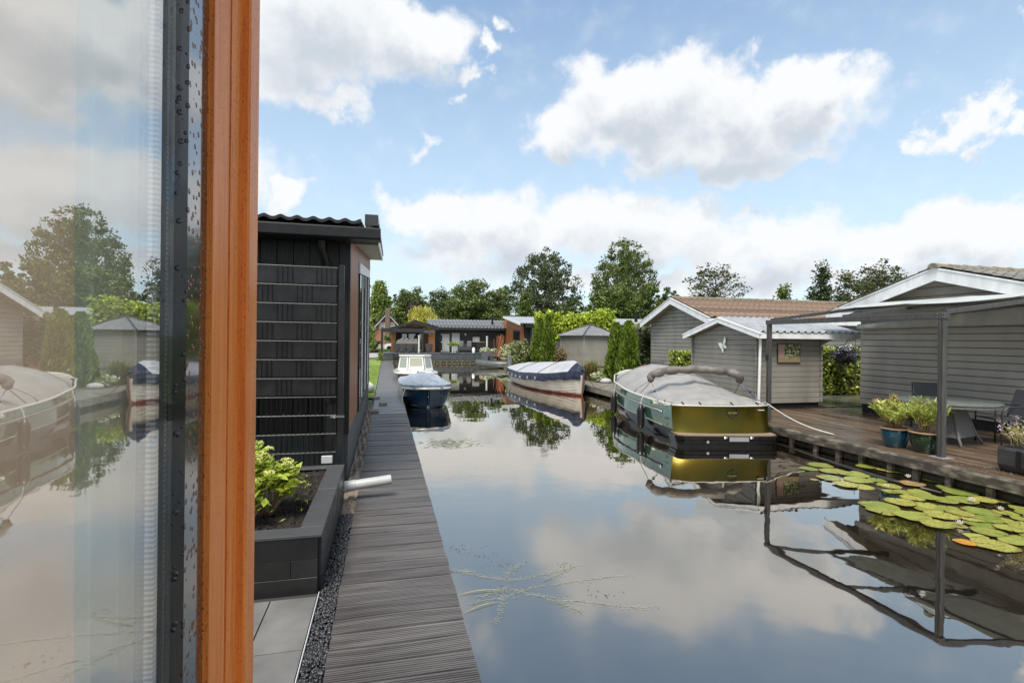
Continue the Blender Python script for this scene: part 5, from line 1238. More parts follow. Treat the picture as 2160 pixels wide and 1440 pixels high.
# shield emblem on the transom: outline, banner, letters
m_emb = M('black_decal', (.010, .012, .010), rough=.4)
b = MB(); sh = [(-.10, .075), (-.085, .085), (0, .11), (.085, .085), (.10, .075), (.10, .0), (.06, -.075), (0, -.115), (-.06, -.075), (-.10, .0)]
ex, ez = .19, .605
sy = lambda z: trf(.6, (z - .22) / .515)[1] - .006
for i in range(len(sh)):
    p, q = sh[i], sh[(i + 1) % len(sh)]; b.bar((ex + p[0], sy(ez + p[1]), ez + p[1]), (ex + q[0], sy(ez + q[1]), ez + q[1]), .006, .018, (0, 1, 0))
b.box(ex - .115, ex + .115, sy(ez) - .003, sy(ez) + .002, ez - .028, ez + .028)
b.build('shield_emblem', m_emb, GB, world=False)
def text(s, size, mat, parent, mtx, name):
    cu = bpy.data.curves.new(name, 'FONT'); cu.body = s; cu.size = size; cu.align_x = 'CENTER'; cu.align_y = 'CENTER'; cu.extrude = .0008
    cu.materials.append(mat); o = bpy.data.objects.new(name, cu); COL.objects.link(o)
    me = bpy.data.meshes.new_from_object(o.evaluated_get(bpy.context.evaluated_depsgraph_get())); bpy.data.objects.remove(o)
    o = bpy.data.objects.new(name, me); COL.objects.link(o); o.parent = parent; o.matrix_local = mtx; return o
RX = Matrix.Rotation(PI / 2, 4, 'X')
text('ANTARIS', .046, M('gold_letter', (.30, .25, .04), rough=.4), GB, Matrix.Translation((ex, sy(ez) - .0045, ez)) @ RX, 'emblem_lettering')
text('S', .06, m_emb, GB, Matrix.Translation((ex, sy(ez - .065) - .002, ez - .065)) @ RX, 'emblem_letter')
text('YACHT', .026, m_emb, GB, Matrix.Translation((ex, sy(ez + .055) - .002, ez + .055)) @ RX, 'emblem_lettering')
MB().box(.72, .84, y0 - .078, y0 - .05, .655, .668).build('serial_plate', m_cream, GB, world=False)
# rubbing rail on the side, sheer strip and side lettering
Ls = []
def side_pt(t, z, off=.0, side=-1):
    i = min(range(len(rows)), key=lambda k: abs(rows[k][0][1] - (y0 + t * GL_))); row = rows[i]; half = row[:len(row) // 2 + 1] if side < 0 else row[len(row) // 2:][::-1]
    for p, q in zip(half, half[1:]):
        if p[2] >= z >= q[2]:
            k = (p[2] - z) / (p[2] - q[2] + 1e-9); return Vector((p[0] + (q[0] - p[0]) * k + off * side, p[1], z))
    return Vector(half[0]) + Vector((off * side, 0, 0))
for sd_ in (-1, 1):
    ts = [i / 40 for i in range(3, 40)]
    MB().tube([side_pt(t, .555 + .24 * t * t, .022, sd_) for t in ts], .024, 8).build('rubbing_rail', M('grey_rubbing_rail', (.12, .14, .13), (.2, .21, .2), sc=20, rough=.3), GB, world=False, smooth=True)
    MB().ball(side_pt(.075, .556, .022, sd_) + Vector((0, -.03, 0)), .032, 8, (.8, 1.6, .8)).build('rail_end_cap', m_chrome, GB, world=False, smooth=True)
    MB().tube([side_pt(t, .27 + .09 * t, .012, sd_) for t in ts], .010, 6).build('chine_strip', M('pale_strip', (.32, .36, .33), rough=.25), GB, world=False, smooth=True)
b = MB(); b.tube(gunwale(rows, .02), .022, 8, caps=False); b.build('gunwale', m_cream, GB, world=False, smooth=True)
# foredeck
b = MB()
for i in range(27, 40):
    a, c = rows[i], rows[i + 1]
    b.quad((a[0][0] * .97, a[0][1], a[0][2] + .005), (a[-1][0] * .97, a[-1][1], a[-1][2] + .005), (c[-1][0] * .97, c[-1][1], c[-1][2] + .005), (c[0][0] * .97, c[0][1], c[0][2] + .005))
b.build('foredeck', m_cream, GB, world=False)
def side_text(s, size, t, z):
    p = side_pt(t, z, .004, -1); q = side_pt(t + .05, z, .004, -1); u_ = (p - q).normalized(); n_ = Vector((-1, 0, .15)).normalized(); v_ = n_.cross(u_).normalized() * 1
    mt_ = Matrix((u_, v_, n_)).transposed().to_4x4(); mt_.translation = p; text(s, size, m_emb if size < .09 else m_emb, GB, mt_, 'side_lettering')
side_text('ANTARIS', .05, .05, .45); side_text('22', .075, .042, .335)
# tarpaulin
ridge = [(0, .80), (.12, .93), (.28, 1.10), (.42, 1.24), (.55, 1.32), (.66, 1.33), (.74, 1.24), (.80, 1.06), (.84, 1.0)]
def cov(a, c):
    t = .005 + .83 * c; g = lerp_tab(gzt, t); h = max(lerp_tab(ridge, t), g + .03); bwid = lerp_tab(bw, t) - .055; s = a * 2 - 1
    fold = .022 * abs(math.sin(a * 11 - c * 4.)) ** 14 * math.sin(a * PI) - .012 * abs(math.sin(c * 13 + abs(s) * 5)) ** 10 + .004 * math.sin(c * 31 + a * 9) * math.sin(a * PI) + .005 * math.sin(a * 23 + c * 12) * math.sin(a * PI)
    prof = (1 - abs(s) ** 2.1)
    z = g + .012 + (h - g) * prof + fold * prof
    if c < .001: z = g + .004
    if abs(s) > .94: z = g + .03 - .06 * (abs(s) - .94) / .06
    return (s * bwid, y0 + t * GL_ + .03, z)
cv = MB().grid(cov, 48, 70).build('tarpaulin', m_tarp, GB, world=False, smooth=True)
b = MB()
for t_ in (.36, .665):
    b.tube([Vector(cov(a / 30, (t_ - .005) / .83)) + Vector((0, 0, .006)) for a in range(31)], .009, 5)
b.build('seam', m_tarpdk, cv, world=False)
for a_ in (.08, .27, .62, .9):
    x = (a_ * 2 - 1) * .9; MB().bar((x, y0 + .03, .80), (x + .03, y0 - .035, .745), .03, .012).build('hold_down_strap', m_black_rubber, cv, world=False)
# folded sun top: rolled canvas on bent tubes
BT = bpy.data.objects.new('folded_sun_top', None); COL.objects.link(BT); BT.parent = GB
arch = []
yb = y0 + 1.25
for i in range(25):
    a = PI * i / 24; x = -1.0 * math.cos(a); zz_ = 1.10 + .27 * math.sin(a) ** .55
    arch.append(Vector((x, yb + .05 * math.sin(i * 1.1), zz_ + .006 * math.sin(i * 2.3))))
MB().tube(arch, [.06] + [.088 + .010 * math.sin(i * 2.1) + .006 * math.sin(i * 4.7) for i in range(23)] + [.065], 12).build('rolled_canvas', m_tarpdk, BT, world=False, smooth=True)
for s in (-1, 1):
    p = Vector((s * 1.0, yb, 1.10)); f0 = Vector((s * 1.06, y0 + .55, .77)); f1 = Vector((s * 1.09, y0 + 1.7, .80))
    for off in (0, .035): MB().tube([p + Vector((0, off, 0)), f0.lerp(p, .45) + Vector((0, off, 0))], .011, 6).build('tube_strut', m_chrome, BT, world=False)
    MB().tube([f0, f0.lerp(p, .46)], .012, 6).build('tube_strut', m_chrome, BT, world=False)
    MB().ball(f0.lerp(p, .45), .028, 8).build('clamp_knob', m_black_rubber, BT, world=False)
    MB().tube([f1, p], .006, 5).build('strap', m_black_rubber, BT, world=False)
for s in (-1, 1):
    for yy in (y0 + .08, y0 + .5):
        b = MB(); b.tube([(s * .93, yy - .06, .79), (s * .93, yy + .06, .79)], .011, 6); b.box(s * .93 - .012, s * .93 + .012, yy - .02, yy + .02, .745, .79); b.build('cleat', m_chrome, GB, world=False)
# fenders hang from the side by a cord
Rz = GB.rotation_euler.to_matrix()
def fender(t, lab):
    p = side_pt(t, .45, .085, -1); g_ = side_pt(t, .9, 0, -1); P = Vector(GB.location) + Rz @ p; G_ = Vector(GB.location) + Rz @ Vector((g_.x, g_.y, lerp_tab(gzt, t) + .03))
    T = thing('fender', lab, 'fender', (P.x, P.y, .06), 0, 'black fenders on the green boat')
    MB().lathe([(0, -.02), (.05, .0), (.082, .06), (.085, .12), (.085, .38), (.075, .44), (.04, .49), (.025, .52), (0, .52)], (P.x, P.y, .05), 16).build('body', M('black_fender', (.012, .012, .013), rough=.3), T, smooth=True)
    MB().tube([(P.x, P.y, .56), ((P.x + G_.x) / 2 - .02, (P.y + G_.y) / 2, .68), G_], .010, 6).build('cord', m_rope, T)
fender(.23, 'black fender hanging at the stern quarter of the green boat, left of its lettering')
fender(.63, 'black fender hanging near the bow of the green boat')
P0 = Vector(GB.location) + Rz @ Vector((.93, y0 + .06, .80)); P1 = Vector((7.98, 7.68, .315))
rp = MB(); pts = [P0.lerp(P1, k / 12) + Vector((0, 0, -.09 * math.sin(PI * k / 12))) for k in range(13)]
rp.tube(pts, .009, 6); rp.tube([p + Vector((.012, .025, .004)) for p in pts], .009, 6)
tag(rp.build('mooring_line', m_rope, None, smooth=True, loc=P1), 'doubled white mooring line from the green boat stern to the wet deck', 'rope')

# ---- blue boat with a tarpaulin, bow towards us
BB = thing('blue_boat', 'small dark blue boat under a pale grey blue tarpaulin beside the boardwalk', 'boat', (1.19, 19.0, 0), PI)
m_navy = M('navy_gelcoat', (.004, .013, .030), (.006, .02, .042), sc=2, rough=.12, coat=.6, spec=.6)
m_bluetarp = M('grey_blue_tarpaulin', (.33, .355, .39), (.22, .26, .32), sc=3, rough=.30, bump=.6, bsc=5, dist=.05, detail=6)
m_bandtarp = M('slate_blue_tarp_band', (.11, .145, .20), (.20, .24, .30), sc=8, rough=.25, bump=.8, bsc=8, dist=.03)
bw2 = [(0, .66), (.3, .76), (.7, .76), (.86, .71), (.94, .62), (.98, .45), (1, .04)]; gz2 = [(0, .50), (.5, .50), (1, .56)]; kz2 = [(0, -.15), (.8, -.15), (1, -.02)]
rows2 = hull_pts(4.25, bw2, gz2, kz2, 30, 10, .55, 1.0, rake=.10)
hull_mesh(rows2, lambda z, t: 0).build('hull', m_navy, BB, world=False, smooth=True)
MB().tube(gunwale(rows2, .02), .030, 8, caps=False).build('gunwale', m_cream, BB, world=False, smooth=True)
MB().poly([p for p in rows2[0]]).build('transom', m_navy, BB, world=False)
MB().tube([Vector(rows2[-1][len(rows2[-1]) // 2]) + Vector((0, .012, 0)), Vector((0, 4.28, .3)), Vector((0, 4.33, .54))], .014, 6).build('stem_strip', M('navy_strip', (.02, .05, .09), rough=.2), BB, world=False)
MB().ball((0, 4.315, .33), .016, 6).build('stem_eye', m_chrome, BB, world=False)
rg2 = [(0, .60), (.2, .76), (.5, .89), (.72, .90), (.85, .80), (.95, .69), (1, .62)]
def cov2(a, c):
    t = .01 + .985 * c; w = lerp_tab(bw2, min(t, .985)) + .015; g = lerp_tab(gz2, t); h = lerp_tab(rg2, t); s = a * 2 - 1
    pr = (1 - abs(s) ** 1.7); wr_ = .05 * abs(math.sin(s * 5.5 + c * 2.)) ** 7 * pr - .03 * abs(math.sin(s * 9 - c * 7)) ** 6 * pr + .012 * math.sin(s * 14 + c * 6) * pr + .02 * math.sin(c * 26 + s * 3) * pr * (1 - pr) * 2
    return (s * w, t * 4.25 + (.03 if c > .97 else 0), g + .10 + (h - g - .10) * pr + wr_)
cv2 = MB().grid(cov2, 40, 50).build('tarpaulin', m_bluetarp, BB, world=False, smooth=True)
b = MB(); edge = [(cov2(0, k / 40), 0) for k in range(41)] + [(cov2(1, 1 - k / 40), 0) for k in range(41)]
E1 = [Vector(p[0]) for p in edge]; w = len(E1)
lo = [p + Vector((0, .015 if p.y > 3.9 else 0, -.115 + .018 * math.sin(i * 1.7))) + Vector((p.x, 0, 0)).normalized() * .015 for i, p in enumerate(E1)]
b.add(E1 + lo, [(i, i + 1, w + i + 1, w + i) for i in range(w - 1)]); b.build('tarp_skirt', m_bandtarp, cv2, world=False, smooth=True)
tag(MB().tube([(.55, 14.9, .56), (.46, 14.4, .40), (.44, 14.0, .30)], .008, 5).build('mooring_line', m_rope, None, loc=(.44, 14, .3)), 'short mooring line from the blue boat bow to the boardwalk', 'rope')
# ---- little cabin boat behind
CB = thing('cabin_boat', 'little cream cabin boat with brown hull and three front windows behind the blue boat', 'boat', (1.24, 25.1, 0), PI)
m_redhull = M('red_brown_hull', (.11, .025, .018), (.085, .02, .015), sc=3, rough=.18, coat=.5)
bw3 = [(0, .72), (.4, .86), (.75, .86), (.9, .78), (.97, .55), (1, .05)]; gz3 = [(0, .52), (.6, .55), (1, .60)]
rows3 = hull_pts(4.6, bw3, gz3, kz2, 26, 9, .5, 1.0, rake=.14)
hull_mesh(rows3, lambda z, t: 0).build('hull', m_redhull, CB, world=False, smooth=True)
b = MB(); rim = gunwale(rows3, 0); b.tube(rim, .05, 8, caps=False); b.build('rub_rail', m_cream, CB, world=False, smooth=True)
b = MB(); half = rows3
for i in range(len(rows3) - 1):
    a, c = rows3[i], rows3[i + 1]
    for s0, s1 in ((-1, -.5), (-.5, 0), (0, .5), (.5, 1)):
        f = lambda r, s: (r[-1][0] * s, r[0][1], r[0][2] + .02 + .09 * (1 - s * s))
        b.quad(f(a, s0), f(a, s1), f(c, s1), f(c, s0))
b.build('deck', m_cream, CB, world=False, smooth=True)
# cabin: three faced windscreen
cbz0, cbz1 = .62, 1.22
bp = [(-.74, 2.0), (-.74, 3.0), (-.36, 3.45), (.36, 3.45), (.74, 3.0), (.74, 2.0)]; tp_ = [(-.64, 1.9), (-.64, 2.75), (-.33, 3.12), (.33, 3.12), (.64, 2.75), (.64, 1.9)]
m_cab = M('white_cabin', (.66, .65, .60), rough=.25, coat=.3)
b = MB(); nb = len(bp)
b.add([(x, y, cbz0) for x, y in bp] + [(x, y, cbz1) for x, y in tp_], [(i, (i + 1) % nb, nb + (i + 1) % nb, nb + i) for i in range(nb)]); b.build('cabin', m_cab, CB, world=False)
b = MB(); b.prism([(x * 1.06, y + .04, cbz1 + .001) for x, y in tp_], (0, 0, .05)); b.build('cabin_roof', m_cab, CB, world=False)
for i, gm_ in ((0, 0), (1, 1), (2, 2), (3, 1), (4, 0)):
    A, B = Vector((*bp[i], cbz0)), Vector((*bp[i + 1], cbz0)); Cc, Dd = Vector((*tp_[i + 1], cbz1)), Vector((*tp_[i], cbz1))
    f = lambda a, c: (A.lerp(B, a)).lerp(Dd.lerp(Cc, a), c)
    n_ = (B - A).cross(Dd - A).normalized(); n_ = n_ if n_.y + abs(n_.x) * .1 > 0 and (n_.dot(Vector((A.x + B.x, A.y + B.y - 5, 0))) > 0) else -n_
    c0 = .34 if gm_ == 2 else .22
    q = [f(.12, c0), f(.88, c0), f(.88, .90), f(.12, .90)]
    MB().prism([p + n_ * .004 for p in q], n_ * .006).build('window', glass_mat('cabin_glass', .16, base=(.22, .23, .20) if gm_ != 2 else (.30, .30, .22)), CB, world=False)
for s in (-1, 1): MB().tube([(s * .34, 3.44, .66), (s * .31, 3.14, 1.2)], .014, 6).build('window_post', m_black_rubber, CB, world=False)
for x in (-.3, .25): MB().ball((x, 3.75, .70), .035, 6, (1.6, .8, .6)).build('deck_vent', m_chrome, CB, world=False)
MB().tube([(.05 + .25, 4.3, .72), (.30, 4.55, .74), (.32, 4.7, .55)], .012, 5).build('bow_rope', m_rope, CB, world=False)
# ---- clinker boat with navy edged cover
KB = thing('clinker_boat', 'pale grey clinker boat with navy edged white cover by the landing stage', 'boat', (6.20, 23.3, 0), math.atan2(-.09, -.995))
m_kl = M('pale_grey_planking', (.38, .36, .32), (.32, .30, .265), sc=3, rough=.45)
m_kred = M('red_boot_top', (.16, .025, .015), (.22, .05, .03), sc=6, rough=.35)
m_kdk = M('dark_waterline', (.02, .015, .012), rough=.5)
bw4 = [(0, .62), (.15, .86), (.45, 1.0), (.7, .88), (.88, .48), (.96, .22), (1, .03)]; gz4 = [(0, .56), (.4, .50), (.75, .58), (1, .75)]; kz4 = [(0, -.1), (.6, -.25), (.9, -.2), (1, -.05)]
rows4 = hull_pts(6.3, bw4, gz4, kz4, 34, 36, .62, 1.0, rake=.14, strakes=8)
b = hull_mesh(rows4, lambda z, t: 2 if z < .03 else (1 if (z < .085) else 0)); b.build('hull', [m_kl, m_kred, m_kdk], KB, world=False)
MB().poly(rows4[0]).build('transom', m_kl, KB, world=False)
MB().tube([(0, 6.26, -.1), (0, 6.36, .3), (0, 6.44, .82)], .035, 8).build('stem_post', M('rust_red_stem', (.16, .05, .025), (.10, .035, .02), sc=9, rough=.5), KB, world=False)
rg4 = [(0, .86), (.2, .98), (.6, 1.10), (.90, 1.24), (.94, 1.15), (1, .93)]
def cov4(a, c):
    t = c * .998; w = lerp_tab(bw4, t) + .05; g = lerp_tab(gz4, t) + .14; h = lerp_tab(rg4, t); s = a * 2 - 1
    pr = 1 - abs(s) ** 1.25
    return (s * w, t * 6.4 - .06, g + (h - g) * pr + .01 * math.sin(c * 40) * pr * (1 - pr))
m_whitetarp = M('off_white_boat_cover', (.41, .41, .425), (.33, .33, .345), sc=2.5, rough=.42, bump=.35, bsc=4, dist=.04)
m_navytarp = M('navy_cover_skirt', (.006, .009, .026), (.018, .023, .045), sc=7, rough=.38, bump=.9, bsc=7, dist=.04)
cv4 = MB().grid(lambda a, c: cov4(a, c * .93), 30, 50).build('cover', m_whitetarp, KB, world=False, smooth=True)
b = MB().grid(lambda a, c: cov4(a, .93 + .07 * c), 30, 8)
E1 = [Vector(cov4(0, k / 60)) for k in range(61)] + [Vector(cov4(1, 1 - k / 60)) for k in range(61)]; w = len(E1)
mid = [p + Vector((p.x, 0, 0)).normalized() * .035 + Vector((0, 0, -.10)) for p in E1]
lo = [p + Vector((p.x, 0, 0)).normalized() * (.03 + .012 * math.sin(i * 2.6)) + Vector((0, 0, -.285 + .022 * math.sin(i * 1.31) + .018 * math.sin(i * .47))) for i, p in enumerate(E1)]
b.add(E1 + mid + lo, [(i, i + 1, w + i + 1, w + i) for i in range(w - 1)] + [(w + i, w + i + 1, 2 * w + i + 1, 2 * w + i) for i in range(w - 1)])
b.build('cover_skirt', m_navytarp, cv4, world=False, smooth=True)
b = MB()
for c in (.36, .70): b.tube([Vector(cov4(a / 20, c)) + Vector((0, 0, .008)) for a in range(21)], .010, 5)
b.build('seam', m_navytarp, cv4, world=False)
for c in (.16, .26, .36, .46, .57, .68):
    p = Vector(cov4(1, c)) + Vector((.05, 0, -.14)); b = MB(); b.bar(p, p + Vector((.012, 0, -.10)), .06, .012); b.build('tie_down', M('pale_strap', (.30, .32, .36), rough=.5), cv4, world=False)
rp = MB(); rp.tube([(6.95, 16.95, .62), (7.10, 16.7, .36), (7.25, 16.6, .27), (7.42, 16.9, .33)], .010, 5); tag(rp.build('mooring_line', m_black_rubber, None, loc=(7.3, 16.8, .3)), 'dark mooring line from the clinker boat bow to the landing stage', 'rope')
# ---- inflatable dinghy far off
ID = thing('inflatable_dinghy', 'grey inflatable dinghy with outboard moored before the far terrace', 'boat', (7.35, 34.6, 0), .95)
ID.scale = (.78, .78, .85)
m_inf = M('grey_inflatable', (.06, .063, .066), (.09, .094, .097), sc=4, rough=.35)
for s in (-1, 1): MB().tube([(s * .48, -1.5, .30), (s * .48, -1.35, .30), (s * .48, .8, .30), (s * .30, 1.5, .36), (0, 1.8, .42)], [.12, .25, .25, .25, .24], 14).build('tube', m_inf, ID, world=False, smooth=True)
MB().box(-.45, .45, -1.0, 1.2, .12, .16).build('floor', m_inf, ID, world=False)
MB().tube([(.45, -1.5, .40), (.52, -1.62, .3), (.48, -1.66, .2), (.40, -1.6, .28)], .02, 6).build('grab_ring', m_rope, ID, world=False)
b = MB(); b.bbox(-.14, .14, -1.5, -1.1, .62, .85, .05); b.bbox(-.06, .06, -1.42, -1.24, .05, .62, .02); b.tube([(0, -1.1, .75), (0, -.7, .80)], .03, 6); b.build('outboard_motor', M('grey_outboard', (.20, .22, .22), (.35, .36, .36), sc=5, rough=.4), ID, world=False)
# ================================================================ far terrace house
X_ = lambda u, Y, v=715: on_y(u, v, Y).x
Z_ = lambda u, v, Y: on_y(u, v, Y).z
m_shinytile = M('wet_grey_roof_tile', (.20, .205, .21), (.14, .145, .15), sc=6, rough=.22, spec=.7, island=.1)
m_door_glass = M('curtained_glass', (.42, .44, .42), (.36, .38, .36), sc=2, rough=.15, spec=.6)
m_blackclad = M('black_cladding', (.014, .014, .015), (.022, .022, .023), sc=3, rough=.5)
m_terr = M('anthracite_terrace_board', (.065, .072, .08), (.05, .055, .06), sc=4, rough=.45, island=.1)
YD, YP, YW = 40.9, 42.3, 44.3
zdk = .80
FT = thing('far_terrace', 'raised anthracite timber terrace at the far end of the canal', 'terrace', (4, 41, .2))
tx0, tx1 = X_(804, YD), X_(1030, YD)
b = MB(); x = tx0
while x < tx1: b.box(x + .006, min(x + .145, tx1) - .006, YD, YD + .03, .26, zdk - .01); x += .15
b.box(tx0, tx1, YD + .03, YD + .06, .2, zdk - .02); b.build('front_boards', m_terr, FT)
b = MB(); y = YD - .04
while y < YW + .2: b.box(tx0 - .05, tx1 + .1, y, y + .14, zdk, zdk + .03); y += .146
b.build('decking', m_terr, FT)
b = MB(); b.box(-.3, 7.75, 40.45, 40.55, -.5, .10); b.box(-.3, 7.75, 40.42, 40.56, .17, .235); b.build('quay_beam', m_oldbeam, FT)
for k in range(17): MB().box(-.2 + k * .48, -.11 + k * .48, 40.36, 40.44, -.4, .18).build('quay_pile', m_oldbeam, FT)
bnx = (X_(828, YD - .3), X_(852, YD - .3)); b = MB()
for z in (.38, .52, .66): b.box(bnx[0], bnx[1], YD - .16, YD - .12, z, z + .07)
b.box(bnx[0] + .1, bnx[0] + .16, YD - .12, YD - .02, .2, .7); b.box(bnx[1] - .16, bnx[1] - .1, YD - .12, YD - .02, .2, .7)
tag(b.build('slatted_crate', m_blackclad, None, loc=(bnx[0], YD - .2, .2)), 'dark slatted rack leaning on the far terrace front by the boardwalk end', 'rack')
FH = thing('far_black_house', 'low black and orange house with shiny tiled roof across the far end of the canal', 'house', (5, 45, .8))
wx0, wx1 = X_(916, YW), X_(1079, YW); zev, zri = Z_(1000, 692, YW), Z_(1000, 675.5, YW + 2.2)
b = MB(); groove_boards(b, (wx0, YW, 0), (1, 0, 0), (0, -1, 0), zdk + .03, zev, .15, lambda z: (0, wx1 - wx0), .014, .02); b.box(wx0, wx1, YW + .001, YW + .1, zdk, zev + .2); b.build('black_wall', m_blackclad, FH)
tiled_roof((X_(905, YW - .4), YW - .45, zev + .0), (1, 0, 0), (0, 2.7, zri - zev), int((wx1 - X_(905, YW)) / .31), 8, .31, math.hypot(2.7, zri - zev) / 8, .05, .035, (0, -(zri - zev), 2.7), per=6).build('roof_tiles', m_shinytile, FH)
MB().box(X_(918, YW), wx1 + .1, YW - .5, YW - .43, zev - .17, zev + .0).build('gutter', m_blackclad, FH)
MB().box(wx0, wx1, YW + 4.4, YW + 4.5, zdk, zev).build('rear_wall', m_blackclad, FH)
def panel(u0, u1, v0, v1, Y, th, name, mat, parent): 
    return MB().box(X_(u0, Y), X_(u1, Y), Y - th, Y, Z_(u0, v1, Y), Z_(u0, v0, Y)).build(name, mat, parent)
d1 = panel(928, 951, 699, 745.5, YW - .002, .05, 'door', m_blackclad, FH); panel(933, 948, 704, 741, YW - .053, .01, 'pane', m_door_glass, d1)
panel(948.6, 950.4, 719, 724, YW - .053, .06, 'handle', m_chrome, d1)
for v in (704, 720, 739): panel(930.5, 932.5, v, v + 2.5, YW - .053, .03, 'hinge', m_white, d1)
w1 = panel(951.5, 971, 700, 746, YW - .002, .05, 'window', m_blackclad, FH); panel(953, 969.5, 702.5, 740, YW - .053, .01, 'pane', m_door_glass, w1)
w2 = panel(995, 1013, 709, 723, YW - .002, .05, 'window', m_black_wood, FH); panel(997, 1011.5, 710.5, 721.5, YW - .053, .01, 'pane', m_door_glass, w2)
MB().tube([(X_(1039.5, YW + .6), YW + .9, zri - .9), (X_(1039.5, YW + .6), YW + .9, zri + .5)], .09, 8).build('flue_pipe', m_black_rubber, FH)
for u, v, lab in ((982, 705, 'a'), (1071, 697, 'b')):
    p = on_y(u, v, YW - .08); MB().ball(p, .09, 8, (1.2, .8, .8)).build('wall_lamp', m_white, FH, smooth=True)
# porch gable
px0_, px1_ = X_(833, YP), X_(918, YP)
apx, apz = X_(872, YP - .6), Z_(872, 676, YP - .6)
el_, er_ = (X_(818, YP - .6), Z_(818, 692.5, YP - .6)), (X_(925, YP - .6), Z_(925, 691.5, YP - .6))
b = MB(); b.prism([(el_[0] + .9, YP, el_[1] + .05), (er_[0] - .5, YP, er_[1] + .02), (apx, YP, apz - .18)], (0, .05, 0)); b.build('gable_boards', m_orange_far, FH)
for (x, z) in (el_, er_):
    MB().prism([(x, YP - .62, z), (apx, YP - .62, apz), (apx, YP - .62, apz - .22), (x, YP - .62, z - .2)], (0, .06, 0)).build('bargeboard', m_blackclad, FH)
tiled_roof((er_[0], YP - .55, er_[1] + .02), (0, 1, 0), (apx - er_[0], 0, apz - er_[1]), 14, 6, .31, math.hypot(apx - er_[0], apz - er_[1]) / 6, .05, .03, (apz - er_[1], 0, er_[0] - apx), per=5).build('roof_tiles', m_shinytile, FH)
MB().prism([(el_[0], YP - .55, el_[1]), (apx, YP - .55, apz), (apx, YP - .55, apz - .04), (el_[0], YP - .55, el_[1] - .04)], (0, 4.5, 0)).build('porch_roof', m_tile_dark, FH)
def cl_box(u0, u1, Y, z0, z1, th, name, mat):
    b = MB(); groove_boards(b, (X_(u0, Y), Y, 0), (1, 0, 0), (0, -1, 0), z0, z1, .17, lambda z: (0, X_(u1, Y) - X_(u0, Y)), .014, .02); b.box(X_(u0, Y), X_(u1, Y), Y + .001, Y + th, z0, z1); b.build(name, mat, FH)
zb_ = zdk + .03; zt_p = Z_(860, 697, YP)
cl_box(825, 834.5, YP, zb_, zt_p, .3, 'orange_pier', m_orange_far); cl_box(906, 917.5, YP, zb_, Z_(910, 693, YP), .4, 'orange_pier', m_orange_far)
MB().box(X_(904, YP), X_(905.8, YP), YP - .04, YP + .1, zb_, Z_(905, 694, YP)).build('downpipe', m_sand, FH)
cl_box(834.6, 893, YP + 1.9, zb_, zt_p + .3, .1, 'recess_wall', m_blackclad); cl_box(893, 905, YP + 1.6, zb_, zt_p + .2, .1, 'recess_side', M('recess_orange', (.26, .09, .03), rough=.6))
for u0, u1 in ((848, 858), (862, 876), (880, 890)): panel(u0, u1, 704, 744, YP + 1.89, .02, 'glazing', m_dark_glass, FH)
MB().box(px0_ - .2, px1_, YP - .2, YP + 2.0, zt_p + .25, zt_p + .3).build('ceiling', m_blackclad, FH)
# dark flat canopy on posts
CP = thing('terrace_canopy', 'dark flat canopy on square posts at the left of the far terrace', 'canopy', (1.5, 41.6, .83))
yc = 41.25; z0c, z1c = Z_(850, 700.5, yc), Z_(850, 692.5, yc)
MB().box(X_(803.5, yc), X_(893, yc), yc, yc + .12, z0c, z1c).build('front_beam', m_blackclad, CP)
MB().box(X_(893.2, yc), X_(918, yc), yc + .1, yc + .2, z0c - .05, z0c + .2).build('front_beam', m_terr, CP)
for u in (803.5, 889): MB().bbox(X_(u, yc), X_(u + 4.5, yc), yc + .001, yc + .16, zdk + .03, z0c, .01).build('post', m_blackclad, CP)
MB().box(X_(803.5, yc), X_(803.5, yc) + .12, yc + .13, yc + 2.4, z0c, z1c).build('side_beam', m_blackclad, CP)
# furniture on the far terrace
def far_thing(name, lab, cat, u, v, Y, group=None):
    p = on_y(u, v, Y); return thing(name, lab, cat, (p.x, Y, zdk + .03), 0, group), p
T, p = far_thing('covered_table', 'long table under a grey cover beneath the far terrace canopy', 'table', 862, 740, 42.0)
xa, xb = X_(836, 42.0), X_(884, 42.0); zc = Z_(860, 726, 42)
b = MB(); b.grid(lambda a, c: (xa + (xb - xa) * a + .1 * math.sin(c * 5) * (a - .5), 41.6 + c * .9, zc + .45 * math.sin(PI * min(a * 6, 1) / 2) * math.sin(PI * min((1 - a) * 6, 1) / 2) * (.6 + .4 * math.sin(PI * c)) + .05 * math.sin(a * 30)), 40, 10)
b.box(xa + .02, xb - .02, 41.58, 41.6, zc - .3, zc + .3); b.build('cover', m_tarp, T)
for x in (xa + .3, xb - .3): MB().box(x, x + .1, 41.9, 42.0, zdk + .03, zc).build('leg', m_black_rubber, T)
m_fwick = M('dark_wicker', (.035, .034, .033), (.06, .058, .055), sc=40, rough=.6)
def wicker_chair(lab, u, Y, group='wicker chairs on the far terrace', w=.62):
    T, p = far_thing('wicker_chair', lab, 'chair', u, 740, Y, group); x = p.x; z = zdk + .03
    b = MB(); b.grid(lambda a, c: (x + (a - .5) * w * (.72 + .38 * c ** 1.5), Y - .05 * math.sin(PI * a) - .06 * c, z + .06 + .66 * c), 8, 8); b.build('backrest', m_fwick, T)
    b = MB(); b.bbox(x - w * .4, x + w * .4, Y + .03, Y + .55, z + .12, z + .36, .03); b.build('seat', m_fwick, T)
    for s in (-1, 1): MB().tube([(x + s * w * .45, Y, z + .5), (x + s * w * .47, Y + .5, z + .48)], .035, 6).build('arm', m_fwick, T); MB().box(x + s * w * .36 - .02, x + s * w * .36 + .02, Y - .04, Y - .001, z, z + .1).build('leg', m_wicker, T)
wicker_chair('grey wicker chair left of centre before the covered table', 849.5, 41.35)
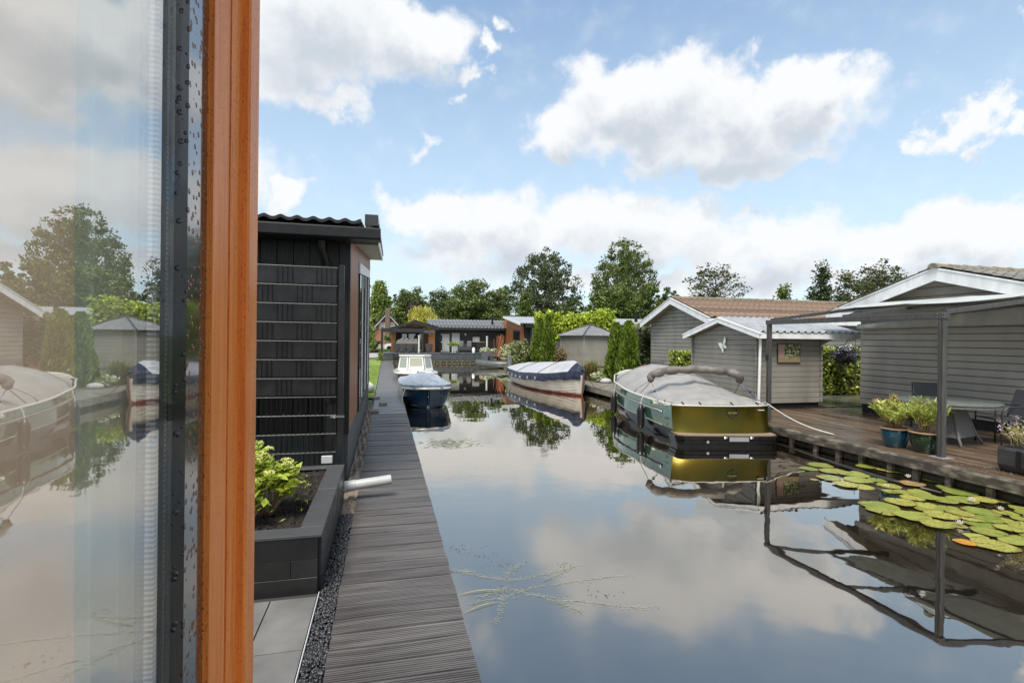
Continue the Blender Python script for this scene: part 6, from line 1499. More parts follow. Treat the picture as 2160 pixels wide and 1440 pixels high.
wicker_chair('grey wicker chair right of centre before the covered table', 865, 41.35)
wicker_chair('grey wicker chair right of the canopy post on the far terrace', 908 - 3, 41.5)
wicker_chair('grey wicker chair half hidden by the pale round post', 877, 41.5)
wicker_chair('grey wicker chair at the left end of the covered table', 836.5, 41.45)
for u, v0, lab in ((883.5, 707, 'pale round patio post in front of the covered table'), (1027, 709, 'pale round patio post behind the flower tubs')):
    p = on_y(u, 745, 41.15); o = MB(); o.tube([(p.x, 41.15, zdk + .03), (p.x, 41.15, Z_(u, v0, 41.15) - .1)], .075, 10); o.tube([(p.x, 41.15, Z_(u, v0, 41.15) - .1), (p.x, 41.15, Z_(u, v0, 41.15))], .095, 10)
    tag(o.build('patio_post', M('pale_grey_post' + str(u), (.50, .50, .48), rough=.5), None, loc=(p.x, 41.15, zdk)), lab, 'post', 'pale round patio posts')
T, p = far_thing('lounge_sofa', 'charcoal garden sofa with two back cushions by the small window', 'sofa', 984, 740, 43.2)
xa, xb = X_(967, 43.2), X_(998, 43.2); z = zdk + .03
MB().bbox(xa, xb, 42.9, 43.7, z + .12, z + .42, .04).build('seat', m_textil, T)
for k in (0, 1): MB().bbox(xa + .1 + k * (xb - xa) * .55, xa + (xb - xa) * (.4 + k * .55) , 43.45, 43.62, z + .43, z + .95, .05).build('cushion', m_wicker, T)
MB().bbox(xa, xb, 43.63, 43.75, z + .3, z + .7, .03).build('backrest', m_textil, T)
T, p = far_thing('storage_bench', 'dark storage cabinet with a wooden top right of the sofa', 'cabinet', 1012, 740, 43.3)
MB().box(X_(1004, 43.3), X_(1021, 43.3), 43.0, 43.8, z, z + .85).build('body', m_blackclad, T); MB().box(X_(1003.5, 43.3), X_(1021.5, 43.3), 42.95, 43.85, z + .851, z + .9).build('top', m_teak, T)
T, p = far_thing('milk_churn', 'small white churn with dark hand pump beside the sofa', 'churn', 999, 745, 41.5)
MB().lathe([(0, 0), (.12, 0), (.13, .05), (.13, .32), (.07, .42), (.08, .46), (0, .46)], (p.x, 41.5, z), 12).build('can', m_white, T, smooth='auto')
b = MB(); b.tube([(p.x + .18, 41.5, z), (p.x + .18, 41.5, z + .62)], .05, 8); b.tube([(p.x + .18, 41.5, z + .62), (p.x + .12, 41.5, z + .75), (p.x + .05, 41.5, z + .7)], .03, 6); b.build('pump', m_black_rubber, T)
m_yelgreen = M('yellow_green_foliage', (.28, .33, .06), (.18, .24, .05), sc=6, rough=.5, transl=.3, island=.4)
m_whitefl = M('white_flower_mix', (.62, .62, .5), (.30, .36, .08), sc=5, rough=.6, island=.3, transl=.2, contrast=(.45, .55))
def clump(name, lab, cat, c, r, n, sz, mat, group=None, squash=(1, 1, .7), asp=.6):
    C = nr.normal(size=(n, 3)); C /= np.linalg.norm(C, axis=1, keepdims=True); C *= (nr.random((n, 1)) ** .4) * np.array(squash) * r * (1 + .25 * np.sin(C[:, :1] * 5) * np.cos(C[:, 1:2] * 6)); V, F = leaf_arrays(C, sz, asp, .35)
    o = np_mesh(name, V, F, mat, None); o.location = c
    return tag(o, lab, cat, group) if lab else o
T, p = far_thing('plant_stand', 'white plant stand with a trailing yellow green plant on the far terrace', 'plant stand', 957, 745, 41.2)
for s in (-.09, .09): MB().tube([(p.x + s * 1.3, 41.2, z), (p.x + s, 41.2, z + .62)], .022, 6).build('leg', m_white, T)
for k in range(4): MB().tube([(p.x - .1, 41.2, z + .1 + k * .14), (p.x + .1, 41.2, z + .1 + k * .14)], .014, 5).build('rung', m_white, T)
o = clump('plant', None, None, (0, 0, .72), .42, 260, .14, m_yelgreen, squash=(1, .8, .4)); o.parent = T
for u0, u1, v0, lab, cl_ in ((1016, 1041, 745, 'square anthracite flower tub at the right corner of the far terrace', 0),):
    xa, xb = X_(u0, 40.6), X_(u1, 40.6)
    T = thing('flower_tub', lab, 'planter', ((xa + xb) / 2, 40.85, .24)); MB().bbox(xa, xb, 40.58, 41.3, .24, 1.0, .02).build('box', M('grey_tub', (.10, .105, .115), (.08, .085, .09), sc=3, rough=.5), T)
    MB().box(xa, xa + .22, 40.57, 40.579, .24, 1.0).build('corner_panel', m_found, T)
clump('flowers', 'yellow green and cream plants growing in the square anthracite tub', 'plants', (X_(1024, 40.9), 40.95, 1.05), .42, 420, .12, m_whitefl, squash=(1.1, .7, .55))
clump('flowers', 'white flowering plant right of the square tub', 'plants', (X_(1043, 40.9), 40.9, 1.0), .38, 380, .12, m_whitefl, squash=(1, .7, .6))
clump('flowering_shrub', 'pale flowering shrub between the twisted branches and the round bush', 'shrub', (X_(1072, 39.5), 39.5, .9), .75, 900, .14, m_whitefl, squash=(.8, .7, .95))
# bundle of rust-brown branches standing upright
T = thing('branch_bundle', 'tall bundle of rust brown twisted branches standing at the terrace corner', 'ornament', (X_(1055, 40.6), 40.7, .25))
m_branch = M('rust_brown_branch', (.36, .135, .06), (.22, .08, .035), sc=9, rough=.7)
b = MB(); r_ = random.Random(17); cx = X_(1055, 40.6)
for k in range(30):
    x0_, x1_ = cx + r_.gauss(0, .09), cx + r_.gauss(0, .19); zt_ = Z_(1055, 704 + abs(r_.gauss(0, 5)), 40.6)
    pts = [(x0_ + (x1_ - x0_) * t + .05 * math.sin(t * 9 + k), 40.6 + .08 * math.cos(k * 2 + t * 4), .25 + (zt_ - .25) * t) for t in [i / 8 for i in range(9)]]
    b.tube(pts, [.035 - .02 * i / 8 for i in range(9)], 5)
b.build('branches', m_branch, T)
T = thing('folded_lounger', 'brown wooden garden chair at the foot of the twisted branches', 'chair', (X_(1045, 40.2), 40.2, .25))
xq = X_(1043, 40.0); MB().box(xq - .5, xq + .3, 39.8, 40.3, .55, .60).build('seat', m_blackclad, T); MB().prism([(xq + .3, 39.8, .6), (xq + .36, 39.8, .6), (xq + .5, 39.8, 1.05), (xq + .44, 39.8, 1.05)], (0, .5, 0)).build('backrest', m_teak, T)
for x in (xq - .45, xq + .25): MB().box(x, x + .06, 39.85, 40.25, .25, .549).build('leg', m_black_rubber, T)
pq = on_z(1075, 779, .24); o = MB().bbox(pq.x - .1, pq.x + .1, pq.y - .1, pq.y + .1, -.3, 1.05, .02); tag(o.build('mooring_post', M('grey_mooring_post', (.16, .175, .185), (.12, .13, .14), sc=4, rough=.6), None, loc=(pq.x, pq.y, 0)), 'square grey mooring post in front of the round bush', 'post')
clump('corner_plant', 'small leafy plant at the end of the boardwalk by the terrace', 'plant', (X_(803, 39.4), 39.4, .55), .4, 300, .12, m_yelgreen, squash=(.6, .6, 1.1))

# ================================================================ brick house far left, car
YB = 88
BR = thing('brick_house', 'distant orange brick house with steep dark roof and central chimney', 'house', (X_(818, YB), YB + 3, .24))
bx0, bx1, bax = X_(790.5, YB), X_(843.5, YB), X_(816.5, YB); zev2 = Z_(791, 686.5, YB); zap = Z_(816, 661, YB)
m_redbrick = M('salmon_brick', (.36, .155, .10), (.30, .13, .085), sc=10, rough=.8, island=.05)
MB().prism([(bx0, YB, .24), (bx1, YB, .24), (bx1, YB, zev2), (bax, YB, zap), (bx0, YB, zev2)], (0, 8, 0)).build('wall', m_redbrick, BR)
MB().box(bx0 - .02, bx1 + .02, YB - .04, YB + .1, .24, .9).build('plinth', m_brick, BR)
for s, xe in ((-1, bx0), (1, bx1)):
    MB().prism([(xe + s * .5, YB - .45, zev2 - .35), (bax, YB - .45, zap + .35), (bax, YB - .45, zap + .05), (xe + s * .35, YB - .45, zev2 - .5)], (0, 9, 0)).build('roof', m_tile_dark, BR)
    MB().prism([(xe + s * .36, YB - .50, zev2 - .56), (bax, YB - .50, zap + .04), (bax, YB - .50, zap - .07), (xe + s * .28, YB - .50, zev2 - .62)], (0, .1, 0)).build('bargeboard', m_white, BR)
MB().bbox(X_(812, YB), X_(822, YB), YB - .55, YB + .3, .3, Z_(817, 651, YB), .05).build('chimney', M('grey_brown_brick', (.17, .125, .10), (.13, .10, .08), sc=12, rough=.8), BR)
for u0, u1 in ((800.5, 811), (823, 833)):
    w_ = panel(u0, u1, 680.5, 693.5, YB - .01, .08, 'window', m_white, BR); panel(u0 + 1, u1 - 1, 681.5, 686.2, YB - .095, .02, 'pane', m_dark_glass, w_); panel(u0 + 1, u1 - 1, 687.5, 692.5, YB - .095, .02, 'pane', m_dark_glass, w_)
panel(797, 803, 719, 723.5, YB - .045, .06, 'door_step', m_blackclad, BR)
CA = thing('parked_car', 'white car parked before the distant brick house, mostly behind the porch', 'car', (X_(821, 70), 70, .25))
cx = X_(834, 70); b = MB(); prof = [(-1.4, .35), (-1.4, .95), (-1.1, 1.1), (-.6, 1.15), (-.15, 1.62), (1.4, 1.65), (2.0, 1.1), (2.2, 1.0), (2.2, .35)]
b.prism([(cx + x, 70, .1 + z_) for x, z_ in prof], (0, 1.7, 0)); b.build('body', m_cab, CA)
MB().prism([(cx - .45, 69.99, 1.27), (cx - .1, 69.99, 1.64), (cx + 1.3, 69.99, 1.66), (cx + 1.7, 69.99, 1.27)], (0, -.01, 0)).build('window', m_dark_glass, CA)
for x in (-.8, 1.5):
    o = MB(); o.lathe([(0, -.1), (.32, -.1), (.34, 0), (.32, .1), (0, .1)], (0, 0, 0), 16); o = o.build('wheel', m_black_rubber, CA, world=False); o.matrix_local = Matrix.Translation((cx + x - CA.location.x, 0, .33)) @ Matrix.Rotation(PI / 2, 4, 'X')
hedge('clipped_hedge', 'low hedge along the road before the brick house', X_(778, 62), X_(826, 62), 62, 62.8, .24, .55, 900, M('mid_green_leaf', (.07, .12, .025), (.13, .18, .04), sc=3, rough=.5, island=.4), .22)
clump('garden_bush', 'round green bush against the left side of the brick house', 'bush', (X_(788.5, 76), 76, 1.0), .75, 900, .28, MATS['mid_green_leaf'], squash=(.9, .9, .9))
clump('garden_bush', 'small dark bush at the right foot of the brick house', 'bush', (X_(817, 78), 78, 2.0), .6, 300, .25, MATS['mid_green_leaf'], squash=(1.1, 1, .8))
clump('flowering_hedge', 'yellow leaved tall bush at the edge of the black house', 'bush', (X_(778, 60), 60, 2.2), 1.5, 1100, .26, m_yelgreen, squash=(.5, .6, 1.3))

# ================================================================ house with pale corrugated roof
YR = 38.4
WR = thing('pale_roofed_house', 'low orange and grey house with pale corrugated roof behind the bushes', 'house', (14, 41, .3))
gx = 10.3; e_y, r_y = 37.9, 43.6; ze, zr2 = Z_(1105, 682.5, 37.9), Z_(1072, 668, 43.0)
b = MB(); b.prism([(gx, e_y + .5, .3), (gx, 49, .3), (gx, 49, ze), (gx, r_y, zr2 - .15), (gx, e_y + .5, ze - .1)], (.1, 0, 0)); b.build('orange_side_wall', m_orange_far, WR)
b = MB(); groove_boards(b, (gx, 0, 0), (0, -1, 0), (-1, 0, 0), .4, zr2 - .2, .19, lambda z: (-r_y - .2, -e_y - .5) if z < ze - .2 else (-r_y - .2, -(e_y + .5 + (z - ze + .1) / (zr2 - ze) * (r_y - e_y))), .014, .02); b.build('orange_boards', m_orange_far, WR)
b = MB(); groove_boards(b, (gx + .62, e_y + .45, 0), (1, 0, 0), (0, -1, 0), .4, ze - .05, .16, lambda z: (0, 14), .014, .02); b.box(gx + .62, gx + 14.6, e_y + .452, e_y + .55, .3, ze); b.build('grey_wall', M('grey_green_boards', (.135, .14, .12), (.11, .115, .10), sc=3, rough=.6), WR)
MB().box(gx + .101, gx + .61, e_y + .46, e_y + .6, .3, ze).build('corner_boards', m_blackclad, WR)
MB().tube([(gx + .78, e_y + .36, .4), (gx + .78, e_y + .36, ze - .1)], .05, 8).build('downpipe', m_pvc, WR)
vv = Vector((0, r_y - e_y, zr2 - ze)); corrugated((gx - .35, e_y, ze + .04), (1, 0, 0), vv, 62, .235, vv.length, (0, -vv.z, vv.y), .035).build('corrugated_roof', m_corr, WR)
MB().box(gx + .1, gx + 14.4, e_y - .08, e_y - .005, ze - .30, ze + .02).build('fascia', m_blackclad, WR)
MB().prism([(gx - .40, e_y - .08, ze - .12), (gx - .40, r_y, zr2 - .10), (gx - .40, r_y, zr2 + .06), (gx - .40, e_y - .08, ze + .05)], (.05, 0, 0)).build('bargeboard', m_white, WR)
w_ = MB().prism([(gx - .03, 39.1, 1.0), (gx - .03, 41.2, 1.0), (gx - .03, 41.2, 2.75), (gx - .03, 39.1, 2.65)], (-.03, 0, 0)).build('window', m_blackclad, WR)
for a_, b_2 in ((39.2, 40.1), (40.2, 41.1)): MB().prism([(gx - .061, a_, 1.1), (gx - .061, b_2, 1.1), (gx - .061, b_2, 2.6), (gx - .061, a_, 2.55)], (-.008, 0, 0)).build('pane', m_dark_glass, w_)
MB().tube([(X_(1341, 40.5), 40.5, ze + .3), (X_(1341, 40.5), 40.5, zr2 + .45)], .14, 8).build('flue_pipe', m_black_rubber, WR)

# ================================================================ hexagonal pavilion
HP = thing('garden_pavilion', 'grey hexagonal garden pavilion with corrugated roof between the conifers', 'pavilion', (13.35, 32.1, .3))
hc = Vector((13.35, 32.1)); R6 = 2.05; rot = rad(-4)
cor = [hc + Vector((math.cos(rot + k * PI / 3), math.sin(rot + k * PI / 3))) * R6 for k in range(6)]
ze6, za6 = 2.30, 3.02
for k in range(6):
    a, c = cor[k], cor[(k + 1) % 6]; u_ = Vector((c.x - a.x, c.y - a.y, 0)); n_ = Vector((u_.y, -u_.x, 0)).normalized()
    b = MB(); groove_boards(b, (a.x, a.y, 0), u_, n_, .38, ze6, .14, lambda z: (.05, u_.length - .05), .010, .02); b.add([(a.x, a.y, .3), (c.x, c.y, .3), (c.x, c.y, ze6), (a.x, a.y, ze6)], [(0, 1, 2, 3)]); b.build('wall', m_log2, HP)
    MB().tube([(a.x, a.y, .3), (a.x, a.y, ze6)], .06, 8).build('corner_post', m_log, HP)
    o1, o2 = hc + (a - hc) * 1.13, hc + (c - hc) * 1.13; E0, E1_, AP = Vector((o1.x, o1.y, ze6 - .03)), Vector((o2.x, o2.y, ze6 - .03)), Vector((hc.x, hc.y, za6))
    b = MB(); nn = 40; nv = 6
    nn_ = (E1_ - E0).cross(AP - E0).normalized(); nn_ = nn_ if nn_.z > 0 else -nn_
    b.grid(lambda s, t: E0.lerp(E1_, .5 + (s - .5) * (1 - t)).lerp(AP, 0) * (1 - t) + (AP * t if True else AP) + Vector((0, 0, 0)) + nn_ * .018 * math.cos((.5 + (s - .5) * (1 - t)) * 2 * PI * 14) if False else (E0 + (E1_ - E0) * (.5 + (s - .5) * (1 - t)) + (AP - (E0 + E1_) / 2) * t + nn_ * .018 * math.cos((.5 + (s - .5) * (1 - t)) * 2 * PI * 15)), 120, nv)
    b.build('roof_panel', m_corr_grey, HP)
    MB().tube([E0 + Vector((0, 0, .03)), AP + Vector((0, 0, .03))], .035, 6).build('hip_ridge', m_tile_dark, HP)

# ================================================================ trees and shrubs
m_bark = M('grey_brown_bark', (.085, .065, .048), (.05, .038, .028), sc=6, rough=.9, bump=.8, bsc=20, stretch=(4, 4, .8), dist=.02)
def leafmat(name, c, c2, sc=.5, isl=.42): return M(name, c, c2, sc=sc, rough=.5, transl=.28, island=isl, contrast=(.38, .62), detail=3)
LF = {'dark': leafmat('dark_green_leaves', (.055, .088, .025), (.105, .148, .042)),
      'mid': leafmat('mid_green_leaves', (.085, .125, .030), (.15, .19, .050)),
      'poplar': leafmat('poplar_leaves', (.062, .082, .034), (.12, .145, .060)),
      'bright': leafmat('fresh_green_leaves', (.15, .22, .045), (.25, .31, .07)),
      'maple': leafmat('maple_leaves', (.085, .135, .026), (.15, .205, .045)),
      'olive': leafmat('olive_leaves', (.12, .135, .04), (.19, .20, .06)),
      'willow': leafmat('golden_willow_leaves', (.40, .38, .06), (.52, .48, .10)),
      'purple': leafmat('purple_brown_leaves', (.055, .035, .028), (.085, .06, .045)),
      'lime': leafmat('lime_plane_leaves', (.30, .40, .030), (.46, .52, .06), sc=1.2),
      'sparse': leafmat('dull_green_leaves', (.07, .082, .03), (.125, .135, .052)),
      'conifer': leafmat('conifer_needles', (.030, .052, .018), (.06, .085, .028)),
      'thuja': leafmat('thuja_sprays', (.075, .135, .010), (.18, .25, .026), sc=2.2, isl=.6)}
def crown_pts(kind, n, cz, rx, rz, rs):
    """leaf clump centres on an uneven crown"""
    k = rs.normal(size=(n, 3)); k /= np.linalg.norm(k, axis=1, keepdims=True)
    rad_ = rs.random((n, 1)) ** (.42)
    p = k * rad_
    if kind == 'poplar': p[:, :2] *= (1 - .16 * np.clip(p[:, 2:3], -1, 1)) * 1.04
    if kind == 'cone': h = (p[:, 2:3] + 1) / 2; p[:, :2] *= (1.15 - h) * 1.2
    if kind == 'flat': p[:, 2] = np.abs(p[:, 2]) * 1.1 - .25
    return p * np.array([rx, rx, rz]) + np.array([0, 0, cz])
def tree(name, lab, u, vtop, wpx, D, kind='round', mat='mid', leaf=.30, ncl=150, per=70, crown_low=.25, group=None, clump_r=None, seed=1, asp=.65, u_off=0, limbs=14, cat='tree'):
    P = on_d(u, 715, D); base = Vector((P.x, P.y, .24)); top = on_d(u, vtop, D).z; H = top - .24; rx = wpx / 1080 * D / 2
    rs = np.random.default_rng(seed); r_ = random.Random(seed)
    T = thing(name, lab, cat, base, 0, group)
    cz = H * (crown_low + (1 - crown_low) / 2); rz = H * (1 - crown_low) / 2
    cr = clump_r or rx * .16
    cl = crown_pts(kind, ncl, cz, rx - cr * .8, rz - cr * .8, rs)
    sz_ = cr * rs.uniform(.55, 1.35, ncl); C = []; D_ = []
    for c, s in zip(cl, sz_):
        q = rs.normal(size=(per, 3)); q /= np.linalg.norm(q, axis=1, keepdims=True); q *= rs.random((per, 1)) ** .45 * s * np.array([1.1, 1.1, .75]); C.append(q + c)
        if kind == 'willow': D_.append(np.tile(np.array([[0, 0, -1.6]]), (per, 1)))
        elif kind == 'poplar': D_.append(q / (s + 1e-6) * .6 + np.array([0, 0, .7]))
    C = np.concatenate(C); C[:, 2] = np.maximum(C[:, 2], .3)
    if kind == 'willow':
        rr_ = np.hypot(C[:, 0], C[:, 1]); C[:, 2] -= rs.random(len(C)) * .35 * H * (rr_ / rx) 
        C[:, 2] = np.maximum(C[:, 2], .4)
    V, F = leaf_arrays(C, leaf, asp if kind != 'willow' else .22, .35, dirs=np.concatenate(D_) if D_ else None)
    o = np_mesh('crown', V, F, LF[mat], None); o.parent = T
    b = MB(); tr = max(.12, H * .018); pts = [Vector((.12 * math.sin(k * 1.3 + seed) * k / 4, .1 * math.cos(k * 1.7 + seed) * k / 4, H * .86 * k / 6)) for k in range(7)]
    b.tube(pts, [tr * (1.25 if k == 0 else 1 - .145 * k) for k in range(7)], 8)
    order = sorted(range(ncl), key=lambda i: r_.random())[:limbs]
    for i in order:
        e = Vector(cl[i]); s0 = min(.82 * H, max(.16 * H, e.z - (.55 if kind != 'flat' else .8) * math.hypot(e.x, e.y))); f = s0 / (H * .86) * 6; k0 = min(5, int(f)); st = pts[k0].lerp(pts[k0 + 1], f - k0)
        md = st.lerp(e, .5) + Vector((0, 0, -.04 * H * .5)); rr0 = tr * (1 - s0 / H) * .55 + .02
        b.tube([st, md, e], [rr0, rr0 * .6, .02], 5)
    b.build('trunk', m_bark, T, world=False, smooth=True); return T
G1 = 'trees behind the houses'
tree('maple_tree', 'fresh green pointed tree behind the brick house beside the black house', 800, 580, 66, 96, 'cone', 'bright', .42, 170, 60, .08, G1, seed=2, clump_r=1.1)
tree('garden_tree', 'fresh green round tree right of the brick chimney', 838, 640, 44, 100, 'round', 'bright', .40, 70, 60, .1, G1, seed=3)
for i, (u, vt, w, D, mt_, lab) in enumerate(((850, 598, 52, 118, 'mid', 'tall mid green tree left of the golden willow'), (881, 597, 60, 122, 'mid', 'tall green tree rising behind the golden willow'), (874, 628, 46, 112, 'purple', 'purple brown tree directly behind the golden willow'), (926, 597, 66, 118, 'dark', 'dark green tree rising right of the golden willow'), (908, 640, 44, 110, 'dark', 'low dark tree between willow and olive tree'), (1062, 596, 56, 112, 'mid', 'narrow green tree beside the large dark poplar'), (960, 604, 60, 124, 'dark', 'dark tree top behind the olive green tree'))):
    tree('woodland_tree', lab, u, vt, w, D, 'round', mt_, .42, 110, 60, .12, G1, seed=20 + i, clump_r=1.05)
tree('willow_tree', 'golden yellow weeping willow behind the far black house', 893, 634, 88, 84, 'willow', 'willow', .55, 140, 80, .12, G1, seed=5, clump_r=.8)
tree('olive_tree', 'olive green bushy tree left of the big round tree', 958, 622, 74, 92, 'round', 'olive', .36, 120, 60, .05, G1, seed=6)
tree('broadleaf_tree', 'big round dark green tree above the far tiled roof', 1006, 582, 140, 88, 'round', 'mid', .38, 240, 75, .06, G1, seed=7, clump_r=1.05)
tree('birch_tree', 'soft light green tree in front of the large dark poplar', 1108, 610, 62, 78, 'cone', 'maple', .32, 130, 60, .06, G1, seed=8, clump_r=.7)
tree('poplar_tree', 'large loose grey green poplar left of centre, sky showing through', 1150, 514, 158, 96, 'poplar', 'poplar', .40, 330, 42, .10, G1, seed=9, clump_r=.95, limbs=40)
for i, (u, vt, w, D, lab) in enumerate(((1212, 628, 84, 84, 'dark rounded tree at the foot of the left poplar'), (1262, 622, 84, 82, 'dark rounded tree between the two poplars'), (1168, 640, 70, 86, 'low green tree under the left poplar'))):
    tree('broadleaf_tree', lab, u, vt, w, D, 'round', 'dark' if i < 2 else 'mid', .36, 130, 60, .04, G1, seed=40 + i)
tree('poplar_tree', 'tallest poplar at centre right with a pointed top', 1316, 500, 146, 92, 'poplar', 'mid', .38, 340, 52, .10, G1, seed=10, clump_r=.95, limbs=36)
tree('maple_tree', 'large rounded bright maple in front of the tallest poplar', 1296, 586, 128, 74, 'round', 'maple', .34, 230, 70, .05, G1, seed=11, clump_r=.9)
tree('broadleaf_tree', 'green round tree right of the maple and poplar', 1366, 594, 104, 76, 'round', 'mid', .34, 190, 65, .05, G1, seed=12)
tree('broadleaf_tree', 'dark green tree behind the left bargeboard of the brown roofed house', 1414, 602, 72, 80, 'round', 'dark', .34, 130, 65, .05, G1, seed=13)
tree('walnut_tree', 'open crowned tree with visible branches above the brown roof', 1506, 545, 146, 62, 'round', 'sparse', .32, 120, 15, .33, G1, seed=14, clump_r=.62, limbs=80)
tree('walnut_tree', 'low thin tree at the left end of the brown roof ridge', 1468, 612, 66, 64, 'round', 'sparse', .30, 60, 18, .4, G1, seed=15, clump_r=.6, limbs=24)
tree('fir_tree', 'small pointed dark green tree just above the brown roof', 1653, 592, 74, 52, 'cone', 'maple', .26, 90, 46, .05, G1, seed=16, clump_r=.5)
tree('larch_tree', 'ragged narrow conifer with layered branches above the brown roof', 1733, 541, 90, 54, 'cone', 'conifer', .26, 110, 30, .2, G1, seed=17, clump_r=.55, limbs=40)
tree('ash_tree', 'wide tree partly hidden by the far right gable', 1846, 540, 190, 60, 'round', 'sparse', .32, 260, 34, .2, G1, seed=18, clump_r=.85, limbs=40)
tree('garden_tree', 'low leafy tree between the ragged conifer and the right gable', 1775, 628, 84, 56, 'round', 'mid', .28, 70, 40, .2, G1, seed=19)
# far wood as one mass
xs_ = nr.uniform(-30, 75, 14000); C = np.stack([xs_, 132 + nr.normal(0, 4, 14000), nr.random(14000) ** .8 * (9.5 + 2.5 * np.sin(xs_ * .33) + 1.5 * np.sin(xs_ * 1.1)) + .3], 1)
V, F = leaf_arrays(C, .9, .6, .3); tag(np_mesh('far_wood', V, F, LF['dark']), kind='stuff')
# pleached plane trees
for i, (u, w_, vt, lab) in enumerate(((1152, 46, 661, 'leftmost lime green pleached tree above the left conifers'), (1200, 60, 666, 'lime green pleached tree above the pavilion roof left slope'), (1243, 56, 664, 'lime green pleached tree over the pavilion roof'), (1274, 40, 657, 'rightmost lime green pleached tree, taller than the others'))):
    D = 37.5; P = on_d(u, 715, D); zt_ = on_d(u, vt, D).z; hw = w_ / 1080 * D / 2
    T = thing('pleached_tree', lab, 'tree', (P.x, P.y, .24), 0, 'row of pleached lime trees')
    n_ = 2600; C = np.stack([nr.uniform(-hw, hw, n_), nr.normal(0, .32, n_), nr.uniform(1.75, zt_ - .24, n_)], 1)
    C[:, 2] += .16 * np.sin(C[:, 0] * 6 + i) * (C[:, 2] > 2.2) + nr.normal(0, .10, n_); V, F = leaf_arrays(C, .19, .8, .45)
    o = np_mesh('crown', V, F, LF['lime'], None); o.parent = T
    b = MB(); b.tube([(0, 0, 0), (.02, 0, 1.4), (0, 0, 2.6)], [.07, .06, .04], 8)
    for s in (-1, 1):
        for zq in (1.95, 2.35, 2.75): b.tube([(0, 0, zq - .1), (s * hw * .9, 0, zq)], .025, 5)
    b.build('trunk', m_bark, T, world=False)
# thujas: dense pointed columns of upright sprays
def thuja(lab, x, y, H, R, seed):
    rs = np.random.default_rng(seed); T = thing('conifer_column', lab, 'conifer', (x, y, .26), 0, 'clipped conifer columns by the water')
    n_ = 5200; h = rs.random(n_) ** 1.05; a = rs.uniform(0, 2 * PI, n_); prof = np.clip((1 - h) ** .45, 0, 1) * (1 - .22 * np.exp(-((h) / .06) ** 2)) ; lump = 1 + .20 * np.sin(a * 5 + h * 9 + seed) * np.sin(h * 17 + a * 2) + .10 * np.sin(a * 9 + h * 6 + seed)
    r = R * prof * lump * (1 - .18 * rs.random(n_) ** 2) + .02
    C = np.stack([r * np.cos(a), r * np.sin(a), h * H], 1); D = np.stack([np.cos(a) * .5, np.sin(a) * .5, np.full(n_, 1.2)], 1)
    V, F = leaf_arrays(C, .15, .38, .05, dirs=D, jitter=.5); o = np_mesh('foliage', V, F, LF['thuja'], None); o.parent = T
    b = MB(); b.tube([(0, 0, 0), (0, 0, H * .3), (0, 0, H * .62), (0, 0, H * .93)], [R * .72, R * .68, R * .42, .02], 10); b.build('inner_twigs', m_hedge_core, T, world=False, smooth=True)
for (u, vb, vt, w_, D, lab) in ((1138, 768, 672, 36, 33, 'left conifer of the farther pair beside the pavilion'), (1156, 768, 664, 30, 32.4, 'taller right conifer of the farther pair beside the pavilion'), (1300, 800, 681, 40, 21.6, 'left conifer of the nearer pair behind the green boat bow'), (1326, 800, 678, 44, 21.0, 'right conifer of the nearer pair behind the green boat bow')):
    P = on_d(u, 715, D); thuja(lab, P.x, P.y, on_d(u, vt, D).z - .26, w_ / 1080 * D / 2 * 1.12, int(u))
def bush(lab, u, vmid, D, rpx, n, sz, mat, sq=(1, 1, 1), cat='bush', name='garden_bush', asp=.6):
    P = on_d(u, vmid, D); r = rpx / 1080 * D; return clump(name, lab, cat, P, r, n, sz, mat, squash=sq, asp=asp)
m_varieg = M('variegated_leaf', (.12, .16, .05), (.32, .33, .16), sc=5, rough=.45, island=.5, transl=.25, contrast=(.42, .58))
bush('large variegated round bush left of the farther conifers', 1098, 746, 33.5, 28, 2600, .17, m_varieg, (1, 1, 1.0))
bush('reddish green shrub between conifers and pavilion', 1182, 752, 31, 13, 900, .15, M('reddish_leaf', (.14, .15, .05), (.26, .13, .06), sc=4, rough=.5, island=.4, transl=.2), (.9, .9, 1.4))
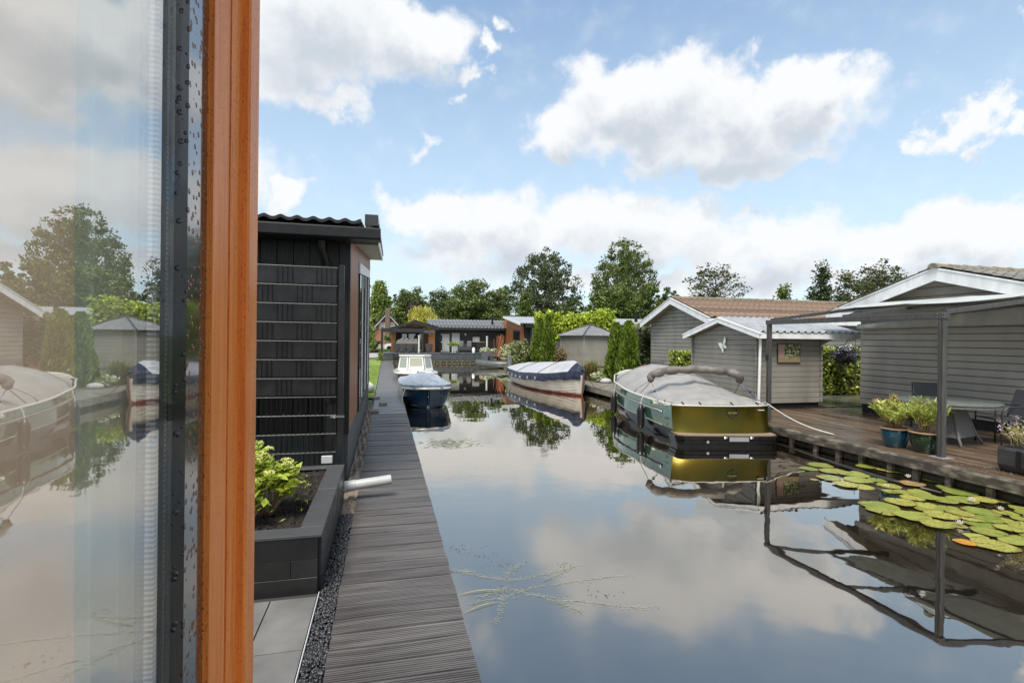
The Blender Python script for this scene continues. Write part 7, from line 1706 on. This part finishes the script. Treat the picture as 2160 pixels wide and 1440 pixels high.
bush('tall dark evergreen shrub between near conifers and brown roofed house', 1362, 738, 23.5, 25, 3000, .14, M('dark_evergreen_leaf', (.035, .055, .018), (.10, .12, .04), sc=3, rough=.4, island=.5, transl=.2), (.9, .9, 2.1))
bush('pink flowering plant at the foot of the dark evergreen shrub', 1358, 776, 21.5, 10, 420, .08, M('pink_bloom', (.40, .05, .14), (.10, .12, .04), sc=8, rough=.6, island=.3), (1, .8, .7), 'plant', 'flowering_plant')
bush('small leafy plant by the landing stage behind the clinker boat', 1262, 793, 20.5, 12, 520, .09, m_whitefl, (1.2, 1, .7), 'plant', 'leafy_plant')
bush('leafy shrub at the right of the pavilion behind the near conifers', 1348, 700, 30, 22, 900, .18, m_varieg, (1, 1, .8))
# ornamental grass
P = on_d(1247, 790, 21.2); b = MB(); r_ = random.Random(5)
for k in range(520):
    a = r_.uniform(0, 2 * PI); s = r_.random() ** .6; q = Vector((P.x + r_.gauss(0, .10), P.y + r_.gauss(0, .10), .28)); h = r_.uniform(.55, 1.15); o1 = Vector((math.cos(a), math.sin(a), 0)) * s * .55
    w_ = Vector((-math.sin(a), math.cos(a), 0)) * .008; m1 = q + o1 * .4 + Vector((0, 0, h * .72)); t1 = q + o1 * 1.15 + Vector((0, 0, h * (1 - .35 * s)))
    b.add([q - w_, q + w_, m1 + w_, m1 - w_, t1], [(0, 1, 2, 3), (3, 2, 4)])
tag(b.build('ornamental_grass', M('straw_green_grass', (.26, .25, .07), (.20, .13, .05), sc=2, rough=.6, island=.5, transl=.3), None, loc=(P.x, P.y, .28)), 'fountain of straw coloured ornamental grass in front of the pavilion', 'grass plant')
# chair by the brown-roofed house
P = on_d(1390, 775, 20.0)
chair('dark garden chair standing by the brown roofed house left of the hedge', (P.x, P.y, .29), PI * .9, None)
st_ = on_d(1245, 800, 19.6); tag(MB().ball((0, 0, .08), .2, 10, (1.2, 1, .6)).build('boulder', M('pale_boulder', (.42, .41, .40), (.33, .32, .31), sc=5, rough=.8, bump=.6), None), 'pale round boulder on the landing stage edge', 'stone').location = on_z(1278, 808, .30)
